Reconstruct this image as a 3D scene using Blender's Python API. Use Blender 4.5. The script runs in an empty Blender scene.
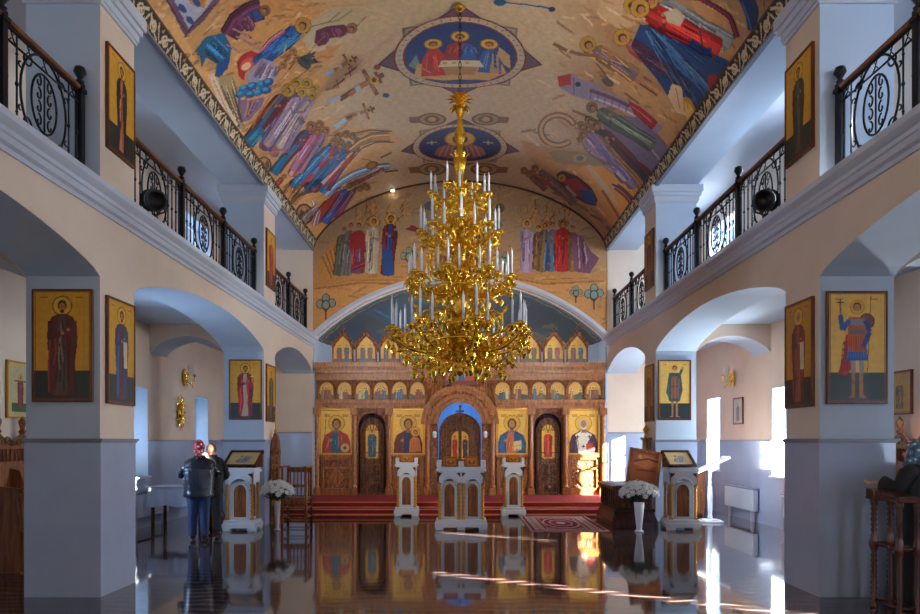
import bpy, math, random
import numpy as np
from mathutils import Vector, Matrix, noise as mnoise
PI = math.pi
rng = random.Random(7)
scene = bpy.context.scene
COL = scene.collection

# ------------------------------------------------------------------ camera
FPX = 711.0                      # focal length in pixels of the 920 px wide frame
EYE = 1.6
VX, VY = 460.0, 441.0            # where the nave's lines meet in the photograph
cam_d = bpy.data.cameras.new('camera')
cam = bpy.data.objects.new('camera', cam_d); COL.objects.link(cam)
cam.location = (0, 0, EYE); cam.rotation_euler = (PI/2, 0, 0)
cam_d.sensor_width = 36; cam_d.lens = FPX/920*36
cam_d.shift_x = 0.0; cam_d.shift_y = (VY-307)/920
cam_d.clip_start = 0.05; cam_d.clip_end = 300
scene.camera = cam

# ------------------------------------------------------------------ colour, world, sun
scene.view_settings.view_transform = 'Standard'
scene.view_settings.look = 'None'
scene.view_settings.gamma = 1.0
scene.view_settings.exposure = 0.06
scene.view_settings.use_curve_mapping = False
try:
    scene.cycles.use_denoising = True
    scene.cycles.max_bounces = 8
    scene.cycles.diffuse_bounces = 5
    scene.cycles.glossy_bounces = 4
    scene.cycles.sample_clamp_indirect = 6.0
    scene.cycles.caustics_reflective = False
    scene.cycles.caustics_refractive = False
except Exception:
    pass
world = bpy.data.worlds.new('sky'); scene.world = world
world.use_nodes = True
_bg = world.node_tree.nodes['Background']
_bg.inputs['Color'].default_value = (0.62, 0.78, 1.0, 1)
_bg.inputs['Strength'].default_value = 1.5

sun_d = bpy.data.lights.new('sun', 'SUN'); sun_d.energy = 150.0; sun_d.angle = math.radians(0.6)
sun_d.color = (1.0, 0.93, 0.82)
sun = bpy.data.objects.new('sun', sun_d); COL.objects.link(sun)
_el = math.radians(18.5); _dir = Vector((-0.86*math.cos(_el), 0.51*math.cos(_el), -math.sin(_el)))
sun.rotation_euler = _dir.to_track_quat('-Z', 'Y').to_euler()
sun.location = (20, -10, 12)

def area(name, loc, direction, sx, sy, power, color):
    d = bpy.data.lights.new(name, 'AREA'); d.shape = 'RECTANGLE'; d.size = sx; d.size_y = sy
    d.energy = power; d.color = color
    o = bpy.data.objects.new(name, d); COL.objects.link(o); o.location = loc
    o.rotation_euler = Vector(direction).to_track_quat('-Z', 'Z').to_euler()
    return o
# layout of the building (metres)
NX, WT, OX = 3.69, 0.76, 5.85           # nave half width, arcade thickness, outer wall
PIERS = [(-4.2, -3.44), (1.19, 1.95), (7.29, 8.05), (13.39, 14.18)]
YEND, YBACK = 17.85, -4.2
SPR, CROWN = 3.29, 3.67
SLAB0, SLAB1 = 4.0, 4.2
WINS = {-1: [(16.1, .82), (12.9, .82), (10.4, .82), (-0.8, .82)],      # centre and width of ground floor windows; last two left ones added for light
        1: [(16.4, .82), (12.9, .82), (8.67, .50), (4.85, .46)]}
WIN_Z0, WIN_Z1 = 0.95, 2.58
GWINS = {-1: [15.9, 10.7, 3.6, -1.0], 1: [15.9, 10.7, 4.2]}  # last two on the left are added to light the right piers
SLITS = [5.72]            # narrow clear opening added in the right gallery so sun brightens left aisle
GW_W, GW_Z0, GW_Z1 = 1.5, 4.9, 6.5
# daylight through the windows, and added area lights that brighten the interior
for sg in (-1, 1):
    for wy, ww in WINS[sg]:
        pw = (460 if ww < .6 else 430) if sg > 0 else (260 if wy == 10.4 else 9 if wy > 8 else 20)  # the strong hidden left one is added to brighten the aisles
        area('daylight_window', (sg*(OX+0.42), wy, (WIN_Z0+WIN_Z1)/2), (-sg, 0, 0), ww, WIN_Z1-WIN_Z0, pw*ww/.82, (0.80, 0.90, 1.0) if sg > 0 else (0.50, 0.70, 1.0))
    for wy in GWINS[sg]:
        area('daylight_gallery', (sg*(OX+0.36), wy, (GW_Z0+GW_Z1)/2), (-sg, 0, 0), GW_W, GW_Z1-GW_Z0, (115 if sg > 0 else (18 if wy > 5 else 14)), (0.72, 0.85, 1.0) if sg > 0 else (0.55, 0.73, 1.0))
area('daylight_west', (0, YBACK-0.3, 5.4), (0, 1, 0), 3.6, 3.0, 16, (1.0, 0.90, 0.76))  # added soft warm fill from the unseen west end
area('daylight_west_aisle', (5.1, YBACK-0.16, 2.1), (0, 1, 0), 1.2, 2.6, 115, (0.62, 0.78, 1.0))  # added to lighten the front of the right pier
area('daylight_chancel', (0, 20.3, 2.4), (0, -0.25, 1), 2.4, 1.2, 42, (0.85, 0.9, 1.0))  # added out of sight behind the screen to brighten the apse dome
area('daylight_chancel_window', (0, 20.9, 2.2), (0, -1, 0), 1.6, 2.0, 90, (0.8, 0.9, 1.0))  # added behind the blue curtain to light it through

# ------------------------------------------------------------------ helpers
def lin(c):
    r = []
    for v in c[:3]:
        v = v/255.0
        r.append(v/12.92 if v <= 0.04045 else ((v+0.055)/1.055)**2.4)
    return tuple(r)
def mat(name, col, rough=0.5, metal=0.0, coat=0.0, spec=0.5, emit=None, emit_s=0.0, var=0.0, vscale=6.0, bump=0.0, bscale=60.0, trans=0.0):
    m = bpy.data.materials.new(name); m.use_nodes = True
    nt = m.node_tree; b = nt.nodes['Principled BSDF']
    c = lin(col)
    b.inputs['Base Color'].default_value = (*c, 1)
    b.inputs['Roughness'].default_value = rough
    b.inputs['Metallic'].default_value = metal
    b.inputs['Coat Weight'].default_value = coat
    b.inputs['Specular IOR Level'].default_value = spec
    b.inputs['Transmission Weight'].default_value = trans
    if emit:
        b.inputs['Emission Color'].default_value = (*lin(emit), 1); b.inputs['Emission Strength'].default_value = emit_s
    if var > 0 or bump > 0:
        tc = nt.nodes.new('ShaderNodeTexCoord')
    if var > 0:
        n = nt.nodes.new('ShaderNodeTexNoise'); n.inputs['Scale'].default_value = vscale; n.inputs['Detail'].default_value = 5
        nt.links.new(tc.outputs['Object'], n.inputs['Vector'])
        r = nt.nodes.new('ShaderNodeValToRGB')
        r.color_ramp.elements[0].position = 0.3; r.color_ramp.elements[1].position = 0.7
        r.color_ramp.elements[0].color = (*[x*(1-var) for x in c], 1); r.color_ramp.elements[1].color = (*[min(1, x*(1+var)) for x in c], 1)
        nt.links.new(n.outputs['Fac'], r.inputs['Fac']); nt.links.new(r.outputs['Color'], b.inputs['Base Color'])
    if bump > 0:
        n2 = nt.nodes.new('ShaderNodeTexNoise'); n2.inputs['Scale'].default_value = bscale; n2.inputs['Detail'].default_value = 4
        nt.links.new(tc.outputs['Object'], n2.inputs['Vector'])
        bp = nt.nodes.new('ShaderNodeBump'); bp.inputs['Strength'].default_value = bump; bp.inputs['Distance'].default_value = 0.02
        nt.links.new(n2.outputs['Fac'], bp.inputs['Height']); nt.links.new(bp.outputs['Normal'], b.inputs['Normal'])
    return m
def wood_mat(name, c1, c2, rough=0.4, carved=0.0, grain=(1, 1, 12), cscale=26):
    m = bpy.data.materials.new(name); m.use_nodes = True
    nt = m.node_tree; b = nt.nodes['Principled BSDF']; L = nt.links.new
    tc = nt.nodes.new('ShaderNodeTexCoord'); mp = nt.nodes.new('ShaderNodeMapping')
    mp.inputs['Scale'].default_value = (grain[2], grain[2], 1.5)
    L(tc.outputs['Object'], mp.inputs['Vector'])
    n = nt.nodes.new('ShaderNodeTexNoise'); n.inputs['Scale'].default_value = 2.2; n.inputs['Detail'].default_value = 6; n.inputs['Distortion'].default_value = 0.6
    L(mp.outputs['Vector'], n.inputs['Vector'])
    r = nt.nodes.new('ShaderNodeValToRGB')
    r.color_ramp.elements[0].position = 0.32; r.color_ramp.elements[1].position = 0.68
    r.color_ramp.elements[0].color = (*lin(c1), 1); r.color_ramp.elements[1].color = (*lin(c2), 1)
    L(n.outputs['Fac'], r.inputs['Fac']); L(r.outputs['Color'], b.inputs['Base Color'])
    b.inputs['Roughness'].default_value = rough
    if carved > 0:
        w = nt.nodes.new('ShaderNodeTexVoronoi'); w.feature = 'SMOOTH_F1'; w.inputs['Scale'].default_value = cscale
        d = nt.nodes.new('ShaderNodeTexNoise'); d.inputs['Scale'].default_value = 9
        mx = nt.nodes.new('ShaderNodeMix'); mx.data_type = 'RGBA'; mx.inputs['Factor'].default_value = 0.12
        L(tc.outputs['Object'], d.inputs['Vector']); L(tc.outputs['Object'], mx.inputs['A']); L(d.outputs['Color'], mx.inputs['B'])
        L(mx.outputs['Result'], w.inputs['Vector'])
        bp = nt.nodes.new('ShaderNodeBump'); bp.inputs['Strength'].default_value = carved; bp.inputs['Distance'].default_value = 0.03
        L(w.outputs['Distance'], bp.inputs['Height']); L(bp.outputs['Normal'], b.inputs['Normal'])
        r2 = nt.nodes.new('ShaderNodeValToRGB')
        r2.color_ramp.elements[0].position = 0.25; r2.color_ramp.elements[1].position = 0.55
        r2.color_ramp.elements[0].color = (1, 1, 1, 1); r2.color_ramp.elements[1].color = (0.42, 0.36, 0.32, 1)
        L(w.outputs['Distance'], r2.inputs['Fac'])
        m2 = nt.nodes.new('ShaderNodeMix'); m2.data_type = 'RGBA'; m2.blend_type = 'MULTIPLY'; m2.inputs['Factor'].default_value = 0.8  # shade of the carving put into the colour between its cells
        L(r.outputs['Color'], m2.inputs['A']); L(r2.outputs['Color'], m2.inputs['B']); L(m2.outputs['Result'], b.inputs['Base Color'])
    return m
def paint_mat(name, rough=0.55, spec=0.4):
    m = bpy.data.materials.new(name); m.use_nodes = True
    nt = m.node_tree; b = nt.nodes['Principled BSDF']
    a = nt.nodes.new('ShaderNodeVertexColor'); a.layer_name = 'paint'
    n = nt.nodes.new('ShaderNodeTexNoise'); n.inputs['Scale'].default_value = 14; n.inputs['Detail'].default_value = 4
    tc = nt.nodes.new('ShaderNodeTexCoord'); nt.links.new(tc.outputs['Object'], n.inputs['Vector'])
    r = nt.nodes.new('ShaderNodeValToRGB')
    r.color_ramp.elements[0].position = 0.3; r.color_ramp.elements[1].position = 0.7
    r.color_ramp.elements[0].color = (0.86, 0.86, 0.86, 1); r.color_ramp.elements[1].color = (1.06, 1.06, 1.06, 1)
    nt.links.new(n.outputs['Fac'], r.inputs['Fac'])
    mx = nt.nodes.new('ShaderNodeMix'); mx.data_type = 'RGBA'; mx.blend_type = 'MULTIPLY'; mx.inputs['Factor'].default_value = 1
    nt.links.new(a.outputs['Color'], mx.inputs['A']); nt.links.new(r.outputs['Color'], mx.inputs['B'])
    nt.links.new(mx.outputs['Result'], b.inputs['Base Color'])
    b.inputs['Roughness'].default_value = rough; b.inputs['Specular IOR Level'].default_value = spec
    return m

M = {}
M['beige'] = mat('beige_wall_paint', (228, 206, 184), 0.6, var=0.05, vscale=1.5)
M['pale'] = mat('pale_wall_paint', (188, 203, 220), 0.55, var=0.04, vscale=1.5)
M['ceil'] = mat('gallery_ceiling_paint', (205, 210, 220), 0.5)
M['wain'] = mat('glossy_wainscot_paint', (170, 184, 208), 0.14, coat=0.5, var=0.05, vscale=2.0)
M['ledge'] = mat('wainscot_ledge_paint', (120, 126, 142), 0.35)
M['mould'] = mat('plaster_moulding', (200, 205, 216), 0.5)
M['iron'] = mat('black_wrought_iron', (22, 25, 32), 0.35, 0.6)
M['railwood'] = wood_mat('handrail_wood', (96, 48, 24), (140, 78, 40), 0.35)
M['gold'] = mat('gilded_brass', (255, 198, 70), 0.24, 1.0, var=0.2, vscale=14, bump=0.22, bscale=30)
M['candle'] = mat('white_candle', (226, 232, 240), 0.4)
M['wood'] = wood_mat('brown_oak', (104, 56, 26), (168, 100, 48), 0.38)
M['carved'] = wood_mat('carved_brown_wood', (104, 56, 26), (176, 104, 50), 0.36, carved=0.9)
M['carved_fine'] = wood_mat('finely_carved_wood', (118, 66, 32), (206, 128, 64), 0.36, carved=1.0, cscale=42)
M['darkwood'] = wood_mat('dark_stained_wood', (46, 20, 14), (88, 38, 24), 0.25)
M['doorwood'] = wood_mat('door_carving', (60, 34, 24), (150, 92, 46), 0.35, carved=1.0, cscale=34)
M['white'] = mat('white_painted_wood', (226, 231, 238), 0.35)
M['gilt'] = mat('gilt_trim', (214, 156, 60), 0.35, 0.7)
M['paint'] = paint_mat('fresco_paint', 0.5)
M['icon'] = paint_mat('icon_paint', 0.38, 0.5)
M['iconframe'] = wood_mat('icon_frame_wood', (70, 34, 16), (116, 60, 26), 0.35)
M['goldframe'] = mat('gold_picture_frame', (190, 130, 48), 0.35, 0.5, bump=0.3, bscale=80)
M['black'] = mat('black_cloth', (12, 12, 15), 0.8)
M['blackplastic'] = mat('black_plastic', (14, 14, 16), 0.4)
M['cloth'] = mat('white_tablecloth', (196, 206, 224), 0.7, var=0.05)
M['red'] = mat('red_carpet', (150, 12, 34), 0.9, var=0.25, vscale=30)
M['carpetgold'] = mat('gold_stair_nosing', (214, 160, 92), 0.5)
M['skin'] = mat('skin', (196, 140, 112), 0.5)
M['leaf'] = mat('green_leaves', (30, 66, 36), 0.5, var=0.3, vscale=20)
M['blossom'] = mat('white_blossom', (232, 232, 226), 0.6)
M['frost'] = mat('frosted_pane', (225, 232, 240), 0.6)
M['glass'] = mat('icon_glass', (200, 205, 210), 0.05, coat=0.5)

class MB:
    def __init__(s): s.v = []; s.f = []; s.m = []; s.sm = []
    def add(s, vs, fs, mi=0, smooth=False):
        b = len(s.v); s.v += [tuple(p) for p in vs]
        for f in fs: s.f.append(tuple(b+i for i in f)); s.m.append(mi); s.sm.append(smooth)
        return s
    def box(s, x0, x1, y0, y1, z0, z1, mi=0, mat4=None):
        vs = [(x, y, z) for x in (x0, x1) for y in (y0, y1) for z in (z0, z1)]
        if mat4 is not None: vs = [tuple(mat4 @ Vector(p)) for p in vs]
        return s.add(vs, [(0, 1, 3, 2), (4, 6, 7, 5), (0, 4, 5, 1), (2, 3, 7, 6), (0, 2, 6, 4), (1, 5, 7, 3)], mi)
    def prism(s, pts, a0, a1, axis='y', mi=0):
        """pts 2D polygon; extruded along axis between a0 and a1"""
        def P(p, a):
            if axis == 'y': return (p[0], a, p[1])
            if axis == 'x': return (a, p[0], p[1])
            return (p[0], p[1], a)
        n = len(pts); vs = [P(p, a0) for p in pts]+[P(p, a1) for p in pts]
        fs = [tuple(range(n-1, -1, -1)), tuple(range(n, 2*n))]+[(i, (i+1) % n, n+(i+1) % n, n+i) for i in range(n)]
        return s.add(vs, fs, mi)
    def tube(s, path, r, n=6, mi=0, cap=True, smooth=True):
        path = [Vector(p) for p in path]; k = len(path)
        if k < 2: return s
        rs = r if isinstance(r, (list, tuple)) else [r]*k
        vs = []; up = None
        for i, p in enumerate(path):
            t = (path[min(i+1, k-1)]-path[max(i-1, 0)])
            if t.length < 1e-9: t = Vector((0, 0, 1))
            t.normalize()
            if up is None:
                up = Vector((0, 0, 1)) if abs(t.z) < .9 else Vector((1, 0, 0))
            a = t.cross(up)
            if a.length < 1e-4: a = t.cross(Vector((0.3, 1, 0.2)))
            a.normalize(); b = a.cross(t).normalized(); up = b
            for j in range(n):
                q = 2*PI*j/n; vs.append(p+a*(math.cos(q)*rs[i])+b*(math.sin(q)*rs[i]))
        fs = [(i*n+j, i*n+(j+1) % n, (i+1)*n+(j+1) % n, (i+1)*n+j) for i in range(k-1) for j in range(n)]
        if cap: fs += [tuple(range(n-1, -1, -1)), tuple((k-1)*n+j for j in range(n))]
        return s.add(vs, fs, mi, smooth)
    def lathe(s, prof, c=(0, 0, 0), n=16, mi=0, smooth=True, sx=1, sy=1):
        vs = [(c[0]+r*sx*math.cos(2*PI*j/n), c[1]+r*sy*math.sin(2*PI*j/n), c[2]+z) for r, z in prof for j in range(n)]
        k = len(prof)
        fs = [(i*n+j, i*n+(j+1) % n, (i+1)*n+(j+1) % n, (i+1)*n+j) for i in range(k-1) for j in range(n)]
        fs += [tuple(range(n-1, -1, -1)), tuple((k-1)*n+j for j in range(n))]
        return s.add(vs, fs, mi, smooth)
    def ball(s, c, r, n=10, mi=0, sz=1.0):
        k = max(4, n//2+1)
        prof = [(max(1e-4, r*math.sin(PI*i/k)), -r*sz*math.cos(PI*i/k)) for i in range(k+1)]
        return s.lathe(prof, c, n, mi)
    def build(s, name, mats, parent=None, loc=None):
        me = bpy.data.meshes.new(name); me.from_pydata(s.v, [], s.f)
        if not isinstance(mats, (list, tuple)): mats = [mats]
        for m in mats: me.materials.append(m)
        me.polygons.foreach_set('material_index', s.m); me.polygons.foreach_set('use_smooth', s.sm)
        me.update()
        o = bpy.data.objects.new(name, me); COL.objects.link(o)
        if parent is not None: o.parent = parent
        if loc is not None: o.location = loc
        return o
def bevel(o, w=0.008, seg=2):
    md = o.modifiers.new('bevel', 'BEVEL'); md.width = w; md.segments = seg; md.limit_method = 'ANGLE'
    return o
def tag(o, label, cat, group=None, kind=None):
    o['label'] = label; o['category'] = cat
    if group: o['group'] = group
    if kind: o['kind'] = kind
    return o
def thing(name, label, cat, loc=(0, 0, 0), rz=0.0, group=None):
    o = bpy.data.objects.new(name, None); o.empty_display_size = 0.1; COL.objects.link(o)
    o.location = loc; o.rotation_euler = (0, 0, rz); return tag(o, label, cat, group)
def struct(o):
    o['kind'] = 'structure'; return o
def copy_tree(o, parent=None):
    c = o.copy(); COL.objects.link(c)
    if parent is not None: c.parent = parent
    for ch in list(o.children): copy_tree(ch, c)
    return c
def spiral(cx, cz, r0, r1, a0, a1, n=14):
    return [(cx+(r0+(r1-r0)*i/n)*math.cos(a0+(a1-a0)*i/n), cz+(r0+(r1-r0)*i/n)*math.sin(a0+(a1-a0)*i/n)) for i in range(n+1)]

# ------------------------------------------------------------------ painter: paint as coloured grids
class Canvas:
    """a surface painted with polygons; T maps drawing coordinates to metres on the canvas"""
    def __init__(s, w, h, res, bg=None, T=None, ox=0.0, oy=0.0):
        s.res = res; s.W = int(round(w/res))+1; s.H = int(round(h/res))+1; s.ox = ox; s.oy = oy; s.w = w; s.h = h
        s.a = np.zeros((s.H, s.W, 4), np.float32)
        if bg is not None: s.a[:, :, :3] = lin(bg); s.a[:, :, 3] = 1
        s.T = T or (lambda p: p)
    def poly(s, pts, col, al=1.0):
        q = np.array([s.T(p) for p in pts], float)
        x = (q[:, 0]-s.ox)/s.res; y = (q[:, 1]-s.oy)/s.res
        x0 = max(0, int(math.floor(x.min()))); x1 = min(s.W-1, int(math.ceil(x.max())))
        y0 = max(0, int(math.floor(y.min()))); y1 = min(s.H-1, int(math.ceil(y.max())))
        if x1 < x0 or y1 < y0: return
        gx, gy = np.meshgrid(np.arange(x0, x1+1), np.arange(y0, y1+1))
        ins = np.zeros(gx.shape, bool); n = len(x)
        for i in range(n):
            j = (i+1) % n
            if y[i] == y[j]: continue
            c = ((y[i] > gy) != (y[j] > gy)) & (gx < (x[j]-x[i])*(gy-y[i])/(y[j]-y[i])+x[i])
            ins ^= c
        sub = s.a[y0:y1+1, x0:x1+1]
        c = np.array(lin(col), np.float32)
        sub[ins, :3] = sub[ins, :3]*(1-al)+c*al if al < 1 else c
        sub[ins, 3] = 1
    def ell(s, cx, cy, rx, ry=None, col=(0, 0, 0), rot=0.0, n=18, a0=0, a1=2*PI, al=1.0):
        ry = rx if ry is None else ry
        ca, sa = math.cos(rot), math.sin(rot); P = []
        for i in range(n):
            t = a0+(a1-a0)*i/(n if a1-a0 > 6.2 else n-1); u, v = rx*math.cos(t), ry*math.sin(t)
            P.append((cx+u*ca-v*sa, cy+u*sa+v*ca))
        s.poly(P, col, al)
    def line(s, pts, w, col, al=1.0):
        for i in range(len(pts)-1):
            (ax, ay), (bx, by) = pts[i], pts[i+1]
            d = math.hypot(bx-ax, by-ay)
            if d < 1e-9: continue
            nx, ny = -(by-ay)/d*w/2, (bx-ax)/d*w/2
            s.poly([(ax+nx, ay+ny), (bx+nx, by+ny), (bx-nx, by-ny), (ax-nx, ay-ny)], col, al)
    def mesh(s, name, place, material, parent=None):
        """place(x array, y array) -> (N,3) points. Only painted cells become faces."""
        gx, gy = np.meshgrid(np.arange(s.W)*s.res+s.ox, np.arange(s.H)*s.res+s.oy)
        on = s.a[:, :, 3] > 0.5
        cell = on[:-1, :-1] & on[1:, :-1] & on[:-1, 1:] & on[1:, 1:]
        iy, ix = np.nonzero(cell)
        a = iy*s.W+ix
        F = np.stack([a, a+1, a+s.W+1, a+s.W], 1)
        used = np.unique(F); remap = np.full(s.W*s.H, -1, np.int64); remap[used] = np.arange(len(used))
        F = remap[F]
        V = place(gx.ravel()[used], gy.ravel()[used]).astype(np.float32)
        me = bpy.data.meshes.new(name)
        me.vertices.add(len(V)); me.vertices.foreach_set('co', V.ravel())
        me.loops.add(F.size); me.loops.foreach_set('vertex_index', F.ravel().astype(np.int32))
        me.polygons.add(len(F)); me.polygons.foreach_set('loop_start', (np.arange(len(F))*4).astype(np.int32))
        me.update(calc_edges=True)
        me.polygons.foreach_set('use_smooth', np.ones(len(F), bool))
        ca = me.color_attributes.new('paint', 'FLOAT_COLOR', 'POINT')
        c = s.a.reshape(-1, 4)[used].copy(); c[:, 3] = 1
        ca.data.foreach_set('color', c.ravel().astype(np.float32))
        me.materials.append(material)
        o = bpy.data.objects.new(name, me); COL.objects.link(o)
        if parent is not None: o.parent = parent
        return o
def sh(c, k): return tuple(max(0, min(255, v*k)) for v in c)

def saint(C, head, feet, w, robe, cloak, halo=(232, 178, 50), skin=(176, 116, 74), hair=(52, 30, 18), R=None, detail=2, item=None, legs=False, bend=0.0):
    """a robed standing figure painted from head centre to feet, in any direction"""
    R = R or rng
    ax, ay = feet[0]-head[0], feet[1]-head[1]; L = math.hypot(ax, ay); nx, ny = -ay/L, ax/L
    def P(u, v): v = v+bend*4*u*(1-u); return (head[0]+ax*u+nx*w*v, head[1]+ay*u+ny*w*v)
    def Q(u, v): return (head[0]+ax*u+nx*L*v, head[1]+ay*u+ny*L*v)   # v in units of L
    def E(u, v, ru, rv, col, n=14):
        C.poly([Q(u+ru*math.cos(t), v+rv*math.sin(t)) for t in [2*PI*i/n for i in range(n)]], col)
    if halo:
        E(-.005, 0, .115, .115, sh(halo, .5)); E(-.005, 0, .1, .1, halo)
    if legs:
        for sgn in (-1, 1):
            C.poly([P(.6, sgn*.05), P(.6, sgn*.3), P(.98, sgn*.3), P(1.0, sgn*.42), P(1, sgn*.1)], skin)
            C.line([P(.75, sgn*.2), P(.86, sgn*.2)], L*.02, sh(robe, .8))
        hem = .68
    else: hem = 1.0
    body = [(.085, -.12), (.12, -.36), (.2, -.46), (.42, -.5), (.65*hem, -.42), (.97*hem, -.46), (hem, -.28), (hem*1.01, 0), (hem, .28), (.97*hem, .46), (.65*hem, .42), (.42, .5), (.2, .46), (.12, .36), (.085, .12)]
    C.poly([P(*p) for p in body], sh(cloak, .55))
    C.poly([P(.01+u*.99, v*.93) for u, v in body], cloak)
    sgn = R.choice((-1, 1))
    C.poly([P(.1, -.1*sgn), P(.3, -.16*sgn), P(.7*hem, -.1*sgn), (P(hem*.99, -.25*sgn)), P(hem*.99, .18*sgn), P(.6*hem, .14*sgn), P(.3, .05*sgn), P(.1, .1*sgn)], robe)
    for i in range(3+3*detail):
        v0 = R.uniform(-.4, .4); u0 = R.uniform(.12, .5); u1 = R.uniform(.6, .98)*hem; k = R.choice((.5, .6, 1.45, 1.7))
        base = robe if abs(v0) < .12 else cloak
        C.line([P(u0, v0), P((u0+u1)/2, v0+R.uniform(-.1, .1)), P(u1, v0+R.uniform(-.06, .06))], w*.05, sh(base, k))
    # arms and hands
    C.line([P(.16, -.4*sgn), P(.36, -.42*sgn), P(.3, -.02*sgn)], w*.17, sh(cloak, .8)); E(.3, 0, .022, .022, skin)
    C.line([P(.16, .4*sgn), P(.38, .44*sgn), P(.27, .2*sgn)], w*.15, sh(cloak, 1.15)); e = P(.26, .2*sgn)
    C.ell(e[0], e[1], L*.02, col=skin)
    if item == 'cross':
        a = P(.12, .42*sgn); b = P(.3, .42*sgn); C.line([a, b], L*.012, (240, 220, 160)); C.line([P(.16, .3*sgn), P(.16, .54*sgn)], L*.012, (240, 220, 160))
    if item == 'scroll': C.poly([P(.3, .12*sgn), P(.3, .42*sgn), P(.62, .42*sgn), P(.62, .16*sgn)], (222, 210, 180))
    if item == 'book': C.poly([P(.26, .05*sgn), P(.26, .36*sgn), P(.4, .36*sgn), P(.4, .05*sgn)], (206, 160, 60))
    E(-.01, 0, .062, .052, hair); E(.008, 0, .05, .036, skin)
    if detail > 1:
        E(.055, 0, .02, .026, sh(hair, 1.2))
        for q in (-.014, .014): E(.0, q, .005, .008, (30, 18, 10), 6)
        C.line([Q(.0, 0), Q(.022, .002)], L*.005, sh(skin, .6))
def bust(C, cx, cy, s, robe, cloak, halo=(226, 170, 44), skin=(178, 120, 78), hair=(54, 32, 20), beard=True, item='book', R=None, kid=False):
    """half-length figure; s = height of the panel it fills, cy = bottom; y grows upward"""
    R = R or rng
    C.ell(cx, cy+s*.7, s*.2, col=sh(halo, .6), n=26); C.ell(cx, cy+s*.7, s*.185, col=halo, n=26)
    body = [(-.34, 0), (-.33, .25), (-.27, .42), (-.1, .52), (0, .54), (.1, .52), (.27, .42), (.33, .25), (.34, 0)]
    C.poly([(cx+x*s, cy+y*s) for x, y in body], cloak)
    C.poly([(cx+x*s, cy+y*s) for x, y in [(-.12, 0), (-.16, .3), (-.06, .52), (.06, .52), (.03, .3), (.1, 0)]], robe)
    for i in range(9):
        x = R.uniform(-.28, .28); y0 = R.uniform(0, .2); y1 = R.uniform(.25, .42)
        C.line([(cx+x*s, cy+y0*s), (cx+(x*.8+R.uniform(-.03, .03))*s, cy+y1*s)], s*.013, sh(robe if abs(x) < .1 else cloak, R.choice((.5, .6, 1.5, 1.8))))
    C.poly([(cx-.05*s, cy+.48*s), (cx-.045*s, cy+.6*s), (cx+.045*s, cy+.6*s), (cx+.05*s, cy+.48*s)], sh(skin, .8))
    C.ell(cx, cy+s*.69, s*.105, s*.125, col=hair); C.ell(cx, cy+s*.675, s*.07, s*.1, col=skin)
    if beard: C.ell(cx, cy+s*.605, s*.055, s*.055, col=sh(hair, 1.1)); C.ell(cx, cy+s*.64, s*.045, s*.05, col=skin)
    for q in (-1, 1):
        C.ell(cx+q*s*.028, cy+s*.69, s*.012, s*.006, col=(28, 16, 10)); C.line([(cx+q*s*.012, cy+s*.71), (cx+q*s*.045, cy+s*.712)], s*.006, (50, 28, 16))
    C.line([(cx, cy+s*.69), (cx+s*.004, cy+s*.65)], s*.007, sh(skin, .6)); C.line([(cx-s*.02, cy+s*.628), (cx+s*.02, cy+s*.628)], s*.008, (130, 50, 40))
    C.ell(cx-.14*s, cy+.3*s, s*.045, s*.035, col=skin, rot=.6)
    if item == 'book':
        C.poly([(cx+.04*s, cy+.05*s), (cx+.04*s, cy+.27*s), (cx+.23*s, cy+.3*s), (cx+.23*s, cy+.08*s)], (214, 190, 130)); C.line([(cx+.04*s, cy+.16*s), (cx+.23*s, cy+.19*s)], s*.01, (120, 70, 40))
        C.ell(cx+.12*s, cy+.06*s, s*.04, s*.03, col=skin)
    if item == 'shield':
        C.ell(cx+.2*s, cy+.12*s, s*.13, col=(70, 50, 40), n=22); C.ell(cx+.2*s, cy+.12*s, s*.11, col=(196, 150, 90), n=22); C.ell(cx+.2*s, cy+.12*s, s*.035, col=(80, 50, 30)); C.line([(cx-.3*s, cy), (cx-.24*s, cy+.92*s)], s*.014, (90, 60, 30))
    if item == 'child':
        C.poly([(cx+.02*s, cy+.02*s), (cx+.04*s, cy+.3*s), (cx+.12*s, cy+.4*s), (cx+.26*s, cy+.34*s), (cx+.3*s, cy+.04*s)], (206, 118, 50))
        C.ell(cx+.17*s, cy+.5*s, s*.115, col=sh(halo, .7), n=22); C.ell(cx+.17*s, cy+.5*s, s*.1, col=halo, n=22); C.ell(cx+.17*s, cy+.49*s, s*.055, s*.065, col=(80, 46, 24)); C.ell(cx+.165*s, cy+.48*s, s*.042, s*.052, col=skin)
        for i in range(5): C.line([(cx+(.06+.05*i)*s, cy+.05*s), (cx+(.09+.035*i)*s, cy+.3*s)], s*.012, (150, 76, 30))
    if item == 'bishop':
        C.poly([(cx+x*s, cy+y*s) for x, y in [(-.09, 0), (-.1, .25), (-.2, .43), (-.08, .5), (.0, .36), (.08, .5), (.2, .43), (.1, .25), (.09, 0)]], (226, 218, 198))
        for px_, py_ in ((-.14, .38), (.14, .38), (0, .16)):
            C.line([(cx+(px_-.04)*s, cy+py_*s), (cx+(px_+.04)*s, cy+py_*s)], s*.02, (20, 16, 16)); C.line([(cx+px_*s, cy+(py_-.04)*s), (cx+px_*s, cy+(py_+.04)*s)], s*.02, (20, 16, 16))
        C.poly([(cx+.06*s, cy+.04*s), (cx+.06*s, cy+.22*s), (cx+.22*s, cy+.24*s), (cx+.22*s, cy+.06*s)], (176, 60, 40))
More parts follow.
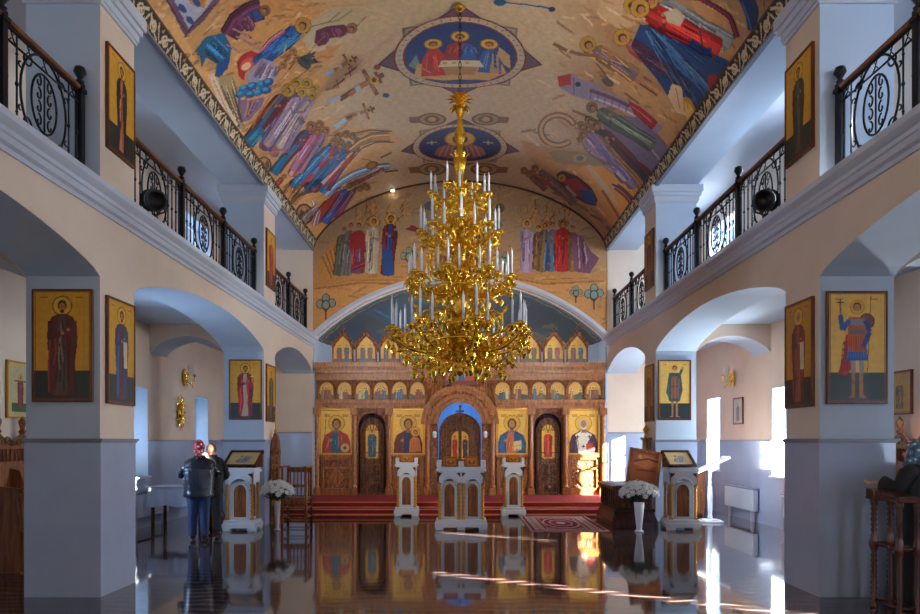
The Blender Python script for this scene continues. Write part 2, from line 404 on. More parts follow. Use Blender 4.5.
# ------------------------------------------------------------------ the building
def arch_z(t, spr=SPR, crown=CROWN):        # circular segment over t in 0..1
    rise = crown-spr
    return spr+rise*(1-(2*t-1)**2)**0.5*0.35+rise*0.65*(1-(2*t-1)**2)
BAYS = [(-3.44, 1.19), (1.95, 7.29), (8.05, 13.39), (14.18, YEND)]
def arcade(sg, name):
    b = MB(); x0, x1 = NX*sg, (NX+WT)*sg; lo, hi = min(x0, x1), max(x0, x1)
    def wall_box(y0, y1, z0, z1):
        # nave and aisle faces beige, ends pale
        b.add([(x0, y0, z0), (x0, y1, z0), (x0, y1, z1), (x0, y0, z1)], [(0, 1, 2, 3)], 0)
        b.add([(x1, y0, z0), (x1, y1, z0), (x1, y1, z1), (x1, y0, z1)], [(0, 1, 2, 3)], 0)
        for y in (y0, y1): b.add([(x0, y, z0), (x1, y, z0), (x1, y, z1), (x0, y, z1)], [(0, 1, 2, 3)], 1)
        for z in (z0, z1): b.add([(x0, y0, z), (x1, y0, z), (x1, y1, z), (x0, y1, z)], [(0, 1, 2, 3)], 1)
    for (y0, y1) in PIERS:
        wall_box(y0, y1, 0, SLAB0); wall_box(y0, y1, SLAB1, 6.4)
    N = 40
    for (y0, y1) in BAYS:
        for i in range(N):
            t0, t1 = i/N, (i+1)/N; ya, yb = y0+(y1-y0)*t0, y0+(y1-y0)*t1; za, zb = arch_z(t0), arch_z(t1)
            for x in (x0, x1): b.add([(x, ya, za), (x, yb, zb), (x, yb, SLAB0), (x, ya, SLAB0)], [(0, 1, 2, 3)], 0)
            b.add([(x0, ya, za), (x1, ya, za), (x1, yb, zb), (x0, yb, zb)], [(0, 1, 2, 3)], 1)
    b.box(lo, hi, YBACK, YEND, 6.4, 7.1, 1)      # beam carrying the vault
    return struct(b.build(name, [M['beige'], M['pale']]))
arcade(-1, 'wall_left'); arcade(1, 'wall_right')

# gallery floors with the plaster cornice
def cornice_prof():
    return [(0.0, -.06), (.02, -.06), (.025, -.02), (.06, .0), (.07, .05), (.085, .06), (.085, .1), (.12, .13), (.14, .15), (.14, .21), (0.0, .21)]
for sg, nm in ((-1, 'trim_1'), (1, 'trim_2')):
    b = MB()
    pts = [(sg*(NX-x), SLAB0+z) for x, z in cornice_prof()]
    b.prism(pts, YBACK, YEND, 'y')
    struct(b.build(nm, M['mould']))
for sg, nm in ((-1, 'trim_3'), (1, 'trim_4')):   # pier capitals under the vault and bases of gallery floor
    b = MB()
    for (y0, y1) in PIERS:
        for k, (e, z0, z1) in enumerate([(.025, 6.08, 6.12), (.04, 6.12, 6.2), (.07, 6.2, 6.27), (.10, 6.27, 6.4)]):
            xa, xb = sorted((sg*(NX-e), sg*(NX+WT+e))); b.box(xa, xb, y0-e, y1+e, z0, z1)
    struct(b.build(nm, M['mould']))
for sg, nm in ((-1, 'ceiling_aisle_left'), (1, 'ceiling_aisle_right')):
    b = MB(); xa, xb = sorted((sg*(NX+WT), sg*OX)); b.box(xa, xb, YBACK, YEND, 3.8, SLAB1-.001, 0)
    xa, xb = sorted((sg*(NX+.002), sg*(NX+WT))); b.box(xa, xb, YBACK, YEND, SLAB0, SLAB1, 0)
    # cross arches
    N = 20
    for (y0, y1) in PIERS:
        for i in range(N):
            t0, t1 = i/N, (i+1)/N; X0 = sg*(NX+WT+(OX-NX-WT)*t0); X1 = sg*(NX+WT+(OX-NX-WT)*t1)
            z0, z1 = arch_z(t0, 3.27, 3.58), arch_z(t1, 3.27, 3.58)
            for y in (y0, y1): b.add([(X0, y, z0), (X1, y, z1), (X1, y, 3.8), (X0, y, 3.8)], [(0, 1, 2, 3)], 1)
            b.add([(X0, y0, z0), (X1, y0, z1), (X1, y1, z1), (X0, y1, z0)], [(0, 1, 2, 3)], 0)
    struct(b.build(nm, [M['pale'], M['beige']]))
    b = MB(); xa, xb = sorted((sg*(NX+WT), sg*(OX))); b.box(xa, xb, YBACK, YEND, 7.0, 7.15)
    struct(b.build('ceiling_gallery_'+('left' if sg < 0 else 'right'), M['ceil']))

# outer walls with window holes
def wall_with_holes(name, sg, holes, ymin, ymax, zmin, zmax, x0, x1, mats):
    """holes: (y0,y1,z0,z1)"""
    b = MB(); ys = sorted({ymin, ymax, *[h[0] for h in holes], *[h[1] for h in holes]}); zs = sorted({zmin, zmax, *[h[2] for h in holes], *[h[3] for h in holes]})
    for i in range(len(ys)-1):
        for j in range(len(zs)-1):
            yc, zc = (ys[i]+ys[i+1])/2, (zs[j]+zs[j+1])/2
            if any(h[0] < yc < h[1] and h[2] < zc < h[3] for h in holes): continue
            for x in (x0, x1): b.add([(x, ys[i], zs[j]), (x, ys[i+1], zs[j]), (x, ys[i+1], zs[j+1]), (x, ys[i], zs[j+1])], [(0, 1, 2, 3)], 0)
    for (y0, y1, z0, z1) in holes:
        for y in (y0, y1): b.add([(x0, y, z0), (x1, y, z0), (x1, y, z1), (x0, y, z1)], [(0, 1, 2, 3)], 1)
        for z in (z0, z1): b.add([(x0, y0, z), (x1, y0, z), (x1, y1, z), (x0, y1, z)], [(0, 1, 2, 3)], 1)
    return struct(b.build(name, mats))
nwin = 1
for sg, nm in ((-1, 'wall_outer_left'), (1, 'wall_outer_right')):
    holes = [(w-q/2, w+q/2, WIN_Z0, WIN_Z1) for w, q in WINS[sg]]+[(w-GW_W/2, w+GW_W/2, GW_Z0, GW_Z1) for w in GWINS[sg]]+([(w-.17, w+.17, GW_Z0, GW_Z1) for w in SLITS] if sg > 0 else [])
    wall_with_holes(nm, sg, holes, YBACK, YEND+.001, 0, 7.1, sg*OX, sg*(OX+.4), [M['beige'], M['pale']])
    for (y0, y1, z0, z1) in holes:
        f = MB(); xa, xb = sorted((sg*(OX+.30), sg*(OX+.35)))
        e_ = .05 if y1-y0 > .6 else .015
        for (a, c_, d, e) in ((y0, y0+e_, z0, z1), (y1-e_, y1, z0, z1), (y0, y1, z0, z0+.05), (y0, y1, z1-.05, z1), (y0, y1, z0+(z1-z0)*.66, z0+(z1-z0)*.66+.035))+(() if y1-y0 < .6 else (((y0+y1)/2-.02, (y0+y1)/2+.02, z0, z1),)):
            f.box(xa, xb, a, c_, d, e)
        o = struct(f.build('window_%d' % nwin, M['white'])); nwin += 1
        s = MB(); xa, xb = sorted((sg*(OX-.06), sg*(OX+.3))); s.box(xa, xb, y0-.04, y1+.04, z0-.035, z0); s.build('window_sill', M['white'], o)
        if z0 > 4 and y1-y0 > 1:      # opaque panes added upstairs to block the direct sun
            p_ = MB(); xa, xb = sorted((sg*(OX+.385), sg*(OX+.395))); p_.box(xa, xb, y0-.02, y1+.02, z0-.02, z1+.02); p_.build('window_pane', M['frost'], o)
# wainscot on outer walls (between the windows) and piers
def wainscot(name, sg):
    b = MB()
    ys = [YBACK]+sum([[w-q/2, w+q/2] for w, q in sorted(WINS[sg])], [])+[YEND]
    xa, xb = sorted((sg*OX, sg*(OX-.012)))
    for i in range(0, len(ys)-1):
        top = 1.6 if i % 2 == 0 else WIN_Z0-.04
        b.box(xa, xb, ys[i], ys[i+1], .0, top)
        if i % 2 == 0:
            la, lb = sorted((sg*OX, sg*(OX-.03))); b.box(la, lb, ys[i], ys[i+1], 1.59, 1.62, 1)
    for (y0, y1) in PIERS:
        e = .012; xa2, xb2 = sorted((sg*(NX-e), sg*(NX+WT+e)))
        b.box(xa2, xb2, y0-e, y1+e, 0, 1.6)
        e = .04; xa2, xb2 = sorted((sg*(NX-e), sg*(NX+WT+e))); b.box(xa2, xb2, y0-e, y1+e, 1.6, 1.625, 1)
        e = .025; xa2, xb2 = sorted((sg*(NX-e), sg*(NX+WT+e))); b.box(xa2, xb2, y0-e, y1+e, 1.58, 1.6, 1)
    # aisle end
    xa2, xb2 = sorted((sg*(NX+.02), sg*(OX-.012))); b.box(xa2, xb2, YEND-.02, YEND, .24, 1.8); b.box(xa2, xb2, YEND-.035, YEND, 1.79, 1.82, 1)
    return struct(b.build(name, [M['wain'], M['ledge']]))
wainscot('trim_5', -1); wainscot('trim_6', 1)

# floor of the church: dark polished tiles in a rippling plank pattern
def floor_material():
    m = bpy.data.materials.new('polished_dark_floor'); m.use_nodes = True
    nt = m.node_tree; L = nt.links.new; b = nt.nodes['Principled BSDF']
    tc = nt.nodes.new('ShaderNodeTexCoord')
    sep = nt.nodes.new('ShaderNodeSeparateXYZ'); L(tc.outputs['Object'], sep.inputs[0])
    def math_(op, a, v=None, c=None):
        n = nt.nodes.new('ShaderNodeMath'); n.operation = op; L(a, n.inputs[0])
        if v is not None:
            if isinstance(v, (int, float)): n.inputs[1].default_value = v
            else: L(v, n.inputs[1])
        return n.outputs[0]
    zig = math_('PINGPONG', sep.outputs['X'], 0.42)           # chevron planks
    zig = math_('MULTIPLY', zig, 0.22)
    yy = math_('ADD', sep.outputs['Y'], zig)
    n = nt.nodes.new('ShaderNodeTexNoise'); n.inputs['Scale'].default_value = 0.9; n.inputs['Detail'].default_value = 3
    L(tc.outputs['Object'], n.inputs['Vector'])
    yy = math_('ADD', yy, math_('MULTIPLY', n.outputs['Fac'], 0.12))
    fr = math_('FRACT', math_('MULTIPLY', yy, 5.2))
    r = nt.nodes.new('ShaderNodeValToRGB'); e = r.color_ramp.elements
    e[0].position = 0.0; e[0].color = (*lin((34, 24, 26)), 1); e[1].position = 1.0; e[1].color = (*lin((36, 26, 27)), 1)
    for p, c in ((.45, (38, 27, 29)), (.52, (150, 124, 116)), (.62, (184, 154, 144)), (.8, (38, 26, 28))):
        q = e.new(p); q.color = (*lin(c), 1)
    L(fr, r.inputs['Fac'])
    n2 = nt.nodes.new('ShaderNodeTexNoise'); n2.inputs['Scale'].default_value = 5; n2.inputs['Detail'].default_value = 6
    mp = nt.nodes.new('ShaderNodeMapping'); mp.inputs['Scale'].default_value = (.5, 4, 1); L(tc.outputs['Object'], mp.inputs['Vector']); L(mp.outputs['Vector'], n2.inputs['Vector'])
    mx = nt.nodes.new('ShaderNodeMix'); mx.data_type = 'RGBA'; L(n2.outputs['Fac'], mx.inputs['Factor'])
    mx.inputs['A'].default_value = (*lin((28, 18, 20)), 1); L(r.outputs['Color'], mx.inputs['B'])
    L(mx.outputs['Result'], b.inputs['Base Color'])
    b.inputs['Roughness'].default_value = 0.07; b.inputs['IOR'].default_value = 1.62
    b.inputs['Coat Weight'].default_value = 0.35; b.inputs['Coat Roughness'].default_value = 0.03
    bp = nt.nodes.new('ShaderNodeBump'); bp.inputs['Strength'].default_value = 0.08; bp.inputs['Distance'].default_value = 0.01
    n3 = nt.nodes.new('ShaderNodeTexNoise'); n3.inputs['Scale'].default_value = 3.0; L(tc.outputs['Object'], n3.inputs['Vector'])
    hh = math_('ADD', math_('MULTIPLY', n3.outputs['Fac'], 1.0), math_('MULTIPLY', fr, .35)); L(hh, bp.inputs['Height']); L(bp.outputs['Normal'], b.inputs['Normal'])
    return m
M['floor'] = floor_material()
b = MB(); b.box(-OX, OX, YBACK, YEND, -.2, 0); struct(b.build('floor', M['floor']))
b = MB()
b.box(-OX, OX, YEND, YEND+5.5, -.2, 0.24); struct(b.build('floor_chancel', M['red']))
# stepped platform under carpet
b = MB(); b.box(-4.4, 4.4, 15.42, YEND, .0, .12, 0); b.box(-4.4, 4.4, 15.85, YEND, .12, .24, 0)
b.box(-4.4, 4.4, 15.405, 15.435, .105, .123, 1); b.box(-4.4, 4.4, 15.835, 15.865, .225, .243, 1); b.box(-4.4, 4.4, 15.40, 15.42, .0, .02, 1); b.box(-4.4, 4.4, 15.82, 15.85, .12, .135, 1)
struct(b.build('floor_platform', [M['red'], M['carpetgold']]))

# west wall behind the camera, openings added for the fill lights
b = MB(); hx0, hx1, hz0, hz1 = -1.8, 1.8, 3.9, 6.9
for (x0, x1, z0, z1) in ((-OX-.4, 4.45, 0, hz0), (4.45, 5.75, 0, .75), (4.45, 5.75, 3.45, hz0), (5.75, OX+.4, 0, hz0), (-OX-.4, hx0, hz0, hz1), (hx1, OX+.4, hz0, hz1), (-OX-.4, OX+.4, hz1, 8.8)):
    b.box(x0, x1, YBACK-.3, YBACK, z0, z1)
struct(b.build('wall_back', M['beige']))

# vault profile
RISE = 1.74
def vault_z(x):
    q = min(1.0, abs(x)/NX); R_ = (NX*NX+RISE*RISE)/(2*RISE)
    return 6.4+.62*RISE*math.sqrt(max(0, 1-q*q))+.38*(math.sqrt(R_*R_-q*q*NX*NX)-(R_-RISE))
_n = 721
_th = np.linspace(0, PI, _n); VXs = -NX*np.cos(_th); VZs = np.array([vault_z(x) for x in VXs])
VS = np.concatenate([[0], np.cumsum(np.hypot(np.diff(VXs), np.diff(VZs)))]); SLEN = VS[-1]
VANG = np.arctan2(VXs, VZs-EYE)       # increasing from left to right
def vault_place(off):
    def f(s, y):
        x = np.interp(s, VS, VXs); z = np.interp(s, VS, VZs)
        dx = np.interp(s, VS, np.gradient(VXs, VS)); dz = np.interp(s, VS, np.gradient(VZs, VS))
        return np.stack([x+dz*off, y, z-dx*off], 1)
    return f
def vault_px(p):      # where a point of the photographed vault lies on the vault (arc length, depth)
    a = (p[0]-VX)/FPX; bb = (VY-p[1])/FPX
    ang = math.atan2(a, bb); s = float(np.interp(ang, VANG, VS))
    x = float(np.interp(s, VS, VXs)); z = float(np.interp(s, VS, VZs))
    t = math.hypot(x, z-EYE)/math.hypot(a, bb)
    return (s, t)
# plain vault ground: cream at the crown, ochre towards the springing
C = Canvas(SLEN, YEND-YBACK, 0.03, (204, 180, 146), oy=YBACK, T=vault_px)
gs = (np.arange(C.W)*C.res); gy = np.arange(C.H)*C.res+YBACK
for iy in range(C.H):
    wob = 1.9+0.35*math.sin(gy[iy]*1.3)+.25*math.sin(gy[iy]*3.7+1)
    for side in (0, 1):
        dd = gs if side == 0 else SLEN-gs
        k = np.clip((wob+.8-dd)/1.1, 0, 1)[:, None]
        oc = np.array(lin((206, 152, 92) if side == 0 else (170, 128, 88)))
        C.a[iy, :, :3] = C.a[iy, :, :3]*(1-k)+oc*k
# painted ground: hills, rocks and grass strokes between the scenes
for pts, c in (([(150, 8), (176, 40), (206, 84), (240, 132), (262, 150), (250, 120), (226, 74), (200, 66), (176, 20)], (226, 170, 104)), ([(238, 104), (262, 80), (300, 60), (330, 36), (352, 30), (330, 60), (290, 86), (262, 116), (246, 128)], (206, 150, 92)),
        ([(262, 0), (300, 0), (322, 12), (300, 40), (282, 60), (266, 58), (240, 40)], (208, 150, 90)), ([(270, 180), (300, 176), (340, 172), (370, 186), (350, 200), (320, 236), (300, 222), (280, 198)], (220, 160, 92)),
        ([(350, 128), (392, 130), (404, 142), (372, 150), (340, 176), (330, 170)], (214, 170, 116)), ([(600, 60), (640, 80), (684, 110), (700, 150), (680, 176), (652, 150), (620, 110)], (196, 148, 96)),
        ([(560, 150), (600, 160), (640, 186), (664, 200), (640, 240), (616, 236), (590, 206), (566, 170)], (206, 148, 84)), ([(690, 0), (760, 0), (756, 40), (742, 60), (716, 50), (700, 20)], (190, 140, 92)), ([(600, 0), (640, 0), (650, 20), (620, 30), (596, 14)], (196, 160, 120)),
        ([(520, 140), (548, 148), (580, 180), (600, 214), (590, 216), (560, 190), (530, 160)], (190, 146, 100)), ([(300, 30), (330, 8), (380, 6), (396, 24), (350, 40), (310, 56)], (210, 184, 146))):
    C.poly(pts, c)
_R = random.Random(12)
def _in(x, y):
    return y > 10 and (y < 200)
for i in range(900):
    left = _R.random() < .52
    if left: x = _R.uniform(140, 400); lo = 1.24*(x-130)
    else: x = _R.uniform(520, 790); lo = 1.24*(790-x)
    y = _R.uniform(-10, 240)
    if y > lo or abs(x-460) < (150 if left else 120) - y*.35: continue
    vx, vy = x-460, y-441; d = math.hypot(vx, vy); ux, uy = vx/d, vy/d     # strokes run from springing to crown
    tx_, ty_ = (-uy, ux) if left else (uy, -ux)
    L_ = _R.uniform(5, 18); a_ = _R.uniform(-.5, .5); bx_, by_ = tx_*math.cos(a_)-ty_*math.sin(a_), tx_*math.sin(a_)+ty_*math.cos(a_)
    col_ = _R.choice([(150, 100, 58), (236, 186, 120), (176, 120, 70), (128, 88, 60), (226, 200, 160), (160, 130, 96)])
    C.line([(x, y), (x+bx_*L_*.5, y+by_*L_*.5), (x+bx_*L_+_R.uniform(-3, 3), y+by_*L_+_R.uniform(-3, 3))], _R.uniform(.9, 2.6), col_, .75)
C.a[:, :, :3] *= (1+.04*np.sin(np.arange(C.W)*.9)[None, :, None]*np.sin(np.arange(C.H)*.37)[:, None, None])
struct(C.mesh('ceiling', vault_place(0.0), M['paint']))
b = MB(); b.box(-OX-.4, OX+.4, YBACK-.3, YEND+5.5, 8.6, 8.8); struct(b.build('ceiling_roof', M['pale']))

# ornamental border along the springing of the vault
for sg, nm in ((-1, 'trim_7'), (1, 'trim_8')):
    C = Canvas(YEND-5.0, .27, 0.0135, (26, 22, 20), ox=5.0)
    y = 5.0; k = 0
    C.line([(5, .012), (18, .012)], .024, (150, 110, 70)); C.line([(5, .258), (18, .258)], .02, (110, 66, 50))
    cream = (216, 198, 160)
    while y < YEND:
        up = 1 if k % 2 else -1
        C.ell(y+.15, .135, .085, .07, col=cream, n=14); C.ell(y+.16, .135+up*.012, .05, .04, col=(26, 22, 20), n=12); C.ell(y+.17, .135, .022, .02, col=cream)
        C.line([(y+.02, .135-up*.09), (y+.1, .135-up*.03), (y+.2, .135+up*.05), (y+.3, .135+up*.1)], .032, cream)
        C.line([(y+.24, .135-up*.1), (y+.3, .135-up*.02), (y+.34, .135+up*.06)], .026, cream)
        C.ell(y+.05, .135+up*.07, .035, .022, col=(180, 130, 70), rot=.6*up); C.ell(y+.27, .135-up*.05, .03, .018, col=cream, rot=-.7)
        y += .33; k += 1
    def pl(yy, hh, sg=sg):
        s = hh+.0; x = np.interp(s, VS, VXs); z = np.interp(s, VS, VZs)
        return np.stack([(x+.02)*(1 if sg < 0 else -1), yy, z], 1)
    struct(C.mesh(nm, pl, M['paint']))
# slim moulding under the border
for sg, nm in ((-1, 'trim_9'), (1, 'trim_10')):
    b = MB(); xa, xb = sorted((sg*(NX-.045), sg*(NX+.02))); b.box(xa, xb, YBACK, YEND, 6.37, 6.4); struct(b.build(nm, M['ledge']))

# end wall above the chancel arch
CH, CS, CR = 3.66, 4.17, 5.66          # half width, springing, crown of the chancel arch
Rc = (CH*CH+(CR-CS)**2)/(2*(CR-CS))
def chz(x): return CR-Rc+math.sqrt(max(0, Rc*Rc-x*x))
def end_px(p, d=YEND): return ((p[0]-VX)*d/FPX, EYE+(VY-p[1])*d/FPX)
res = 0.024
C = Canvas(2*NX, 8.2-4.1, res, (190, 142, 88), ox=-NX, oy=4.1, T=end_px)
for iy in range(C.H):
    z = 4.1+iy*res
    for_x = np.arange(C.W)*res-NX
    k = np.clip((z-5.6)/1.2, 0, 1)
    base = np.array(lin((200, 138, 72)))*(1-k)+np.array(lin((172, 142, 108)))*k
    C.a[iy, :, :3] = base
    top = np.array([vault_z(x) for x in for_x]); bot = np.array([chz(x) for x in for_x])
    C.a[iy, :, 3] = ((z <= top+.03) & (z >= bot-.05)).astype(float)
keep = C.a[:, :, 3].copy()
C.poly([(313, 290), (360, 284), (400, 284), (420, 278), (455, 272), (500, 276), (540, 284), (605, 282), (605, 345), (313, 345)], (214, 150, 84))
C.line([(314, 289), (360, 283), (402, 284), (425, 276)], 1.2, (150, 96, 50)); C.line([(500, 276), (545, 284), (604, 281)], 1.2, (150, 96, 50))
for i in range(420):
    x, y = rng.uniform(316, 603), rng.uniform(186, 330); l_ = rng.uniform(3, 14); a_ = rng.uniform(-.5, .2)
    C.line([(x, y), (x+l_*math.cos(a_), y+l_*math.sin(a_))], rng.uniform(.8, 2.2), rng.choice([(150, 102, 58), (222, 170, 104), (176, 124, 76), (140, 110, 84)]), .55)
C.a[:, :, 3] *= keep
def end_place(off):
    def f(x, z): return np.stack([x, np.full_like(x, YEND-off), z], 1)
    return f
struct(C.mesh('wall_front', end_place(0), M['paint']))
b = MB()
for sg in (-1, 1):                      # end of aisles and galleries, and the jambs beside the chancel arch
    xa, xb = sorted((sg*NX, sg*(OX+.4))); b.box(xa, xb, YEND, YEND+.3, 0, 8.2)
    xa, xb = sorted((sg*(CH-.01), sg*(NX+.01))); b.box(xa, xb, YEND-.0, YEND+.3, .0, CS+.02, 1)
struct(b.build('wall_end', [M['beige'], M['pale']]))
# thin dark red line where vault meets end wall
b = MB(); pp = [(float(x)*.997, YEND-.02, float(z)-.02) for x, z in zip(VXs[::12], VZs[::12])]
b.tube(pp, .022, 6); struct(b.build('trim_11', mat('dark_red_line', (84, 34, 26), .5)))
# chancel arch moulding
b = MB(); N = 60
for i in range(N):
    xa, xb = -CH+2*CH*i/N, -CH+2*CH*(i+1)/N
    def q(x, o, y): 
        z = chz(x); cx, cz = 0, CR-Rc; d = math.hypot(x-cx, z-cz); return (x+(x-cx)/d*o, y, z+(z-cz)/d*o)
    ring = [(0, YEND+.3), (0, YEND-.05), (.05, YEND-.08), (.1, YEND-.06), (.14, YEND-.04), (.15, YEND)]
    for k in range(len(ring)-1):
        (o0, y0), (o1, y1) = ring[k], ring[k+1]
        b.add([q(xa, o0, y0), q(xb, o0, y0), q(xb, o1, y1), q(xa, o1, y1)], [(0, 1, 2, 3)], 0, True)
struct(b.build('trim_12', M['mould']))
# apse behind: painted half dome
C = Canvas(2.0, 1.0, 0.008, (30, 42, 40))
for i in range(46):
    x = rng.uniform(0, 2); y = rng.uniform(0, 1); C.ell(x, y, rng.uniform(.04, .16), rng.uniform(.02, .06), col=rng.choice([(30, 40, 44), (66, 74, 52), (96, 82, 50), (36, 30, 30), (60, 66, 60)]), rot=rng.uniform(-.5, .5), al=.6)
for x0, w_, c_ in ((.3, .3, (20, 34, 60)), (.62, .25, (24, 54, 76)), (1.12, .2, (80, 44, 50)), (1.42, .28, (30, 26, 34)), (1.0, .1, (96, 60, 56))):
    C.poly([(x0-w_/2, .12), (x0-w_/3, .5), (x0, .62), (x0+w_/3, .52), (x0+w_/2, .14)], c_); C.line([(x0-w_/4, .15), (x0-w_/8, .5)], .012, sh(c_, 1.7)); C.ell(x0, .58, .05, .05, col=(190, 140, 50)); C.ell(x0, .58, .03, .03, col=(120, 80, 50))
for i in range(2):
    C.line([(k_*.02, .03+i*.05+.01*math.sin(k_)) for k_ in range(101)], .012, (150, 120, 70))
def dome(u, v):
    x = -CH*np.cos(u/2*PI); zz = np.array([chz(t) for t in x])-CS; ph = v*PI/2*.98
    return np.stack([x*np.cos(ph), YEND+.3+3.2*np.sin(ph), CS+zz*np.cos(ph)*1.02], 1)
struct(C.mesh('ceiling_apse', dome, M['paint']))
b = MB(); N = 24
for i in range(N):
    a0, a1 = PI*i/N, PI*(i+1)/N
    b.add([(-CH*math.cos(a0), YEND+.3+3.2*math.sin(a0), .24), (-CH*math.cos(a1), YEND+.3+3.2*math.sin(a1), .24), (-CH*math.cos(a1), YEND+.3+3.2*math.sin(a1), CS+.01), (-CH*math.cos(a0), YEND+.3+3.2*math.sin(a0), CS+.01)], [(0, 1, 2, 3)])
struct(b.build('wall_apse', M['pale']))
# ------------------------------------------------------------------ frescoes of the vault
SKIN = (176, 118, 78); HALO = (222, 170, 58)
BLU, TEAL, RED, DRED, PUR, LIL, OLI, BRO, OCH, CRE, GRY, PNK = (30, 74, 140), (24, 96, 134), (176, 40, 36), (96, 26, 32), (98, 44, 74), (150, 136, 170), (106, 106, 84), (112, 70, 42), (220, 156, 84), (214, 190, 156), (120, 120, 124), (190, 120, 110)
RES = 0.015
def fresco(name_label, ymin, ymax, draw, T=vault_px, group=None):
    C = Canvas(SLEN, ymax-ymin, RES, None, T=T, oy=ymin)
    draw(C)
    o = C.mesh('ceiling_fresco', vault_place(0.006), M['paint'])
    return tag(o, name_label, 'fresco')
def folds(C, pts, cols, w=2.0, n=6, seed=1):
    """painted drapery: light and dark strokes between two guide lines pts=(a,b,c,d): a->b one edge, d->c other"""
    R = random.Random(seed); a, b_, c, d = pts
    for i in range(n):
        t = R.uniform(.06, .94); u0, u1 = R.uniform(0, .3), R.uniform(.6, 1)
        p = lambda u, t_=t: ((a[0]*(1-u)+b_[0]*u)*(1-t_)+(d[0]*(1-u)+c[0]*u)*t_, (a[1]*(1-u)+b_[1]*u)*(1-t_)+(d[1]*(1-u)+c[1]*u)*t_)
        m = p((u0+u1)/2, t+R.uniform(-.06, .06))
        C.line([p(u0), m, p(u1)], w*R.uniform(.6, 1.1), R.choice(cols))
def band(C, pts, w0, w1, col, edge=True):
    """tapering stripe of robe along pts"""
    n = len(pts)
    L, R_ = [], []
    for i, p in enumerate(pts):
        q = pts[min(i+1, n-1)]; r = pts[max(i-1, 0)]; dx, dy = q[0]-r[0], q[1]-r[1]; d = math.hypot(dx, dy) or 1
        w = (w0+(w1-w0)*i/(n-1))/2; L.append((p[0]-dy/d*w, p[1]+dx/d*w)); R_.append((p[0]+dy/d*w, p[1]-dx/d*w))
    if edge: C.poly([(p[0], p[1]) for p in L]+R_[::-1], sh(col, .5)); C.poly([((a[0]*.9+b[0]*.1), (a[1]*.9+b[1]*.1)) for a, b in zip(L, R_)]+[((a[0]*.9+b[0]*.1), (a[1]*.9+b[1]*.1)) for a, b in zip(R_, L)][::-1], col)
    else: C.poly(L+R_[::-1], col)
    for k in (.3, .62, .8):
        C.line([(a[0]*k+b[0]*(1-k), a[1]*k+b[1]*(1-k)) for a, b in zip(L, R_)][0 if k > .5 else 1:], max(.7, w0*.07), sh(col, 1.5 if k == .62 else .6))
def halo(C, x, y, r, face=SKIN, hcol=HALO, squash=1.0, rot=0.0):
    hcol = tuple((h*.75+b_*.25) for h, b_ in zip(sh(hcol, .88), (150, 110, 70)))
    C.ell(x, y, r*1.04, r*1.04*squash, col=sh(hcol, .5), rot=rot); C.ell(x, y, r*.94, r*.94*squash, col=hcol, rot=rot)
    d = 1 if x < 460 else -1
    C.ell(x-d*r*.08, y+r*.06, r*.5, r*.5*squash, col=(70, 42, 28), rot=rot); C.ell(x-d*r*.16, y+r*.16, r*.36, r*.38*squash, col=face, rot=rot)
def crowd(C, figs, seed=1):
    """figs: (head, feet, width, robe, cloak, halo colour)"""
    R = random.Random(seed)
    for hd, ft, w, a, b_, hc in figs:
        L = math.hypot(ft[0]-hd[0], ft[1]-hd[1])
        # long figures: body as a saint, with a head sized to the width instead of the length
        saint(C, hd, ft, w, a, b_, halo=None, detail=1, R=R, bend=R.uniform(-.06, .06))
    for hd, ft, w, a, b_, hc in figs: halo(C, hd[0], hd[1], w*.46, hcol=hc)

def f_house(C):      # painted building and throne, upper left corner
    C.poly([(155, -40), (164, -2), (185, 38), (203, 22), (221, 0), (240, -40)], (112, 74, 96)); C.poly([(164, -40), (174, 0), (188, 28), (200, 16), (214, -2), (230, -40)], (178, 176, 196))
    C.poly([(178, -40), (190, 4), (204, 8), (226, -40)], (206, 130, 60)); C.line([(166, 0), (187, 32), (216, 2)], 1.4, (70, 40, 60))
    for a in ((182, 8), (190, 20), (196, 2), (186, -12)): C.ell(a[0], a[1], 5.5, 3, col=(34, 80, 134), rot=.8)
    C.line([(172, -30), (176, -4)], 5, (150, 70, 40)); C.line([(206, -30), (200, -2)], 3, (110, 60, 40)); C.line([(214, -30), (206, 4)], 2, (240, 190, 90))
fresco('fresco of a purple-framed throne with blue cushions, at the front left corner of the vault', 6.6, 10.5, f_house)
def f_mantle(C):     # stooping figure in blue and purple
    band(C, [(262, 8), (250, 12), (236, 22), (228, 36)], 24, 20, PUR)
    C.poly([(193, 52), (206, 36), (224, 32), (232, 46), (230, 62), (222, 76), (214, 77), (216, 64), (206, 58), (201, 70), (199, 55)], TEAL)
    folds(C, [(196, 50), (222, 72), (230, 50), (214, 34)], [sh(TEAL, .5), sh(TEAL, 1.7), (20, 40, 90)], 1.6, 14, 3)
    C.poly([(214, 76), (220, 62), (230, 56), (228, 68), (219, 78)], (24, 74, 140)); C.line([(186, 58), (194, 54), (202, 56)], 1.6, (70, 30, 30)); C.ell(184, 57, 4, 2.6, col=(96, 44, 34))
    C.ell(254, 16, 8, 6, col=BLU, rot=.5); C.ell(246, 24, 10, 6, col=(120, 60, 96), rot=.6); halo(C, 265, 10, 6, hcol=(150, 100, 70))
    for p in ((232, 28, 252, 38), (236, 36, 262, 50), (226, 44, 240, 52)): C.line([p[:2], p[2:]], 3.2, (110, 70, 90)); C.line([p[:2], p[2:]], 1.2, (190, 150, 150))
    folds(C, [(238, 20), (250, 40), (262, 24), (252, 6)], [(70, 30, 50), (170, 110, 140), (60, 20, 40)], 1.3, 12, 5)
fresco('fresco of a stooping figure in teal trousers and purple mantle on ochre ground', 7.2, 11, f_mantle)
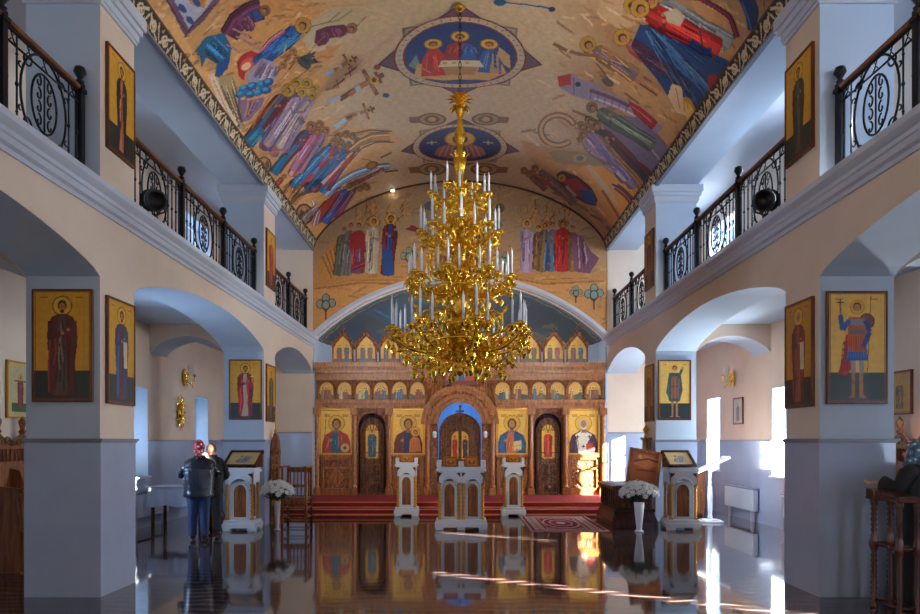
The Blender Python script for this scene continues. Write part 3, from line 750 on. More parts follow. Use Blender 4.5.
def f_rock1(C):      # pale rock faces below
    C.poly([(214, 86), (220, 76), (232, 74), (238, 88), (236, 104), (244, 118), (246, 132), (236, 127), (228, 116), (218, 100)], (170, 146, 104))
    folds(C, [(216, 84), (238, 128), (246, 126), (234, 76)], [(110, 90, 60), (214, 196, 150), (130, 104, 64), (90, 70, 50)], 1.6, 20, 9)
    C.poly([(207, 74), (214, 72), (224, 98), (238, 124), (234, 128), (222, 112)], (226, 200, 172)); C.line([(213, 80), (230, 118)], .8, (170, 120, 90))
    C.line([(165, 30), (176, 38), (186, 42), (196, 66), (204, 76)], .9, (140, 96, 60)); C.line([(150, 10), (158, 22), (170, 24)], .9, (140, 96, 60)); C.line([(190, 74), (204, 84), (212, 92)], .9, (150, 96, 50))
fresco('fresco of pale brown rocks with long cracks along the left springing', 7.2, 13, f_rock1)
def f_ascent(C):     # tall blue robed figure with a red aureole and clouds
    C.poly([(236, 62), (242, 54), (252, 50), (262, 54), (258, 64), (246, 72), (244, 82), (238, 76)], RED); C.ell(248, 64, 9, 6, col=(214, 90, 70), rot=-.6); C.ell(246, 66, 5, 3.4, col=(230, 190, 150), rot=-.6)
    saint(C, (303, 25), (256, 66), 18, (40, 100, 160), BLU, halo=None, detail=2, R=random.Random(4)); folds(C, [(296, 28), (262, 52), (268, 66), (304, 36)], [(60, 120, 180), (14, 36, 90), (50, 140, 190)], 1.3, 12, 4)
    halo(C, 303, 25, 8.5, rot=.3); C.line([(286, 44), (284, 52)], 1.6, (200, 170, 100))
    band(C, [(284, 30), (270, 40), (262, 50)], 5, 5, (180, 110, 120))
    C.poly([(262, 58), (274, 62), (280, 72), (272, 84), (258, 82), (248, 84), (246, 74)], (150, 150, 176)); folds(C, [(262, 58), (248, 82), (272, 82), (278, 66)], [(206, 190, 200), (96, 84, 120), (176, 90, 80), (90, 120, 170)], 2, 18, 8)
    for i, (x, y) in enumerate(((244, 88), (252, 86), (262, 84), (268, 82), (240, 94), (250, 94), (258, 92), (266, 90))): C.ell(x, y, 6, 4.2, col=(20, 80, 140) if i % 2 else (30, 110, 160), rot=-.3); C.ell(x-1, y-1, 3, 1.8, col=(70, 150, 190), rot=-.3)
    C.poly([(238, 98), (250, 100), (266, 96), (262, 106), (250, 120), (240, 124), (236, 112)], (128, 106, 136)); folds(C, [(238, 98), (240, 122), (250, 118), (264, 98)], [(90, 70, 100), (180, 160, 180), (200, 130, 80)], 1.6, 12, 6)
    for x, y in ((278, 68), (284, 62), (288, 70), (274, 76)): C.line([(x, y), (x+10, y-12)], 2.6, (150, 86, 46)); halo(C, x+9, y-11, 4.4, hcol=(190, 140, 80))
fresco('fresco of a tall blue robed figure above a red aureole and blue clouds', 7.6, 13, f_ascent)
def f_mountain(C):   # purple robed figure resting in front of a pale mountain
    C.poly([(302, 40), (312, 20), (330, 10), (352, 6), (376, 12), (364, 20), (352, 30), (338, 42), (322, 48), (306, 48)], (196, 178, 140))
    for p in ((312, 26, 340, 12), (320, 24, 352, 10), (338, 38, 366, 16)): C.line([p[:2], ((p[0]+p[2])/2+2, (p[1]+p[3])/2+3), p[2:]], 1.3, (140, 120, 90))
    C.poly([(314, 42), (316, 30), (326, 26), (344, 24), (350, 30), (342, 36), (330, 38), (326, 44), (318, 46)], PUR); folds(C, [(316, 32), (318, 44), (346, 34), (340, 25)], [(50, 20, 40), (150, 90, 120)], 1.2, 10, 2); halo(C, 352, 28, 5.6, hcol=(170, 120, 90))
    C.line([(276, 90), (300, 62), (322, 38)], 1.1, (150, 100, 50)); C.line([(256, 104), (284, 76), (312, 50)], 1, (160, 100, 60))
    C.poly([(296, 58), (306, 54), (318, 50), (312, 58), (324, 62), (312, 64), (308, 71), (300, 66)], (70, 76, 76)); folds(C, [(298, 58), (306, 68), (320, 62), (314, 52)], [(120, 130, 130), (30, 36, 40)], .9, 8, 2)
fresco('fresco of a purple robed figure lying against a pale mountain, beside a grey bird', 8.4, 14, f_mountain)
def cross(C, x, y, k, ang, body=True):
    ca, sa = math.cos(ang), math.sin(ang)
    P = lambda u, v: (x+k*(u*ca-v*sa), y+k*(u*sa+v*ca))
    C.line([P(-26, 0), P(12, 0)], k*4.2, (112, 76, 48)); C.line([P(0, -11), P(0, 11)], k*3.8, (126, 82, 50)); C.line([P(7, -5), P(7, 5)], k*3, (120, 78, 46))
    if body:
        C.line([P(-18, 1), P(-8, -1), P(1, 0)], k*3.6, SKIN); C.line([P(1, 0), P(-1, -8)], k*2, SKIN); C.line([P(1, 0), P(-1, 8)], k*2, SKIN); C.ell(*P(3.4, 0), k*3.2, k*3.2, col=HALO); C.ell(*P(3.4, 0), k*1.8, k*1.8, col=(90, 50, 30)); C.line([P(-12, 0), P(-8, 0)], k*5, (180, 190, 200))
def f_crosses(C):
    cross(C, 348, 62, .9, -.55); cross(C, 370, 82, 1.35, -.52); cross(C, 366, 111, .8, -.35)
    for x, y in ((338, 84), (350, 72)): C.line([(x-6, y+3), (x, y), (x+7, y-6)], 2.4, (140, 70, 50)); C.line([(x-2, y-5), (x+1, y+4)], 1.6, (120, 60, 40))
    C.ell(377, 67, 4, 3, col=(150, 60, 50)); C.ell(386, 95, 4, 2.6, col=(50, 90, 130)); C.line([(326, 74), (334, 70)], 5, (150, 176, 196)); C.line([(334, 127), (346, 119)], 5, (170, 196, 210)); C.line([(326, 102), (340, 96)], 4, (176, 180, 200))
fresco('fresco of three brown crosses on the cream left part of the vault', 9.5, 17.5, f_crosses)
def f_mourners(C):   # group of robes slanting below the crosses
    H = (218, 180, 40)
    crowd(C, [((314, 88), (284, 152), 11, LIL, (150, 140, 170), H), ((307, 83), (272, 156), 12, (190, 90, 90), (120, 100, 140), H), ((312, 96), (278, 148), 10, CRE, (176, 150, 160), H),
              ((297, 83), (262, 150), 13, (120, 44, 40), (90, 84, 130), H), ((302, 92), (266, 146), 11, (190, 150, 140), LIL, H), ((288, 90), (247, 143), 15, TEAL, DRED, H)], 3)
    band(C, [(262, 128), (252, 138), (247, 144)], 12, 15, TEAL); folds(C, [(256, 130), (244, 142), (254, 146), (266, 132)], [(10, 40, 80), (60, 140, 170)], 1.1, 8, 2)
    C.line([(262, 118), (290, 84), (312, 66)], 1.6, (150, 100, 44)); C.line([(252, 128), (270, 96)], 1.3, (170, 110, 50)); C.line([(258, 156), (286, 150)], 2, PNK)
fresco('fresco of mourners with clustered yellow haloes in dark red and lilac robes', 7.6, 15, f_mourners)
def f_soldiers(C):
    crowd(C, [((326, 130), (300, 174), 9, (190, 120, 120), (90, 100, 150), (176, 110, 60)), ((320, 124), (290, 176), 10, (200, 170, 160), RED, (176, 110, 60)), ((318, 131), (292, 170), 9, LIL, (186, 90, 120), (176, 110, 60)), ((311, 126), (275, 172), 12, TEAL, PUR, (176, 110, 60))], 5)
    band(C, [(286, 156), (278, 166), (273, 174)], 9, 10, TEAL); C.poly([(296, 116), (302, 114), (306, 122), (300, 126)], (96, 60, 36)); C.line([(298, 118), (284, 150)], 2.4, (150, 50, 50))
fresco('fresco of a narrow huddle of violet and red robes between two larger groups', 8, 15, f_soldiers)
def f_crowd(C):      # big bright group
    cs = [((176, 50, 44), (50, 90, 150)), ((30, 96, 150), (50, 130, 180)), ((190, 120, 90), (150, 50, 50)), ((60, 110, 160), (30, 60, 120)), ((196, 176, 170), (160, 60, 50)), ((24, 80, 140), (40, 110, 160)), ((170, 60, 60), (90, 80, 120)), ((60, 140, 180), (30, 90, 150))]
    hs = [(358, 141), (353, 136), (346, 134), (338, 136), (356, 148), (349, 147), (341, 145), (334, 142)]
    fs_ = [(326, 190), (320, 192), (313, 192), (306, 190), (322, 184), (312, 186), (302, 186), (291, 187)]
    crowd(C, [(h, f, 9, c[0], c[1], (160, 124, 70)) for h, f, c in zip(hs, fs_, cs)], 8)
    for i in range(5): C.line([(334-i*5, 146+i*7), (328-i*5, 154+i*7)], 2.2, (60, 150, 196) if i % 2 else (190, 60, 50))
    band(C, [(390, 136), (372, 137), (360, 142), (350, 150)], 11, 6, (186, 140, 94)); C.line([(394, 142), (376, 142), (362, 148), (348, 164)], 1.6, (120, 80, 50)); C.line([(392, 131), (370, 130), (352, 134)], 1.8, (140, 100, 64))
fresco('fresco of a large crowd in red and bright blue stripes under brown haloes', 9, 16.6, f_crowd)
def f_river(C):
    band(C, [(390, 166), (372, 168), (354, 174), (338, 184), (326, 196)], 7, 9, (150, 172, 200)); folds(C, [(386, 164), (326, 190), (334, 198), (388, 170)], [(90, 110, 150), (220, 220, 220), (140, 70, 60)], 1.1, 12, 4)
    C.ell(372, 165, 7, 4, col=(140, 100, 60), rot=-.3); C.ell(372, 165, 4, 2.4, col=SKIN, rot=-.3); C.line([(380, 158), (392, 152)], 2, (100, 80, 70)); C.line([(384, 172), (398, 170)], 2, (100, 80, 70))
    band(C, [(322, 182), (308, 184), (298, 194), (292, 204)], 6, 8, (196, 146, 90)); C.line([(320, 186), (304, 192), (284, 206)], 2.4, (110, 66, 36)); C.line([(328, 178), (312, 180)], 2, (120, 72, 40))
    for k in range(7): C.line([(284+k*3, 186-k*.4), (280+k*3.2, 194-k*.3)], 1.1, (150, 76, 40))
    C.line([(286, 208), (298, 196), (316, 190)], 3.2, (90, 60, 46)); C.poly([(282, 204), (286, 198), (296, 200), (288, 210)], (120, 80, 56))
fresco('fresco of a pale blue winged figure over a brown animal on orange ground', 9, 17.6, f_river)
def f_panelred(C):
    C.poly([(338, 186), (342, 188), (334, 206), (322, 222), (316, 226), (318, 212), (328, 198)], (166, 60, 40)); crowd(C, [((357, 182), (336, 220), 8, (130, 50, 70), (90, 60, 90), HALO), ((350, 186), (324, 223), 10, (60, 100, 170), (40, 70, 140), HALO)], 2)
    folds(C, [(340, 190), (320, 220), (330, 222), (352, 194)], [(20, 40, 100), (170, 120, 130), (100, 30, 30)], 1.2, 12, 7)
    for x, y in ((350, 184), (357, 182), (363, 184), (360, 188), (367, 187)): halo(C, x, y, 3.8, hcol=(160, 120, 80), rot=-.3)
    band(C, [(312, 200), (318, 212), (314, 226)], 4, 7, (180, 160, 170), False)
fresco('fresco of a slanting red panel and blue robed figure by the end wall, left', 10, 17.8, f_panelred)
for x_, y_, s_, lb in ((304, 214, 1.0, 'fresco of a dark framed medallion above the left border, nearer the end wall'), (264, 165, .85, 'fresco of a dark framed medallion above the left border, nearer the camera')):
    def f_medal(C, x=x_, y=y_, s_=s_):
        C.ell(x, y, 9*s_, 11*s_, col=(70, 44, 32)); C.ell(x, y, 7*s_, 9*s_, col=(170, 124, 84)); C.ell(x-2, y+1, 2.6*s_, 6*s_, col=(90, 60, 44)); C.ell(x+3, y, 2.2*s_, 5*s_, col=(110, 70, 50)); C.ell(x, y-5*s_, 2, 2, col=(200, 150, 90))
    fresco(lb, 8, 17.6, f_medal)

# roundels at the crown
def roundel(label, cy_, r, fill, draw, star=(110, 74, 100)):
    s0 = SLEN/2
    C = Canvas(SLEN, 4.0, 0.0145, None, oy=cy_-2.0)
    def D(rr, n, rot, col):
        P = [(s0+rr*math.cos(rot+2*PI*i/n), cy_+rr*math.sin(rot+2*PI*i/n)) for i in range(n)]; C.poly(P, col)
    D(r*1.24, 4, PI/4, (130, 120, 104)); D(r*1.17, 4, PI/4, (176, 160, 136)); D(r*1.1, 4, PI/4, (96, 88, 90))
    D(r*1.36, 4, 0, sh(star, .6)); D(r*1.3, 4, 0, star); D(r*1.08, 40, 0, (120, 30, 34)); D(r*1.045, 40, 0, (190, 176, 150)); D(r*.93, 40, 0, (130, 34, 36)); D(r*.9, 40, 0, fill)
    for i in range(44):
        a = 2*PI*i/44; C.line([(s0+r*.96*math.cos(a), cy_+r*.96*math.sin(a)), (s0+r*1.01*math.cos(a), cy_+r*1.01*math.sin(a))], .02, (110, 70, 60))
    draw(C, s0, cy_, r)
    # cut to star: already masked by paint
    return tag(C.mesh('ceiling_fresco', vault_place(0.006), M['paint']), label, 'fresco')
def three(C, s, y, r):      # three seated figures at a table; up is away from the camera
    P = lambda u, v: (s+u*r, y-v*r)   # toward the camera is the top in the photo
    def PL(pts, c): C.poly([P(*p) for p in pts], c)
    PL([(-.85, -.2), (-.7, .1), (-.62, -.5)], (110, 140, 130))
    PL([(-.8, -.6), (-.3, -.78), (.5, -.75), (.78, -.45), (.7, -.2), (-.7, -.2)], (206, 160, 100))
    PL([(-.66, -.6), (-.62, -.1), (-.5, .22), (-.36, .24), (-.22, -.05), (-.16, -.62)], (190, 40, 34)); PL([(-.28, -.1), (-.2, .3), (.0, .42), (.2, .3), (.26, -.12)], (150, 36, 40)); PL([(.0, -.12), (.04, .34), (.2, .3), (.28, -.12)], (36, 90, 170))
    PL([(.3, -.5), (.32, .0), (.42, .22), (.54, .22), (.66, 0), (.7, -.5)], (40, 92, 168)); PL([(.5, -.5), (.52, .1), (.62, .05), (.66, -.5)], (180, 150, 110))
    PL([(-.3, -.14), (.32, -.14), (.4, -.34), (-.36, -.34)], (222, 206, 176)); PL([(-.3, -.34), (.3, -.34), (.24, -.6), (-.24, -.6)], (176, 130, 80))
    for x, y_, c in ((-.42, .36, HALO), (.0, .54, HALO), (.46, .36, HALO)): C.ell(*P(x, y_), r*.15, col=sh(c, .6)); C.ell(*P(x, y_), r*.13, col=c); C.ell(*P(x, y_), r*.075, col=(90, 50, 30)); C.ell(*P(x, y_-.02), r*.05, col=SKIN)
    PL([(.62, .3), (.8, .1), (.84, -.3), (.72, -.2), (.6, .1)], (200, 160, 110))
    for q in (-.25, -.1, .12): C.ell(*P(q, -.22), r*.04, col=(200, 150, 70))
    for x0, y0_, y1_, cs in ((-.45, -.5, .1, [(120, 20, 24), (226, 90, 70)]), (-.05, .0, .3, [(90, 20, 30), (200, 80, 70)]), (.15, .0, .28, [(20, 50, 120), (90, 150, 210)]), (.5, -.4, .15, [(20, 50, 120), (110, 160, 210)])):
        for i in range(8): x = x0+rng.uniform(-.13, .13); C.line([P(x, rng.uniform(y0_, y0_+.15)), P(x0+(x-x0)*.6, rng.uniform(y1_-.12, y1_))], r*.016, rng.choice(cs))
    C.line([P(-.3, -.14), P(.32, -.14)], r*.015, (150, 120, 80)); C.line([P(-.72, -.2), P(-.5, -.5)], r*.03, (190, 130, 70)); C.line([P(.72, -.45), P(.5, -.3)], r*.03, (190, 130, 70))
roundel('painted roundel with three seated figures at the crown of the vault, nearer of the two', 12.05, 1.05, (24, 60, 120), three)
def lord(C, s, y, r):
    P = lambda u, v: (s+u*r, y-v*r)
    C.poly([P(*p) for p in [(-.6, -.45), (-.5, -.1), (-.2, .1), (.2, .1), (.5, -.1), (.6, -.45), (.3, -.72), (-.3, -.72)]], (150, 100, 96)); C.poly([P(*p) for p in [(-.1, -.7), (-.14, .08), (.14, .08), (.3, -.7)]], (96, 70, 110))
    C.ell(*P(0, .32), r*.34, r*.4, col=(180, 130, 60)); C.ell(*P(0, .32), r*.3, r*.36, col=(216, 170, 84)); C.ell(*P(0, .3), r*.17, r*.24, col=(80, 50, 32)); C.ell(*P(0, .26), r*.11, r*.18, col=SKIN)
    for q in (-.62, .62): C.line([P(q-.12, .2), P(q+.12, .2)], r*.05, (190, 180, 140)); C.line([P(q, .1), P(q, .3)], r*.03, (190, 180, 140))
    for i in range(8): x = -.5+i*.14; C.line([P(x, -.6), P(x*.7, -.05)], r*.025, (210, 150, 130))
roundel('painted roundel with one haloed half figure on blue, farther of the two at the crown', 15.7, .99, (22, 56, 104), lord)
for x_, y_, lb in ((432, 119, 'near left'), (486, 119, 'near right'), (432, 169, 'far left'), (485, 169, 'far right')):
    def winged(C, x=x_, y=y_):
        C.ell(x, y, 15, 6.5, col=(110, 84, 60)); C.ell(x, y, 12, 5, col=(170, 140, 100)); C.ell(x, y, 8, 4, col=(120, 86, 60)); C.ell(x, y, 4, 2.4, col=(196, 150, 100))
        d = -1 if x < 460 else 1; C.poly([(x+d*12, y-3), (x+d*24, y-2), (x+d*22, y+4), (x+d*12, y+4)], (130, 92, 60))
    fresco('fresco of a small winged medallion at the %s corner of the farther roundel' % lb, 13.2, 17.8, winged)
def lamp_fresco(C): C.line([(500, 2), (550, 8)], 2, (50, 110, 150)); C.ell(500, 2, 7, 4, col=(40, 90, 130)); C.ell(552, 9, 4, 3, col=(30, 70, 110))
fresco('fresco of a thin blue hanging lamp on the cream crown near the top edge', 9.5, 14, lamp_fresco)
def f_lower(C):      # small figures and animals low on the left side
    H = (170, 120, 70); crowd(C, [((300, 186), (284, 208), 7, (196, 140, 80), (150, 90, 50), H), ((292, 182), (276, 200), 7, (120, 80, 60), (176, 120, 70), H), ((284, 176), (270, 192), 6, (150, 60, 50), (110, 60, 44), H)], 6)
    band(C, [(318, 206), (306, 216), (300, 228)], 6, 9, (186, 170, 176)); C.line([(326, 200), (310, 222)], 1.6, (90, 60, 44))
fresco('fresco of three small brown robed figures low on the left side above the border', 9, 17.7, f_lower)
def f_rocks(C):      # pointed pale rocks behind the crosses
    for pts in ([(270, 100), (282, 82), (292, 76), (290, 86), (276, 104)], [(328, 118), (340, 110), (352, 108), (346, 118), (334, 126)]):
        pass
    C.poly([(262, 112), (276, 92), (288, 74), (300, 70), (312, 74), (296, 82), (284, 98), (270, 118)], (176, 140, 92)); folds(C, [(262, 112), (292, 74), (310, 74), (270, 118)], [(120, 86, 50), (220, 190, 140)], 1.3, 16, 5)

# right side
def f_sea(C):
    C.poly([(640, 24), (652, 24), (664, 30), (690, 40), (712, 52), (732, 62), (742, 60), (745, 68), (738, 84), (720, 100), (704, 118), (696, 136), (684, 138), (690, 120), (676, 112), (660, 84), (644, 64), (630, 46)], (28, 62, 112))
    folds(C, [(642, 26), (692, 132), (742, 66), (664, 28)], [(16, 34, 70), (50, 100, 150), (90, 130, 160), (20, 44, 90)], 1.8, 40, 11)
    C.poly([(704, 66), (712, 58), (726, 70), (728, 84), (718, 92), (708, 84)], (30, 60, 100)); C.poly([(708, 76), (716, 74), (722, 86), (714, 94), (709, 88)], (150, 40, 40)); C.ell(713, 92, 4, 3, col=(210, 150, 60))
    C.poly([(680, 96), (690, 98), (700, 120), (692, 136), (686, 120)], (196, 140, 60)); folds(C, [(682, 98), (688, 132), (696, 130), (694, 104)], [(100, 60, 30), (230, 190, 100)], 1.3, 12, 2)
    C.poly([(672, 84), (682, 86), (684, 110), (690, 118), (676, 112), (668, 96)], (220, 190, 150)); C.line([(676, 88), (680, 108)], .8, (150, 100, 70))
fresco('fresco of dark blue mountain folds filling the right side of the vault', 7.4, 14, f_sea)
def f_angelred(C):
    R = random.Random(6)
    saint(C, (652, 0), (732, 44), 22, (150, 150, 150), GRY, halo=None, detail=2, R=R); saint(C, (640, 8), (720, 50), 25, (190, 50, 40), (150, 30, 34), halo=None, detail=2, R=R)
    C.poly([(664, 12), (676, 8), (686, 16), (680, 26), (668, 22)], (186, 170, 146)); band(C, [(690, 42), (704, 52), (712, 52)], 9, 10, (26, 60, 120))
    halo(C, 650, 0, 9); halo(C, 632, 5, 9); halo(C, 640, 8, 10)
    band(C, [(668, -4), (700, -2), (730, 16), (738, 38)], 6, 7, (116, 40, 60)); C.line([(700, 30), (704, 56)], 1.6, (60, 50, 50))
    C.poly([(736, -6), (756, -2), (760, 10), (756, 34), (748, 30), (744, 12)], (24, 50, 96)); C.line([(742, 2), (752, 30)], 1.6, (60, 100, 150)); C.line([(764, 0), (766, 22)], 2, (120, 50, 50))
fresco('fresco of a red and grey robed angel with three gold haloes near the top right', 6.8, 12.5, f_angelred)
def f_walk(C):
    R = random.Random(3)
    saint(C, (622, 37), (688, 88), 17, (190, 110, 100), (176, 84, 78), halo=None, detail=2, R=R, legs=True); halo(C, 622, 37, 9)
    saint(C, (588, 44), (660, 92), 19, (112, 100, 112), (150, 108, 70), halo=None, detail=2, R=R, legs=True); halo(C, 588, 44, 8.5)
    C.line([(553, 43), (566, 50), (580, 54), (600, 56)], 4, (140, 96, 60)); C.line([(566, 54), (572, 46)], 2.6, (200, 180, 150)); C.line([(596, 62), (612, 84)], 2.2, (120, 84, 54)); C.ell(608, 82, 7, 4, col=(90, 80, 76), rot=.5)
    C.line([(640, 84), (658, 96)], 2, (110, 66, 46)); C.line([(624, 92), (640, 104)], 2.4, (130, 96, 60)); C.line([(612, 28), (606, 40)], 2.4, (180, 120, 90))
fresco('fresco of two walking haloed figures in bronze and rose robes', 7.8, 13.5, f_walk)
def f_tower(C):
    C.poly([(558, 76), (572, 74), (584, 80), (596, 82), (604, 90), (640, 106), (664, 128), (656, 134), (628, 112), (600, 104), (574, 96), (560, 88)], (150, 134, 164))
    C.poly([(557, 76), (571, 73), (571, 84), (559, 87)], (176, 40, 36)); C.line([(574, 78), (574, 94)], .8, (90, 80, 110)); C.ell(578, 84, 3, 2.4, col=(50, 50, 80)); C.line([(590, 90), (630, 106)], 3.6, (110, 70, 90)); C.line([(594, 98), (636, 116)], 2, (200, 190, 206))
    for k in range(6): C.line([(592+k*7, 90+k*3.2), (590+k*7, 98+k*3.4)], .9, (90, 76, 110))
    C.poly([(628, 100), (640, 106), (658, 122), (652, 130), (634, 114)], (170, 36, 44)); C.line([(632, 106), (652, 122)], 1.2, (220, 120, 110))
fresco('fresco of a long lilac building with red roof ends on the right of the vault', 7.8, 14, f_tower)
def f_ring(C):
    for i in range(26):
        a = .5+i*.21
        if a > 5.4: break
        x, y = 558+17*math.cos(-a), 130+15*math.sin(-a); C.ell(x, y, 4, 3.6, col=(140, 100, 66))
    for i in range(40):
        a = .5+i*.125; x, y = 558+17*math.cos(-a), 130+15*math.sin(-a); C.ell(x, y, 1.7, 1.5, col=(206, 170, 120))
    C.line([(572, 110), (586, 116), (600, 122)], 3, (150, 106, 70))
fresco('fresco of an open brown ring beside the lilac building', 9, 15, f_ring)
def f_pilg(C):
    R = random.Random(2)
    C.poly([(600, 112), (640, 118), (668, 146), (664, 176), (652, 190), (634, 170), (606, 138)], (124, 108, 136)); C.line([(612, 120), (660, 160)], 1.2, (190, 180, 200))
    saint(C, (592, 107), (654, 146), 16, (110, 120, 100), (80, 90, 78), halo=None, detail=1, R=R); halo(C, 592, 107, 6, hcol=(150, 120, 76))
    H = (170, 120, 64)
    crowd(C, [((596, 125), (656, 186), 12, (60, 40, 50), DRED, H), ((590, 121), (650, 190), 11, (22, 56, 84), (70, 30, 40), H), ((588, 128), (644, 190), 10, (190, 130, 70), (160, 104, 60), H), ((582, 126), (634, 188), 10, (150, 130, 150), (124, 110, 160), H), ((583, 134), (626, 182), 10, (200, 190, 200), (110, 100, 150), H), ((580, 139), (616, 172), 8, (170, 140, 120), (140, 120, 160), H)], 4)
fresco('fresco of a long file of pilgrims in green, dark red and violet robes', 8.4, 15.5, f_pilg)
def f_cave(C):
    C.poly([(548, 152), (556, 150), (590, 154), (616, 166), (606, 166), (578, 166), (556, 162)], (150, 130, 90)); C.ell(580, 158, 7, 4, col=(190, 150, 90)); C.ell(580, 158, 4, 2.5, col=(90, 110, 100))
    C.poly([(588, 166), (602, 166), (622, 178), (638, 196), (642, 216), (632, 232), (622, 214), (606, 196), (592, 182)], (222, 150, 56)); band(C, [(616, 186), (628, 196), (636, 210)], 7, 7, (140, 60, 60)); C.line([(612, 184), (622, 188), (632, 200)], 2, (50, 40, 50))
    C.poly([(556, 174), (562, 170), (578, 176), (592, 188), (598, 200), (596, 206), (586, 204), (570, 194), (558, 182)], (64, 36, 44)); C.poly([(562, 180), (576, 178), (590, 192), (584, 200), (570, 192)], (150, 50, 50)); C.poly([(578, 190), (592, 190), (597, 204), (586, 203)], (40, 84, 140)); C.line([(566, 186), (576, 196)], 3, (190, 170, 180)); halo(C, 562, 178, 4, rot=.3)
    C.line([(602, 190), (612, 206), (622, 226)], 3, (170, 80, 40)); C.line([(590, 208), (604, 220), (612, 236)], 3, (176, 110, 80)); C.line([(596, 206), (606, 216)], 1.5, (230, 200, 170)); C.line([(606, 226), (616, 240)], 4, (120, 90, 80))
    C.poly([(586, 166), (590, 164), (600, 176), (612, 192), (620, 208), (612, 200), (598, 184)], (200, 170, 130))
fresco('fresco of a reclining figure in a dark cave beside an orange hillside', 9.4, 17.4, f_cave)
def f_group(C):
    H = (160, 110, 60)
    crowd(C, [((535, 168), (578, 200), 9, (120, 110, 110), (100, 96, 100), H), ((545, 178), (574, 204), 8, (96, 100, 110), (120, 84, 70), H), ((524, 170), (548, 184), 8, (150, 50, 50), (150, 90, 56), H), ((529, 174), (546, 190), 7, (90, 90, 100), (130, 60, 50), H)], 3)
    C.line([(584, 210), (596, 222), (604, 238)], 4, (190, 130, 100)); C.line([(590, 214), (604, 222)], 2, (110, 70, 60)); C.line([(552, 192), (590, 212)], 2.4, (130, 96, 70))
fresco('fresco of a small dark group of angels beside the end wall, right side', 10.5, 17.8, f_group)

# frescoes of the end wall above the chancel
def wfresco(label, draw):
    C = Canvas(2*NX, 4.2, 0.017, None, ox=-NX, oy=4.1, T=end_px)
    draw(C); return tag(C.mesh('wall_fresco', end_place(.008), M['paint']), label, 'fresco')
def flames(C, x0, x1, y0, y1, n, seed):
    R = random.Random(seed)
    for i in range(n):
        x = R.uniform(x0, x1); y = R.uniform(y0, y1); C.line([(x, y+5), (x+R.uniform(-4, 2), y), (x+R.uniform(-2, 6), y-6)], 1.6, R.choice([(170, 116, 66), (206, 150, 90), (140, 90, 50)]))
def w_left(C):
    flames(C, 355, 408, 205, 226, 40, 3)
    C.poly([(318, 262), (326, 252), (338, 236), (345, 240), (340, 262), (330, 282), (324, 280)], (206, 140, 64)); 
    for i in range(5): C.line([(322+i*4, 256-i*3), (332+i*2, 278-i*2)], 1.1, (130, 80, 40))
    saint(C, (344, 230), (338, 276), 12, (90, 90, 80), (110, 104, 84), halo=None, detail=1); saint(C, (351, 226), (346, 276), 13, (100, 90, 100), (120, 116, 110), halo=None, detail=1)
    saint(C, (359, 226), (358, 274), 15, (110, 80, 110), (140, 50, 56), halo=None, detail=1); C.poly([(350, 234), (362, 230), (368, 236), (366, 248), (350, 250)], (160, 44, 44)); band(C, [(352, 268), (366, 262), (376, 256)], 6, 5, (150, 40, 60))
    saint(C, (374, 222), (371, 274), 15, (206, 196, 170), (190, 170, 150), halo=(206, 160, 80), detail=1)
    saint(C, (391, 219), (387, 276), 16, BLU, (98, 20, 34), halo=(212, 160, 70), detail=2); C.poly([(382, 248), (392, 250), (394, 276), (383, 276)], (36, 76, 140)); C.line([(394, 230), (412, 228)], 2, SKIN)
    C.poly([(405, 230), (412, 224), (420, 228), (418, 233)], (130, 50, 60))
    C.line([(335, 284), (350, 280), (400, 280)], 1.2, (150, 100, 60))
wfresco('fresco of apostles behind a dark red robed figure, left of the chandelier', w_left)
def w_right(C):
    flames(C, 515, 572, 204, 222, 46, 5)
    saint(C, (527, 224), (526, 273), 14, (190, 160, 190), (166, 140, 170), halo=(206, 160, 90), detail=1); saint(C, (545, 226), (541, 272), 13, (150, 110, 50), (60, 84, 110), halo=(190, 130, 60), detail=1)
    saint(C, (538, 228), (536, 270), 9, (130, 90, 50), (110, 80, 46), halo=None, detail=1); saint(C, (553, 225), (551, 272), 10, (100, 110, 130), (84, 96, 116), halo=None, detail=1)
    saint(C, (563, 224), (562, 272), 17, (180, 40, 36), (178, 36, 34), halo=(160, 100, 50), detail=1); saint(C, (573, 228), (572, 272), 10, (160, 110, 60), (120, 80, 46), halo=None, detail=1)
    C.poly([(572, 232), (582, 236), (592, 252), (600, 258), (594, 268), (590, 274), (574, 272), (572, 250)], (130, 84, 100)); folds(C, [(574, 234), (574, 270), (592, 272), (586, 242)], [(80, 50, 70), (190, 150, 160)], 1.2, 10, 3)
    C.line([(524, 276), (535, 280), (588, 278)], 1.2, (150, 100, 60))
wfresco('fresco of robed figures around one in scarlet, right of the chandelier', w_right)
def w_mid(C):
    flames(C, 424, 500, 184, 214, 50, 7)
    C.ell(430, 206, 6, 5, col=(96, 110, 116)); C.ell(497, 225, 6, 5, col=(96, 110, 116)); C.ell(500, 208, 5, 5, col=(110, 100, 80))
    saint(C, (448, 218), (446, 268), 26, (150, 70, 60), (200, 140, 70), halo=(226, 180, 80), detail=2); saint(C, (474, 214), (474, 268), 24, (120, 60, 60), (150, 110, 60), halo=(226, 180, 80), detail=2)
    C.poly([(436, 262), (448, 268), (486, 268), (480, 250), (440, 248)], (130, 44, 50))
wfresco('fresco of two seated gold haloed figures behind the chandelier', w_mid)
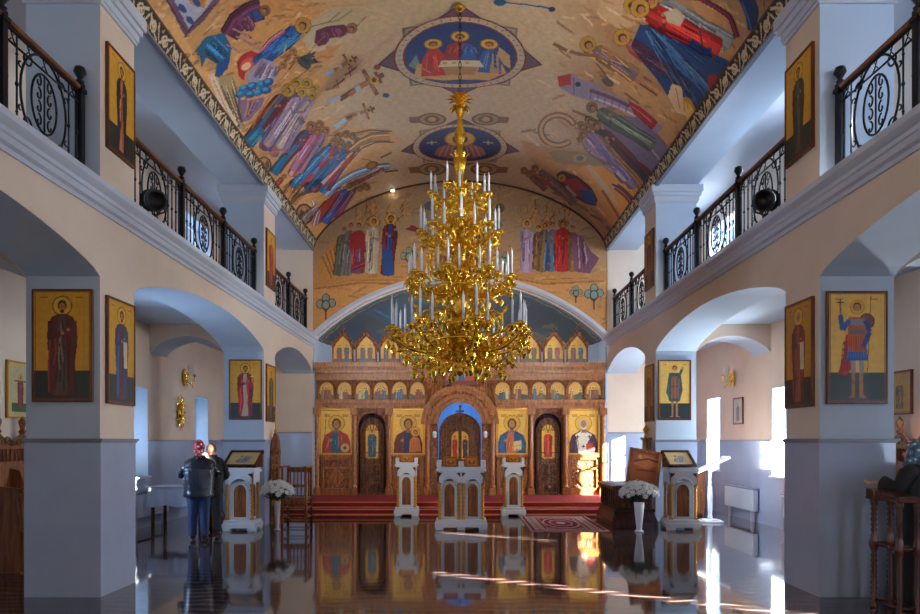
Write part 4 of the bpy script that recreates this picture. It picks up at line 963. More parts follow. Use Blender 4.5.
for x_, y_, q_, lb in ((326, 306, 1.0, 'at the far left of the end wall'), (409, 258, .9, 'left of the chandelier'), (594, 296, 1.0, 'at the far right of the end wall'), (576, 294, .7, 'second from the right of the end wall'), (505, 262, .8, 'right of the chandelier')):
    def w_tree(C, x=x_, y=y_, s_=q_):
        C.line([(x, y+14*s_), (x, y)], 2.2, (90, 60, 40)); C.line([(x, y+6*s_), (x-7*s_, y-2)], 1.8, (90, 60, 40)); C.line([(x, y+6*s_), (x+6*s_, y-2)], 1.8, (90, 60, 40))
        for dx, dy in ((-6, -2), (6, -3), (0, -8), (0, -1)): C.ell(x+dx*s_, y+dy*s_, 4.4*s_, 5*s_, col=(70, 66, 50)); C.ell(x+dx*s_, y+dy*s_, 3.2*s_, 3.8*s_, col=(140, 146, 130))
    wfresco('small painted tree with grey leaves '+lb, w_tree)
# ------------------------------------------------------------------ icon screen
ICY = 17.95                              # front plane of the screen
def ix(px): return (px-VX)*ICY/FPX
def iz(py): return EYE+(VY-py)*ICY/FPX
def panel_paint(name, w, h, draw, parent, loc, res=0.012, bg=(214, 158, 46), rot=None, mask=None, material=None):
    """a painted board: drawing coordinates 0..w, 0..h with y upward, lying in the x-z plane of its parent, facing -y"""
    C = Canvas(w, h, res, bg); draw(C)
    if mask is not None:
        gx, gy = np.meshgrid(np.arange(C.W)*res, np.arange(C.H)*res); C.a[:, :, 3] = mask(gx, gy)
    o = C.mesh(name, lambda x, y: np.stack([x-w/2, np.zeros_like(x), y], 1), material or M['icon'], parent)
    o.location = loc; return o
M['colwood'] = wood_mat('honey_wood', (112, 62, 28), (186, 116, 60), 0.34)
screen = thing('icon_screen', 'tall carved brown wooden icon screen filling the chancel behind the steps', 'icon screen', (0, ICY, .24))
def sl(z): return z-.24                   # height in the screen's own coordinates
W2 = 3.62
# carved backing wall in tiers, open at doors and royal gate
b = MB()
dL = [(ix(358), ix(385.6)), (ix(534.4), ix(562))]; gate_hw = ix(482); DT = iz(415)
T1 = iz(408)
cols_ = [(-W2, dL[0][0]), (dL[0][1], -gate_hw), (gate_hw, dL[1][0]), (dL[1][1], W2)]
for x0, x1 in cols_: b.box(x0, x1, 0, .14, 0, sl(T1))
for x0, x1 in dL:
    N = 16; r = (x1-x0)/2; cx = (x0+x1)/2; zs = sl(DT)-r+.05
    for i in range(N):
        a0, a1 = PI*i/N, PI*(i+1)/N; xa, xb = cx-r*math.cos(a0), cx-r*math.cos(a1); za, zb = zs+r*math.sin(a0), zs+r*math.sin(a1)
        b.add([(xa, 0, za), (xb, 0, zb), (xb, 0, sl(T1)), (xa, 0, sl(T1))], [(0, 1, 2, 3)]); b.add([(xa, 0, za), (xb, 0, zb), (xb, .14, zb), (xa, .14, za)], [(0, 1, 2, 3)])
b.box(-W2, W2, .0, .14, -.001, .03); b.build('lower_tier', M['carved'], screen)
AR, AI, AZ = ix(497.5), ix(482), iz(424)      # arch outer, inner radius, spring height
def ring(b, cx, cz, r0, r1, y0, y1, n=32, a0=0, a1=PI, mi=0):
    for i in range(n):
        p, q = a0+(a1-a0)*i/n, a0+(a1-a0)*(i+1)/n
        P = lambda r, t, y: (cx+r*math.cos(t), y, cz+r*math.sin(t))
        b.add([P(r0, p, y0), P(r1, p, y0), P(r1, q, y0), P(r0, q, y0)], [(0, 1, 2, 3)], mi)
        b.add([P(r1, p, y0), P(r1, p, y1), P(r1, q, y1), P(r1, q, y0)], [(0, 1, 2, 3)], mi)
        b.add([P(r0, p, y0), P(r0, p, y1), P(r0, q, y1), P(r0, q, y0)], [(0, 1, 2, 3)], mi)
b = MB(); N = 32      # upper tier panel with the gate arch cut out
for x0, x1 in ((-W2, -AI-.05), (AI+.05, W2)): b.box(x0, x1, .02, .14, sl(T1), sl(iz(364)))
for i in range(N):
    a0, a1 = PI*i/N, PI*(i+1)/N; R_ = AI+.05
    xa, xb, za, zb = -R_*math.cos(a0), -R_*math.cos(a1), sl(AZ)+R_*math.sin(a0), sl(AZ)+R_*math.sin(a1)
    b.add([(xa, .02, za), (xb, .02, zb), (xb, .02, sl(iz(364))), (xa, .02, sl(iz(364)))], [(0, 1, 2, 3)])
b.build('upper_tier', M['carved_fine'], screen)
b = MB(); ring(b, 0, sl(AZ), AI, AR, -.1, .12); ring(b, 0, sl(AZ), AI+.1, AI+.14, -.13, -.08); ring(b, 0, sl(AZ), AR-.05, AR+.03, -.15, -.08); ring(b, 0, sl(AZ), AI-.02, AI+.04, -.13, -.06)
for i in range(25): a = PI*(i+.5)/25; b.ball(((AI+.24)*math.cos(a), -.1, sl(AZ)+(AI+.24)*math.sin(a)), .04, 8)
b.build('gate_arch', M['colwood'], screen)
# columns
def column(cx, z0, z1, r=.055, mat_=M['colwood'], name='column'):
    m = MB(); h = z1-z0
    m.box(cx-.09, cx+.09, -.13, .02, z0, z0+.14); m.box(cx-.08, cx+.08, -.12, .02, z0+.14, z0+.18)
    prof = [(r*1.3, z0+.18), (r*1.3, z0+.22), (r*.9, z0+.25)]
    k = 12
    for i in range(k): zz = z0+.27+(h-.55)*i/k; prof += [(r*.9, zz), (r*1.15, zz+(h-.55)/k*.5)]
    prof += [(r*.9, z1-.26), (r*1.3, z1-.2), (r*1.1, z1-.17)]
    m.lathe(prof, (cx, -.06, 0), 10)
    m.box(cx-.09, cx+.09, -.14, .02, z1-.17, z1)
    return m.build(name, mat_, screen)
for px_ in (317.5, 354.7, 389.2, 427.5): 
    for s_ in (-1, 1): column(s_*abs(ix(px_)), 0, sl(T1)-(0 if px_ != 427 else .42))
# cornices
def cornice_beam(z0, z1, out, name, x0=-W2-.02, x1=W2+.02, dent=True):
    m = MB(); h = z1-z0
    m.box(x0, x1, -out*.5, .14, z0, z0+h*.3); m.box(x0, x1, -out*.75, .14, z0+h*.3, z0+h*.65); m.box(x0, x1, -out, .14, z0+h*.65, z1)
    if dent:
        n = int((x1-x0)/.09)
        for i in range(n): x = x0+(i+.5)*(x1-x0)/n; m.box(x-.022, x+.022, -out*.98, -out*.7, z0+h*.34, z0+h*.62)
    return m.build(name, M['colwood'], screen)
cornice_beam(sl(iz(408)), sl(iz(400)), .13, 'cornice', -W2-.02, -AR+.07); cornice_beam(sl(iz(408)), sl(iz(400)), .13, 'cornice', AR-.07, W2+.02)
cornice_beam(sl(iz(380)), sl(iz(374.5)), .08, 'cornice'); cornice_beam(sl(iz(374)), sl(iz(363)), .2, 'cornice')
# the four large icons
def gold_ground(C, w, h):
    for i in range(20): x = rng.uniform(0, w); C.line([(x, 0), (x, h)], .01, rng.choice([(244, 198, 90), (228, 176, 66)]), .35)
    for k in range(3): C.line([(w*(.1+.0*k), h*(.9-.02*k)), (w*.3, h*(.9-.02*k))], .008, (140, 40, 30)); C.line([(w*.7, h*(.9-.02*k)), (w*.9, h*(.9-.02*k))], .008, (140, 40, 30))
def big_icon(px0, px1, label, **kw):
    x0, x1 = ix(px0), ix(px1); z0, z1 = sl(iz(453)), sl(iz(410.5)); w, h = x1-x0, z1-z0
    fr = MB(); 
    for (a, c_, d, e) in ((-w/2-.05, -w/2, -.05, h+.05), (w/2, w/2+.05, -.05, h+.05), (-w/2, w/2, -.05, 0), (-w/2, w/2, h, h+.05)): fr.box(a, c_, -.05, .03, d, e)
    f = fr.build('icon_frame', M['gilt'], screen, ((x0+x1)/2, 0, z0))
    def dr(C): gold_ground(C, w, h); bust(C, w/2, 0, h, **kw)
    p = panel_paint('icon_painting', w, h, dr, f, (0, -.01, 0), .0115, (240, 192, 84)); f['label'] = label
big_icon(321.5, 351.5, 'icon of a young warrior with a round shield', robe=(40, 90, 110), cloak=(170, 56, 40), item='shield', beard=False)
big_icon(393.5, 423, 'icon of a mother in dark red holding a child', robe=(40, 50, 90), cloak=(92, 30, 34), hair=(80, 24, 30), item='child', beard=False)
big_icon(498, 525.8, 'icon of a bearded figure in blue and orange holding a book', robe=(190, 100, 50), cloak=(28, 78, 130), item='book')
big_icon(569, 597.8, 'icon of a white haired bishop in dark vestments with black crosses', robe=(226, 218, 198), cloak=(66, 34, 54), hair=(190, 184, 176), item='bishop')
# panels under the icons
for s_ in (-1, 1):
    for pa, pb in ((321, 352), (393, 423)):
        x0, x1 = sorted((s_*abs(ix(pa)), s_*abs(ix(pb)))); m = MB(); z0, z1 = .1, sl(iz(457))
        m.box(x0, x1, -.04, .02, 0, .09); m.box(x0-.02, x1+.02, -.07, .02, z1, z1+.06)
        for (a, c_, d, e) in ((x0, x0+.07, z0, z1), (x1-.07, x1, z0, z1), (x0, x1, z0, z0+.07), (x0, x1, z1-.07, z1), (x0, x1, (z0+z1)/2+.12, (z0+z1)/2+.17)): m.box(a, c_, -.045, .01, d, e)
        cx, cz = (x0+x1)/2, (z0+z1)/2-.08
        m.prism([(cx+.2*math.cos(k*PI/2), cz+.24*math.sin(k*PI/2)) for k in range(4)], -.04, .0)
        m.build('base_panel', M['colwood'], screen)
# side doors
for (x0, x1), lab, rob in ((dL[0], 'carved side door with a blue robed angel', ((60, 110, 130), (40, 90, 110))), (dL[1], 'carved side door with a red robed angel', ((200, 60, 40), (170, 40, 36)))):
    r = (x1-x0)/2-.05; cx = (x0+x1)/2; zs = sl(DT)-r-.14; m = MB()
    pts = [(-r, .0), (r, .0), (r, zs)]+[(r*math.cos(a)*1.0, zs+r*1.25*math.sin(a)) for a in [PI*i/16 for i in range(1, 16)]]+[(-r, zs)]
    m.prism(pts, .05, .1)
    for s_ in (-1, 1):     # pierced scrolls in relief
        for (cz, rr) in ((.35, .16), (.68, .14), (.98, .12)):
            m.tube([(s_*(r*.45)+0*0+x_, .04, z_) for x_, z_ in spiral(0, cz, rr, .03, 0 if s_ < 0 else PI, (5 if s_ < 0 else PI-5), 16)], .017, 5)
        m.tube([(s_*(r-.05), .035, .05), (s_*(r-.05), .035, zs)], .022, 6)
    for k in range(6): a = PI*(k+.5)/6; m.tube([(.1*math.cos(a), .035, zs+.05), (r*.85*math.cos(a), .035, zs+.05+r*.95*math.sin(a))], .014, 5)
    m.tube([(-r+.03, .03, .04), (r-.03, .03, .04)], .03, 6); m.ball((0, .03, .2), .07, 8); m.lathe([(.0, 0), (.05, .05), (.06, .12), (.02, .25), (.05, .32), (0, .38)], (0, .03, .42), 8)
    d = m.build('side_door', M['doorwood'], screen, (cx, 0, 0)); d['label'] = lab
    iw, ih = .32, .86
    def dr(C, rob=rob): saint(C, (iw/2, ih*.78), (iw/2, ih*.03), iw*.7, rob[0], rob[1], detail=1); 
    panel_paint('icon_painting', iw, ih, dr, d, (0, .03, .92), .0115, (224, 170, 60), mask=lambda x, y: ((y < ih-.16) | ((x-iw/2)**2+(y-ih+.16)**2 < .0256)).astype(float))
# royal gate: two leaves with rounded top, painted panels, blue curtain behind
m_h = sl(iz(421.5)); r = gate_hw-.03; topz = sl(iz(416))
for s_, rob in ((-1, ((190, 50, 40), (170, 40, 36))), (1, ((40, 40, 60), (50, 36, 60)))):
    m = MB(); zs = topz-.42
    pts = [(0, 0), (s_*r, 0), (s_*r, zs)]+[(s_*r*math.cos(a), zs+.5*math.sin(a)) for a in [PI/2*i/10 for i in range(1, 11)]]
    m.prism(pts, .06, .1)
    m.tube([(s_*r*.96*math.cos(a), .04, zs+.47*math.sin(a)) for a in [PI/2*i/10 for i in range(11)]], .03, 6)
    m.tube([(s_*.02, .03, 0), (s_*.02, .03, zs+.5)], .022, 6); m.tube([(s_*(r-.03), .03, .0), (s_*(r-.03), .03, zs)], .03, 6)
    for cz in (.25, .55): m.tube([(s_*r*.5+x_, .04, z_) for x_, z_ in spiral(0, cz, .15, .03, 0, 6*s_, 18)], .018, 5)
    m.box(min(0, s_*r), max(0, s_*r), .03, .1, .78, .84)
    m.tube([(s_*r*.5+x_, .04, z_) for x_, z_ in spiral(0, zs+.22, .16, .04, 0, 6*s_, 18)], .018, 5)
    d = m.build('gate_leaf', M['doorwood'], screen)
    iw, ih = .19, .72
    def dr(C, rob=rob): saint(C, (iw/2, ih*.76), (iw/2, ih*.04), iw*.72, rob[0], rob[1], detail=1)
    panel_paint('icon_painting', iw, ih, dr, d, (s_*.13, .035, .9), .011, (226, 172, 60), mask=lambda x, y, s_=s_: ((x if s_ < 0 else iw-x) > (iw-math.sqrt(1)*np.sqrt(np.clip(.034-(np.clip(y-(ih-.19), 0, 1))**2, 0, 1))-.0) ).astype(float))
m = MB(); m.box(-.02, .02, .0, .04, topz-.02, topz+.22); m.box(-.07, .07, .0, .04, topz+.1, topz+.14); m.ball((0, .02, topz+.24), .035, 8); m.ball((-.085, .02, topz+.12), .025, 8); m.ball((.085, .02, topz+.12), .025, 8)
m.build('gate_cross', M['doorwood'], screen)
for s_ in (-1, 1):    # small white lamps on the gate jambs
    m = MB(); m.lathe([(.02, 0), (.045, .03), (.05, .14), (.03, .17)], (s_*(gate_hw+.08), -.18, sl(iz(438))), 10); m.build('gate_lamp', M['candle'], screen)
# arched icons of the middle tier
for i in range(6):
    for s_ in (-1, 1):
        pxc = [326.5, 344.5, 362.8, 381, 399.4, 417.6][i]; cx = s_*abs(ix(pxc)); w, h = .36, sl(iz(381.5))-sl(iz(399))
        R = random.Random(i*7+s_)
        fr = MB(); ring(fr, 0, h-w/2, w/2, w/2+.035, -.045, .02, 14); fr.box(-w/2-.035, -w/2, -.045, .02, 0, h-w/2); fr.box(w/2, w/2+.035, -.045, .02, 0, h-w/2); fr.box(-w/2-.04, w/2+.04, -.06, .02, -.03, 0)
        for q in (-1, 1): fr.lathe([(.03, 0), (.022, .03), (.022, h*.62), (.035, h*.66), (.03, h*.7)], (q*(w/2+.045), -.05, 0), 8)
        f = fr.build('arched_icon', M['carved_fine'], screen, (cx, .0, sl(iz(399.5))))
        def dr(C):
            cs = [(120, 60, 50), (60, 80, 110), (110, 90, 60), (150, 110, 70), (70, 60, 80), (60, 90, 80), (190, 170, 140)]
            C.poly([(0, 0), (w, 0), (w, h*.25), (w*.6, h*.32), (w*.3, h*.22), (0, h*.34)], R.choice([(90, 80, 60), (110, 100, 84), (70, 80, 80)]))
            for k in range(R.randint(3, 5)):
                x = w*R.uniform(.18, .82); hh = h*R.uniform(.45, .72); c = R.choice(cs); C.poly([(x-.05, .01), (x-.035, hh-.04), (x+.035, hh-.04), (x+.05, .01)], c); C.line([(x, .02), (x+.01, hh-.06)], .01, sh(c, 1.6)); C.ell(x, hh, .04, col=(232, 190, 90)); C.ell(x, hh, .022, col=(110, 70, 44))
        panel_paint('icon_painting', w, h, dr, f, (0, -.015, 0), .011, (210, 160, 66), mask=lambda x, y: ((y < h-w/2) | ((x-w/2)**2+(y-h+w/2)**2 < w*w/4)).astype(float))
# centre icon above the gate
w, h = ix(475)-ix(445), .62
fr = MB(); ring(fr, 0, .05, .42, .5, -.08, .02, 20); f = fr.build('arched_icon', M['carved_fine'], screen, (0, -.14, sl(iz(386)))); f['label'] = 'larger half round icon of a supper scene above the gate'
def dr(C):
    C.poly([(0, .2), (.84, .2), (.84, .34), (0, .34)], (190, 190, 200)); R = random.Random(4)
    for k in range(9): x = .1+k*.08; c = R.choice([(170, 60, 50), (60, 80, 120), (120, 110, 100)]); C.poly([(x-.04, .1), (x-.03, .36), (x+.03, .36), (x+.04, .1)], c); C.ell(x, .38, .03, col=(150, 110, 80))
    C.ell(.42, .52, .06, col=(200, 160, 90)); C.ell(.42, .51, .035, col=(110, 70, 50)); C.poly([(.0, 0), (.84, 0), (.84, .1), (0, .1)], (120, 50, 40))
panel_paint('icon_painting', .84, .47, dr, f, (0, -.03, .02), .012, (110, 104, 120), mask=lambda x, y: ((x-.42)**2+(y-.03)**2 < .17).astype(float))
# gabled icons of the top tier
for i in range(11):
    pxc = 343+i*23.4; cx = ix(pxc); z0 = sl(iz(363)); h = .62; w = .46
    R = random.Random(i*5+1); fr = MB()
    for q in (-1, 1):
        fr.lathe([(.035, 0), (.022, .04), (.022, .36), (.036, .4), (.03, .44)], (q*(w/2+.02), -.03, 0), 8)
        fr.prism([(q*(w/2+.06), .42), (q*(w/2+.06), .48), (0, .8), (0, .72)], -.08, .04)
        fr.tube([(q*(w/2-.02), -.05, .42), (q*w*.36, -.05, .55), (q*.05, -.05, .66), (0, -.05, .7)], .02, 5)
        for k in range(3): fr.ball((q*(w/2+.03-k*.09), -.04, .5+k*.125), .026, 6)
    fr.box(-w/2-.06, w/2+.06, -.08, .04, -.04, .0)
    fr.box(-.012, .012, -.03, 0, .78, .92); fr.box(-.04, .04, -.03, 0, .85, .875)
    fr.prism([(-w/2, 0), (w/2, 0), (w/2, .45), (0, .74), (-w/2, .45)], .02, .05)
    f = fr.build('gabled_icon', M['carved_fine'], screen, (cx, 0, z0))
    def dr(C):
        cs = [(60, 84, 110), (150, 50, 40), (60, 80, 60), (110, 84, 60), (70, 50, 80), (50, 110, 130)]
        C.poly([(0, 0), (w, 0), (w, .1), (0, .1)], (70, 84, 60))
        for q in (.3, .7): saint(C, (w*q, .43), (w*q, .02), .13, R.choice(cs), R.choice(cs), detail=0, R=R, halo=(238, 196, 80))
    panel_paint('icon_painting', w, .72, dr, f, (0, -.005, 0), .012, (226, 170, 54), mask=lambda x, y: (y < .44+(1-np.abs(x-w/2)/(w/2))*.26).astype(float))
# blue curtain behind the gate
b = MB(); n = 40
for i in range(n):
    x0, x1 = -.75+1.5*i/n, -.75+1.5*(i+1)/n; y0, y1 = ICY+.3+.03*math.sin(i*1.1), ICY+.3+.03*math.sin((i+1)*1.1)
    b.add([(x0, y0, .3), (x1, y1, .3), (x1, y1, 3.2), (x0, y0, 3.2)], [(0, 1, 2, 3)], 0, True)
cm = mat('blue_satin', (80, 140, 220), .4); _t = cm.node_tree.nodes.new('ShaderNodeBsdfTranslucent'); _t.inputs['Color'].default_value = (*lin((90, 150, 230)), 1)
_mx = cm.node_tree.nodes.new('ShaderNodeMixShader'); _mx.inputs[0].default_value = .5; cm.node_tree.links.new(cm.node_tree.nodes['Principled BSDF'].outputs[0], _mx.inputs[1]); cm.node_tree.links.new(_t.outputs[0], _mx.inputs[2]); cm.node_tree.links.new(_mx.outputs[0], cm.node_tree.nodes['Material Output'].inputs['Surface'])
cur = b.build('curtain', cm); tag(cur, 'bright blue satin curtain hanging behind the carved royal gate', 'curtain')

# ------------------------------------------------------------------ icons on the piers
def pier_icon(x, y, z0, rz, w, h, label, draw, frame='iconframe', ground=(216, 160, 44), group=None, t=.035, dark_base=True):
    root = thing('framed_icon', label, 'icon', (x, y, z0), rz, group)
    fr = MB(); e = .022
    fr.box(-w/2, w/2, -t+.012, 0, 0, h, 0)
    for (a, c_, d, e2) in ((-w/2, -w/2+e, 0, h), (w/2-e, w/2, 0, h), (-w/2+e, w/2-e, 0, e), (-w/2+e, w/2-e, h-e, h)): fr.box(a, c_, -t, -t+.012, d, e2, 0)
    bevel(fr.build('frame', M[frame], root), .003, 1)
    iw, ih = w-2*e, h-2*e
    def dr(C):
        for i in range(10): q = rng.uniform(0, iw); C.line([(q, 0), (q, ih)], .02, sh(ground, rng.choice((.93, 1.06))), .4)
        if dark_base: C.poly([(0, 0), (iw, 0), (iw, ih*.27), (0, ih*.27)], (24, 44, 42))
        C.line([(.01, .01), (iw-.01, .01), (iw-.01, ih-.01), (.01, ih-.01), (.01, .01)], .006, (130, 44, 30))
        for q in (.12, .74):
            for k in range(4): C.line([(iw*q+k*.02, ih*.945), (iw*q+k*.02+.012, ih*.945)], .012, (140, 50, 30))
        draw(C, iw, ih)
    panel_paint('painting', iw, ih, dr, root, (0, -t+.008, e), .0065, ground)
    return root
IW, IH = .62, 1.14
def std(robe, cloak, **kw):
    w_ = kw.pop('wk', .46)
    return lambda C, w, h: saint(C, (w/2, h*.86), (w/2, h*.035), w*w_*1.15, robe, cloak, R=random.Random(sum(robe)+cloak[0]), **kw)
def soldier(C, w, h):      # warrior in armour: cuirass, blue kilt, red cloak, bare legs
    cx = w*.5; P = lambda u, v: (cx+u*w, v*h)
    C.ell(*P(.17, .74), w*.14, h*.075, col=(60, 66, 84)); C.ell(*P(.17, .74), w*.11, h*.06, col=(130, 80, 60))
    C.poly([P(-.2, .62), P(-.26, .4), P(-.34, .26), P(-.2, .24), P(-.1, .3), P(-.06, .6)], (176, 34, 30))
    for k in range(6): C.line([P(-.24+k*.02, .56), P(-.3+k*.03, .28)], .008, (110, 16, 20))
    for s_ in (-1, 1):
        C.poly([P(s_*.03, .4), P(s_*.12, .4), P(s_*.1, .2), P(s_*.1, .07), P(s_*.18, .03), P(s_*.04, .035), P(s_*.04, .2)], (166, 112, 72)); C.poly([P(s_*.035, .38), P(s_*.12, .38), P(s_*.1, .26), P(s_*.04, .26)], (150, 154, 170)); C.line([P(s_*.05, .16), P(s_*.1, .2)], .008, (110, 50, 30))
    C.poly([P(-.17, .5), P(.17, .5), P(.2, .38), P(-.2, .38)], (30, 74, 150)); C.poly([P(-.15, .78), P(.15, .78), P(.17, .6), P(.16, .46), P(-.16, .46), P(-.17, .6)], (190, 92, 44)); C.poly([P(-.14, .66), P(.14, .66), P(.14, .62), P(-.14, .62)], (100, 100, 120)); C.poly([P(-.12, .76), P(.12, .76), P(.13, .7), P(-.13, .7)], (140, 140, 150))
    for k in range(8): C.line([P(-.15+k*.043, .5), P(-.17+k*.048, .4)], .007, (90, 130, 190)); C.line([P(-.14+k*.04, .6), P(-.14+k*.04, .47)], .007, (120, 50, 24))
    C.line([P(-.14, .75), P(-.26, .66), P(-.3, .8)], .05, (36, 80, 150)); C.line([P(-.3, .8), P(-.3, .86)], .02, SKIN); C.line([P(-.3, .84), P(-.3, .95)], .01, (90, 40, 24)); C.line([P(-.36, .915), P(-.24, .915)], .01, (90, 40, 24))
    C.line([P(.14, .75), P(.22, .64), P(.1, .5)], .05, (36, 80, 150)); C.line([P(.24, .97), P(.16, .04)], .007, (90, 50, 30))
    C.ell(*P(0, .87), w*.13, col=(190, 130, 50)); C.ell(*P(0, .87), w*.115, col=(232, 178, 70)); C.ell(*P(0, .875), w*.075, w*.08, col=(90, 48, 24)); C.ell(*P(0, .865), w*.052, w*.065, col=(190, 130, 90)); C.ell(*P(-.02, .87), .004, col=(20, 10, 10)); C.ell(*P(.02, .87), .004, col=(20, 10, 10))
def green_soldier(C, w, h):
    cx = w*.5; P = lambda u, v: (cx+u*w, v*h)
    for s_ in (-1, 1): C.poly([P(s_*.03, .36), P(s_*.12, .36), P(s_*.1, .2), P(s_*.1, .06), P(s_*.2, .03), P(s_*.04, .035), P(s_*.04, .2)], (170, 116, 80))
    C.poly([P(-.18, .8), P(.2, .8), P(.26, .5), P(.16, .3), P(-.16, .3), P(-.28, .46)], (44, 84, 84)); C.poly([P(-.1, .74), P(.1, .74), P(.12, .36), P(-.12, .36)], (150, 80, 50)); C.line([P(-.12, .56), P(.12, .56)], .02, (90, 50, 80))
    for k in range(8): C.line([P(-.22+k*.06, .7), P(-.2+k*.055, .34)], .009, (110, 50, 50) if k % 2 else (90, 140, 130))
    C.line([P(.16, .76), P(.24, .86)], .05, (44, 84, 84)); C.ell(*P(.25, .88), .02, col=SKIN)
    C.ell(*P(0, .88), w*.13, col=(232, 178, 70)); C.ell(*P(0, .885), w*.075, w*.08, col=(80, 44, 24)); C.ell(*P(0, .875), w*.05, w*.062, col=(180, 124, 84))
FYN, FYF = 7.29-.012, 13.39-.012
rN = -PI/2      # faces +... set by side
pier_icon(-4.055, 7.275, 2.0, 0, IW, 1.15, 'icon of a haloed woman in dark red on the front of the left front pier', std((84, 66, 60), (92, 28, 32), item=None, hair=(60, 20, 20)))
pier_icon(4.05, 7.275, 1.98, 0, IW, 1.15, 'icon of a young warrior in red cloak and armour on the right front pier', soldier, ground=(236, 190, 96))
pier_icon(-4.03, 13.375, 2.0, 0, IW, 1.13, 'icon of a figure in red mantle on the front of the far left pier', std((190, 170, 140), (150, 30, 34), item='cross'))
pier_icon(4.03, 13.375, 1.99, 0, IW, 1.13, 'icon of a soldier in green on the front of the far right pier', green_soldier, ground=(236, 190, 96))
SY = [7.70, 13.79]
def side_icon(sg, y, z0, label, draw, w=IW, h=1.1, **kw): return pier_icon(sg*(NX-.001), y, z0, (PI/2 if sg < 0 else -PI/2), w, h, label, draw, **kw)
side_icon(-1, 7.70, 1.99, 'icon of a woman in blue and dark red, nave side of left front pier', std((110, 34, 44), (30, 66, 104), item='scroll'), h=1.13)
side_icon(1, 7.70, 1.96, 'icon of a bearded bishop in brown red vestments, nave side of right front pier', std((150, 90, 60), (106, 34, 34), item='scroll', hair=(150, 140, 130)), h=1.15, ground=(190, 136, 40))
side_icon(-1, 13.79, 1.97, 'narrow looking icon of a dark robed figure, nave side of far left pier', std((110, 90, 60), (56, 50, 50)), h=1.1)
side_icon(1, 13.79, 1.97, 'narrow looking icon of a brown robed figure, nave side of far right pier', std((120, 90, 60), (90, 60, 50)), h=1.1, ground=(180, 130, 50))
side_icon(-1, 7.70, 4.66, 'upper icon of a monk in black with a pink scroll beside the left gallery railing', std((190, 110, 84), (34, 28, 30), wk=.36), h=1.1)
side_icon(1, 7.70, 4.66, 'upper icon of a dark robed elder on gold beside the right gallery railing', std((96, 84, 60), (50, 42, 34), wk=.4), h=1.1)
side_icon(-1, 13.79, 4.55, 'upper icon with a red robed figure on the far left pier between gallery railings', std((180, 60, 40), (150, 44, 36)), h=1.1)
side_icon(1, 13.79, 4.55, 'upper icon with a dim gold ground on the far right pier between gallery railings', std((100, 70, 50), (84, 56, 44)), h=1.1, ground=(150, 110, 50))
# pictures on the outer walls
def small_pic(sg, y, z0, w, h, label, frame, ground, draw):
    return pier_icon(sg*(OX-.001), y, z0, (PI/2 if sg < 0 else -PI/2), w, h, label, draw, frame=frame, ground=ground, dark_base=False)
def mini(C, w, h):
    C.line([(.03, .03), (w-.03, .03), (w-.03, h-.03), (.03, h-.03), (.03, .03)], .04, (206, 180, 110)); C.poly([(w*.15, .06), (w*.85, .06), (w*.85, h*.25), (w*.15, h*.25)], (40, 90, 50)); saint(C, (w/2, h*.72), (w/2, h*.16), w*.26, (150, 40, 50), (120, 30, 40), detail=1); C.line([(w*.24, h*.66), (w*.76, h*.66)], .02, (110, 70, 50))
small_pic(-1, 9.42, 1.9, .56, .75, 'small gold framed icon of a red robed figure on the left outer wall', 'goldframe', (190, 180, 140), mini)
small_pic(1, 9.42, 1.95, .5, .58, 'small dark framed brownish icon on the right outer wall behind the front pier', 'iconframe', (190, 150, 90), lambda C, w, h: saint(C, (w/2, h*.74), (w/2, h*.1), w*.36, (150, 120, 90), (120, 90, 70), detail=1))
small_pic(1, 14.9, 1.95, .5, .56, 'small dark framed grey print on the right outer wall between two windows', 'iconframe', (176, 176, 170), lambda C, w, h: saint(C, (w/2, h*.74), (w/2, h*.1), w*.36, (110, 110, 110), (90, 90, 96), halo=(150, 150, 150), detail=1))
for (x0, x1), nm in ((dL[0], 'left'), (dL[1], 'right')):  # dark sheets added behind the side doors, standing for the shade there
    b = MB(); n = 20; xa, xb = x0-.12, x1+.12
    for i in range(n):
        p, q = xa+(xb-xa)*i/n, xa+(xb-xa)*(i+1)/n; y0, y1 = ICY+.2+.02*math.sin(i*1.3), ICY+.2+.02*math.sin((i+1)*1.3)
        b.add([(p, y0, .26), (q, y1, .26), (q, y1, 2.5), (p, y0, 2.5)], [(0, 1, 2, 3)], 0, True)
    tag(b.build('curtain', mat('dark_purple_velvet', (44, 26, 56), .8)), 'dark purple curtain hanging behind the %s side door of the icon screen' % nm, 'curtain')
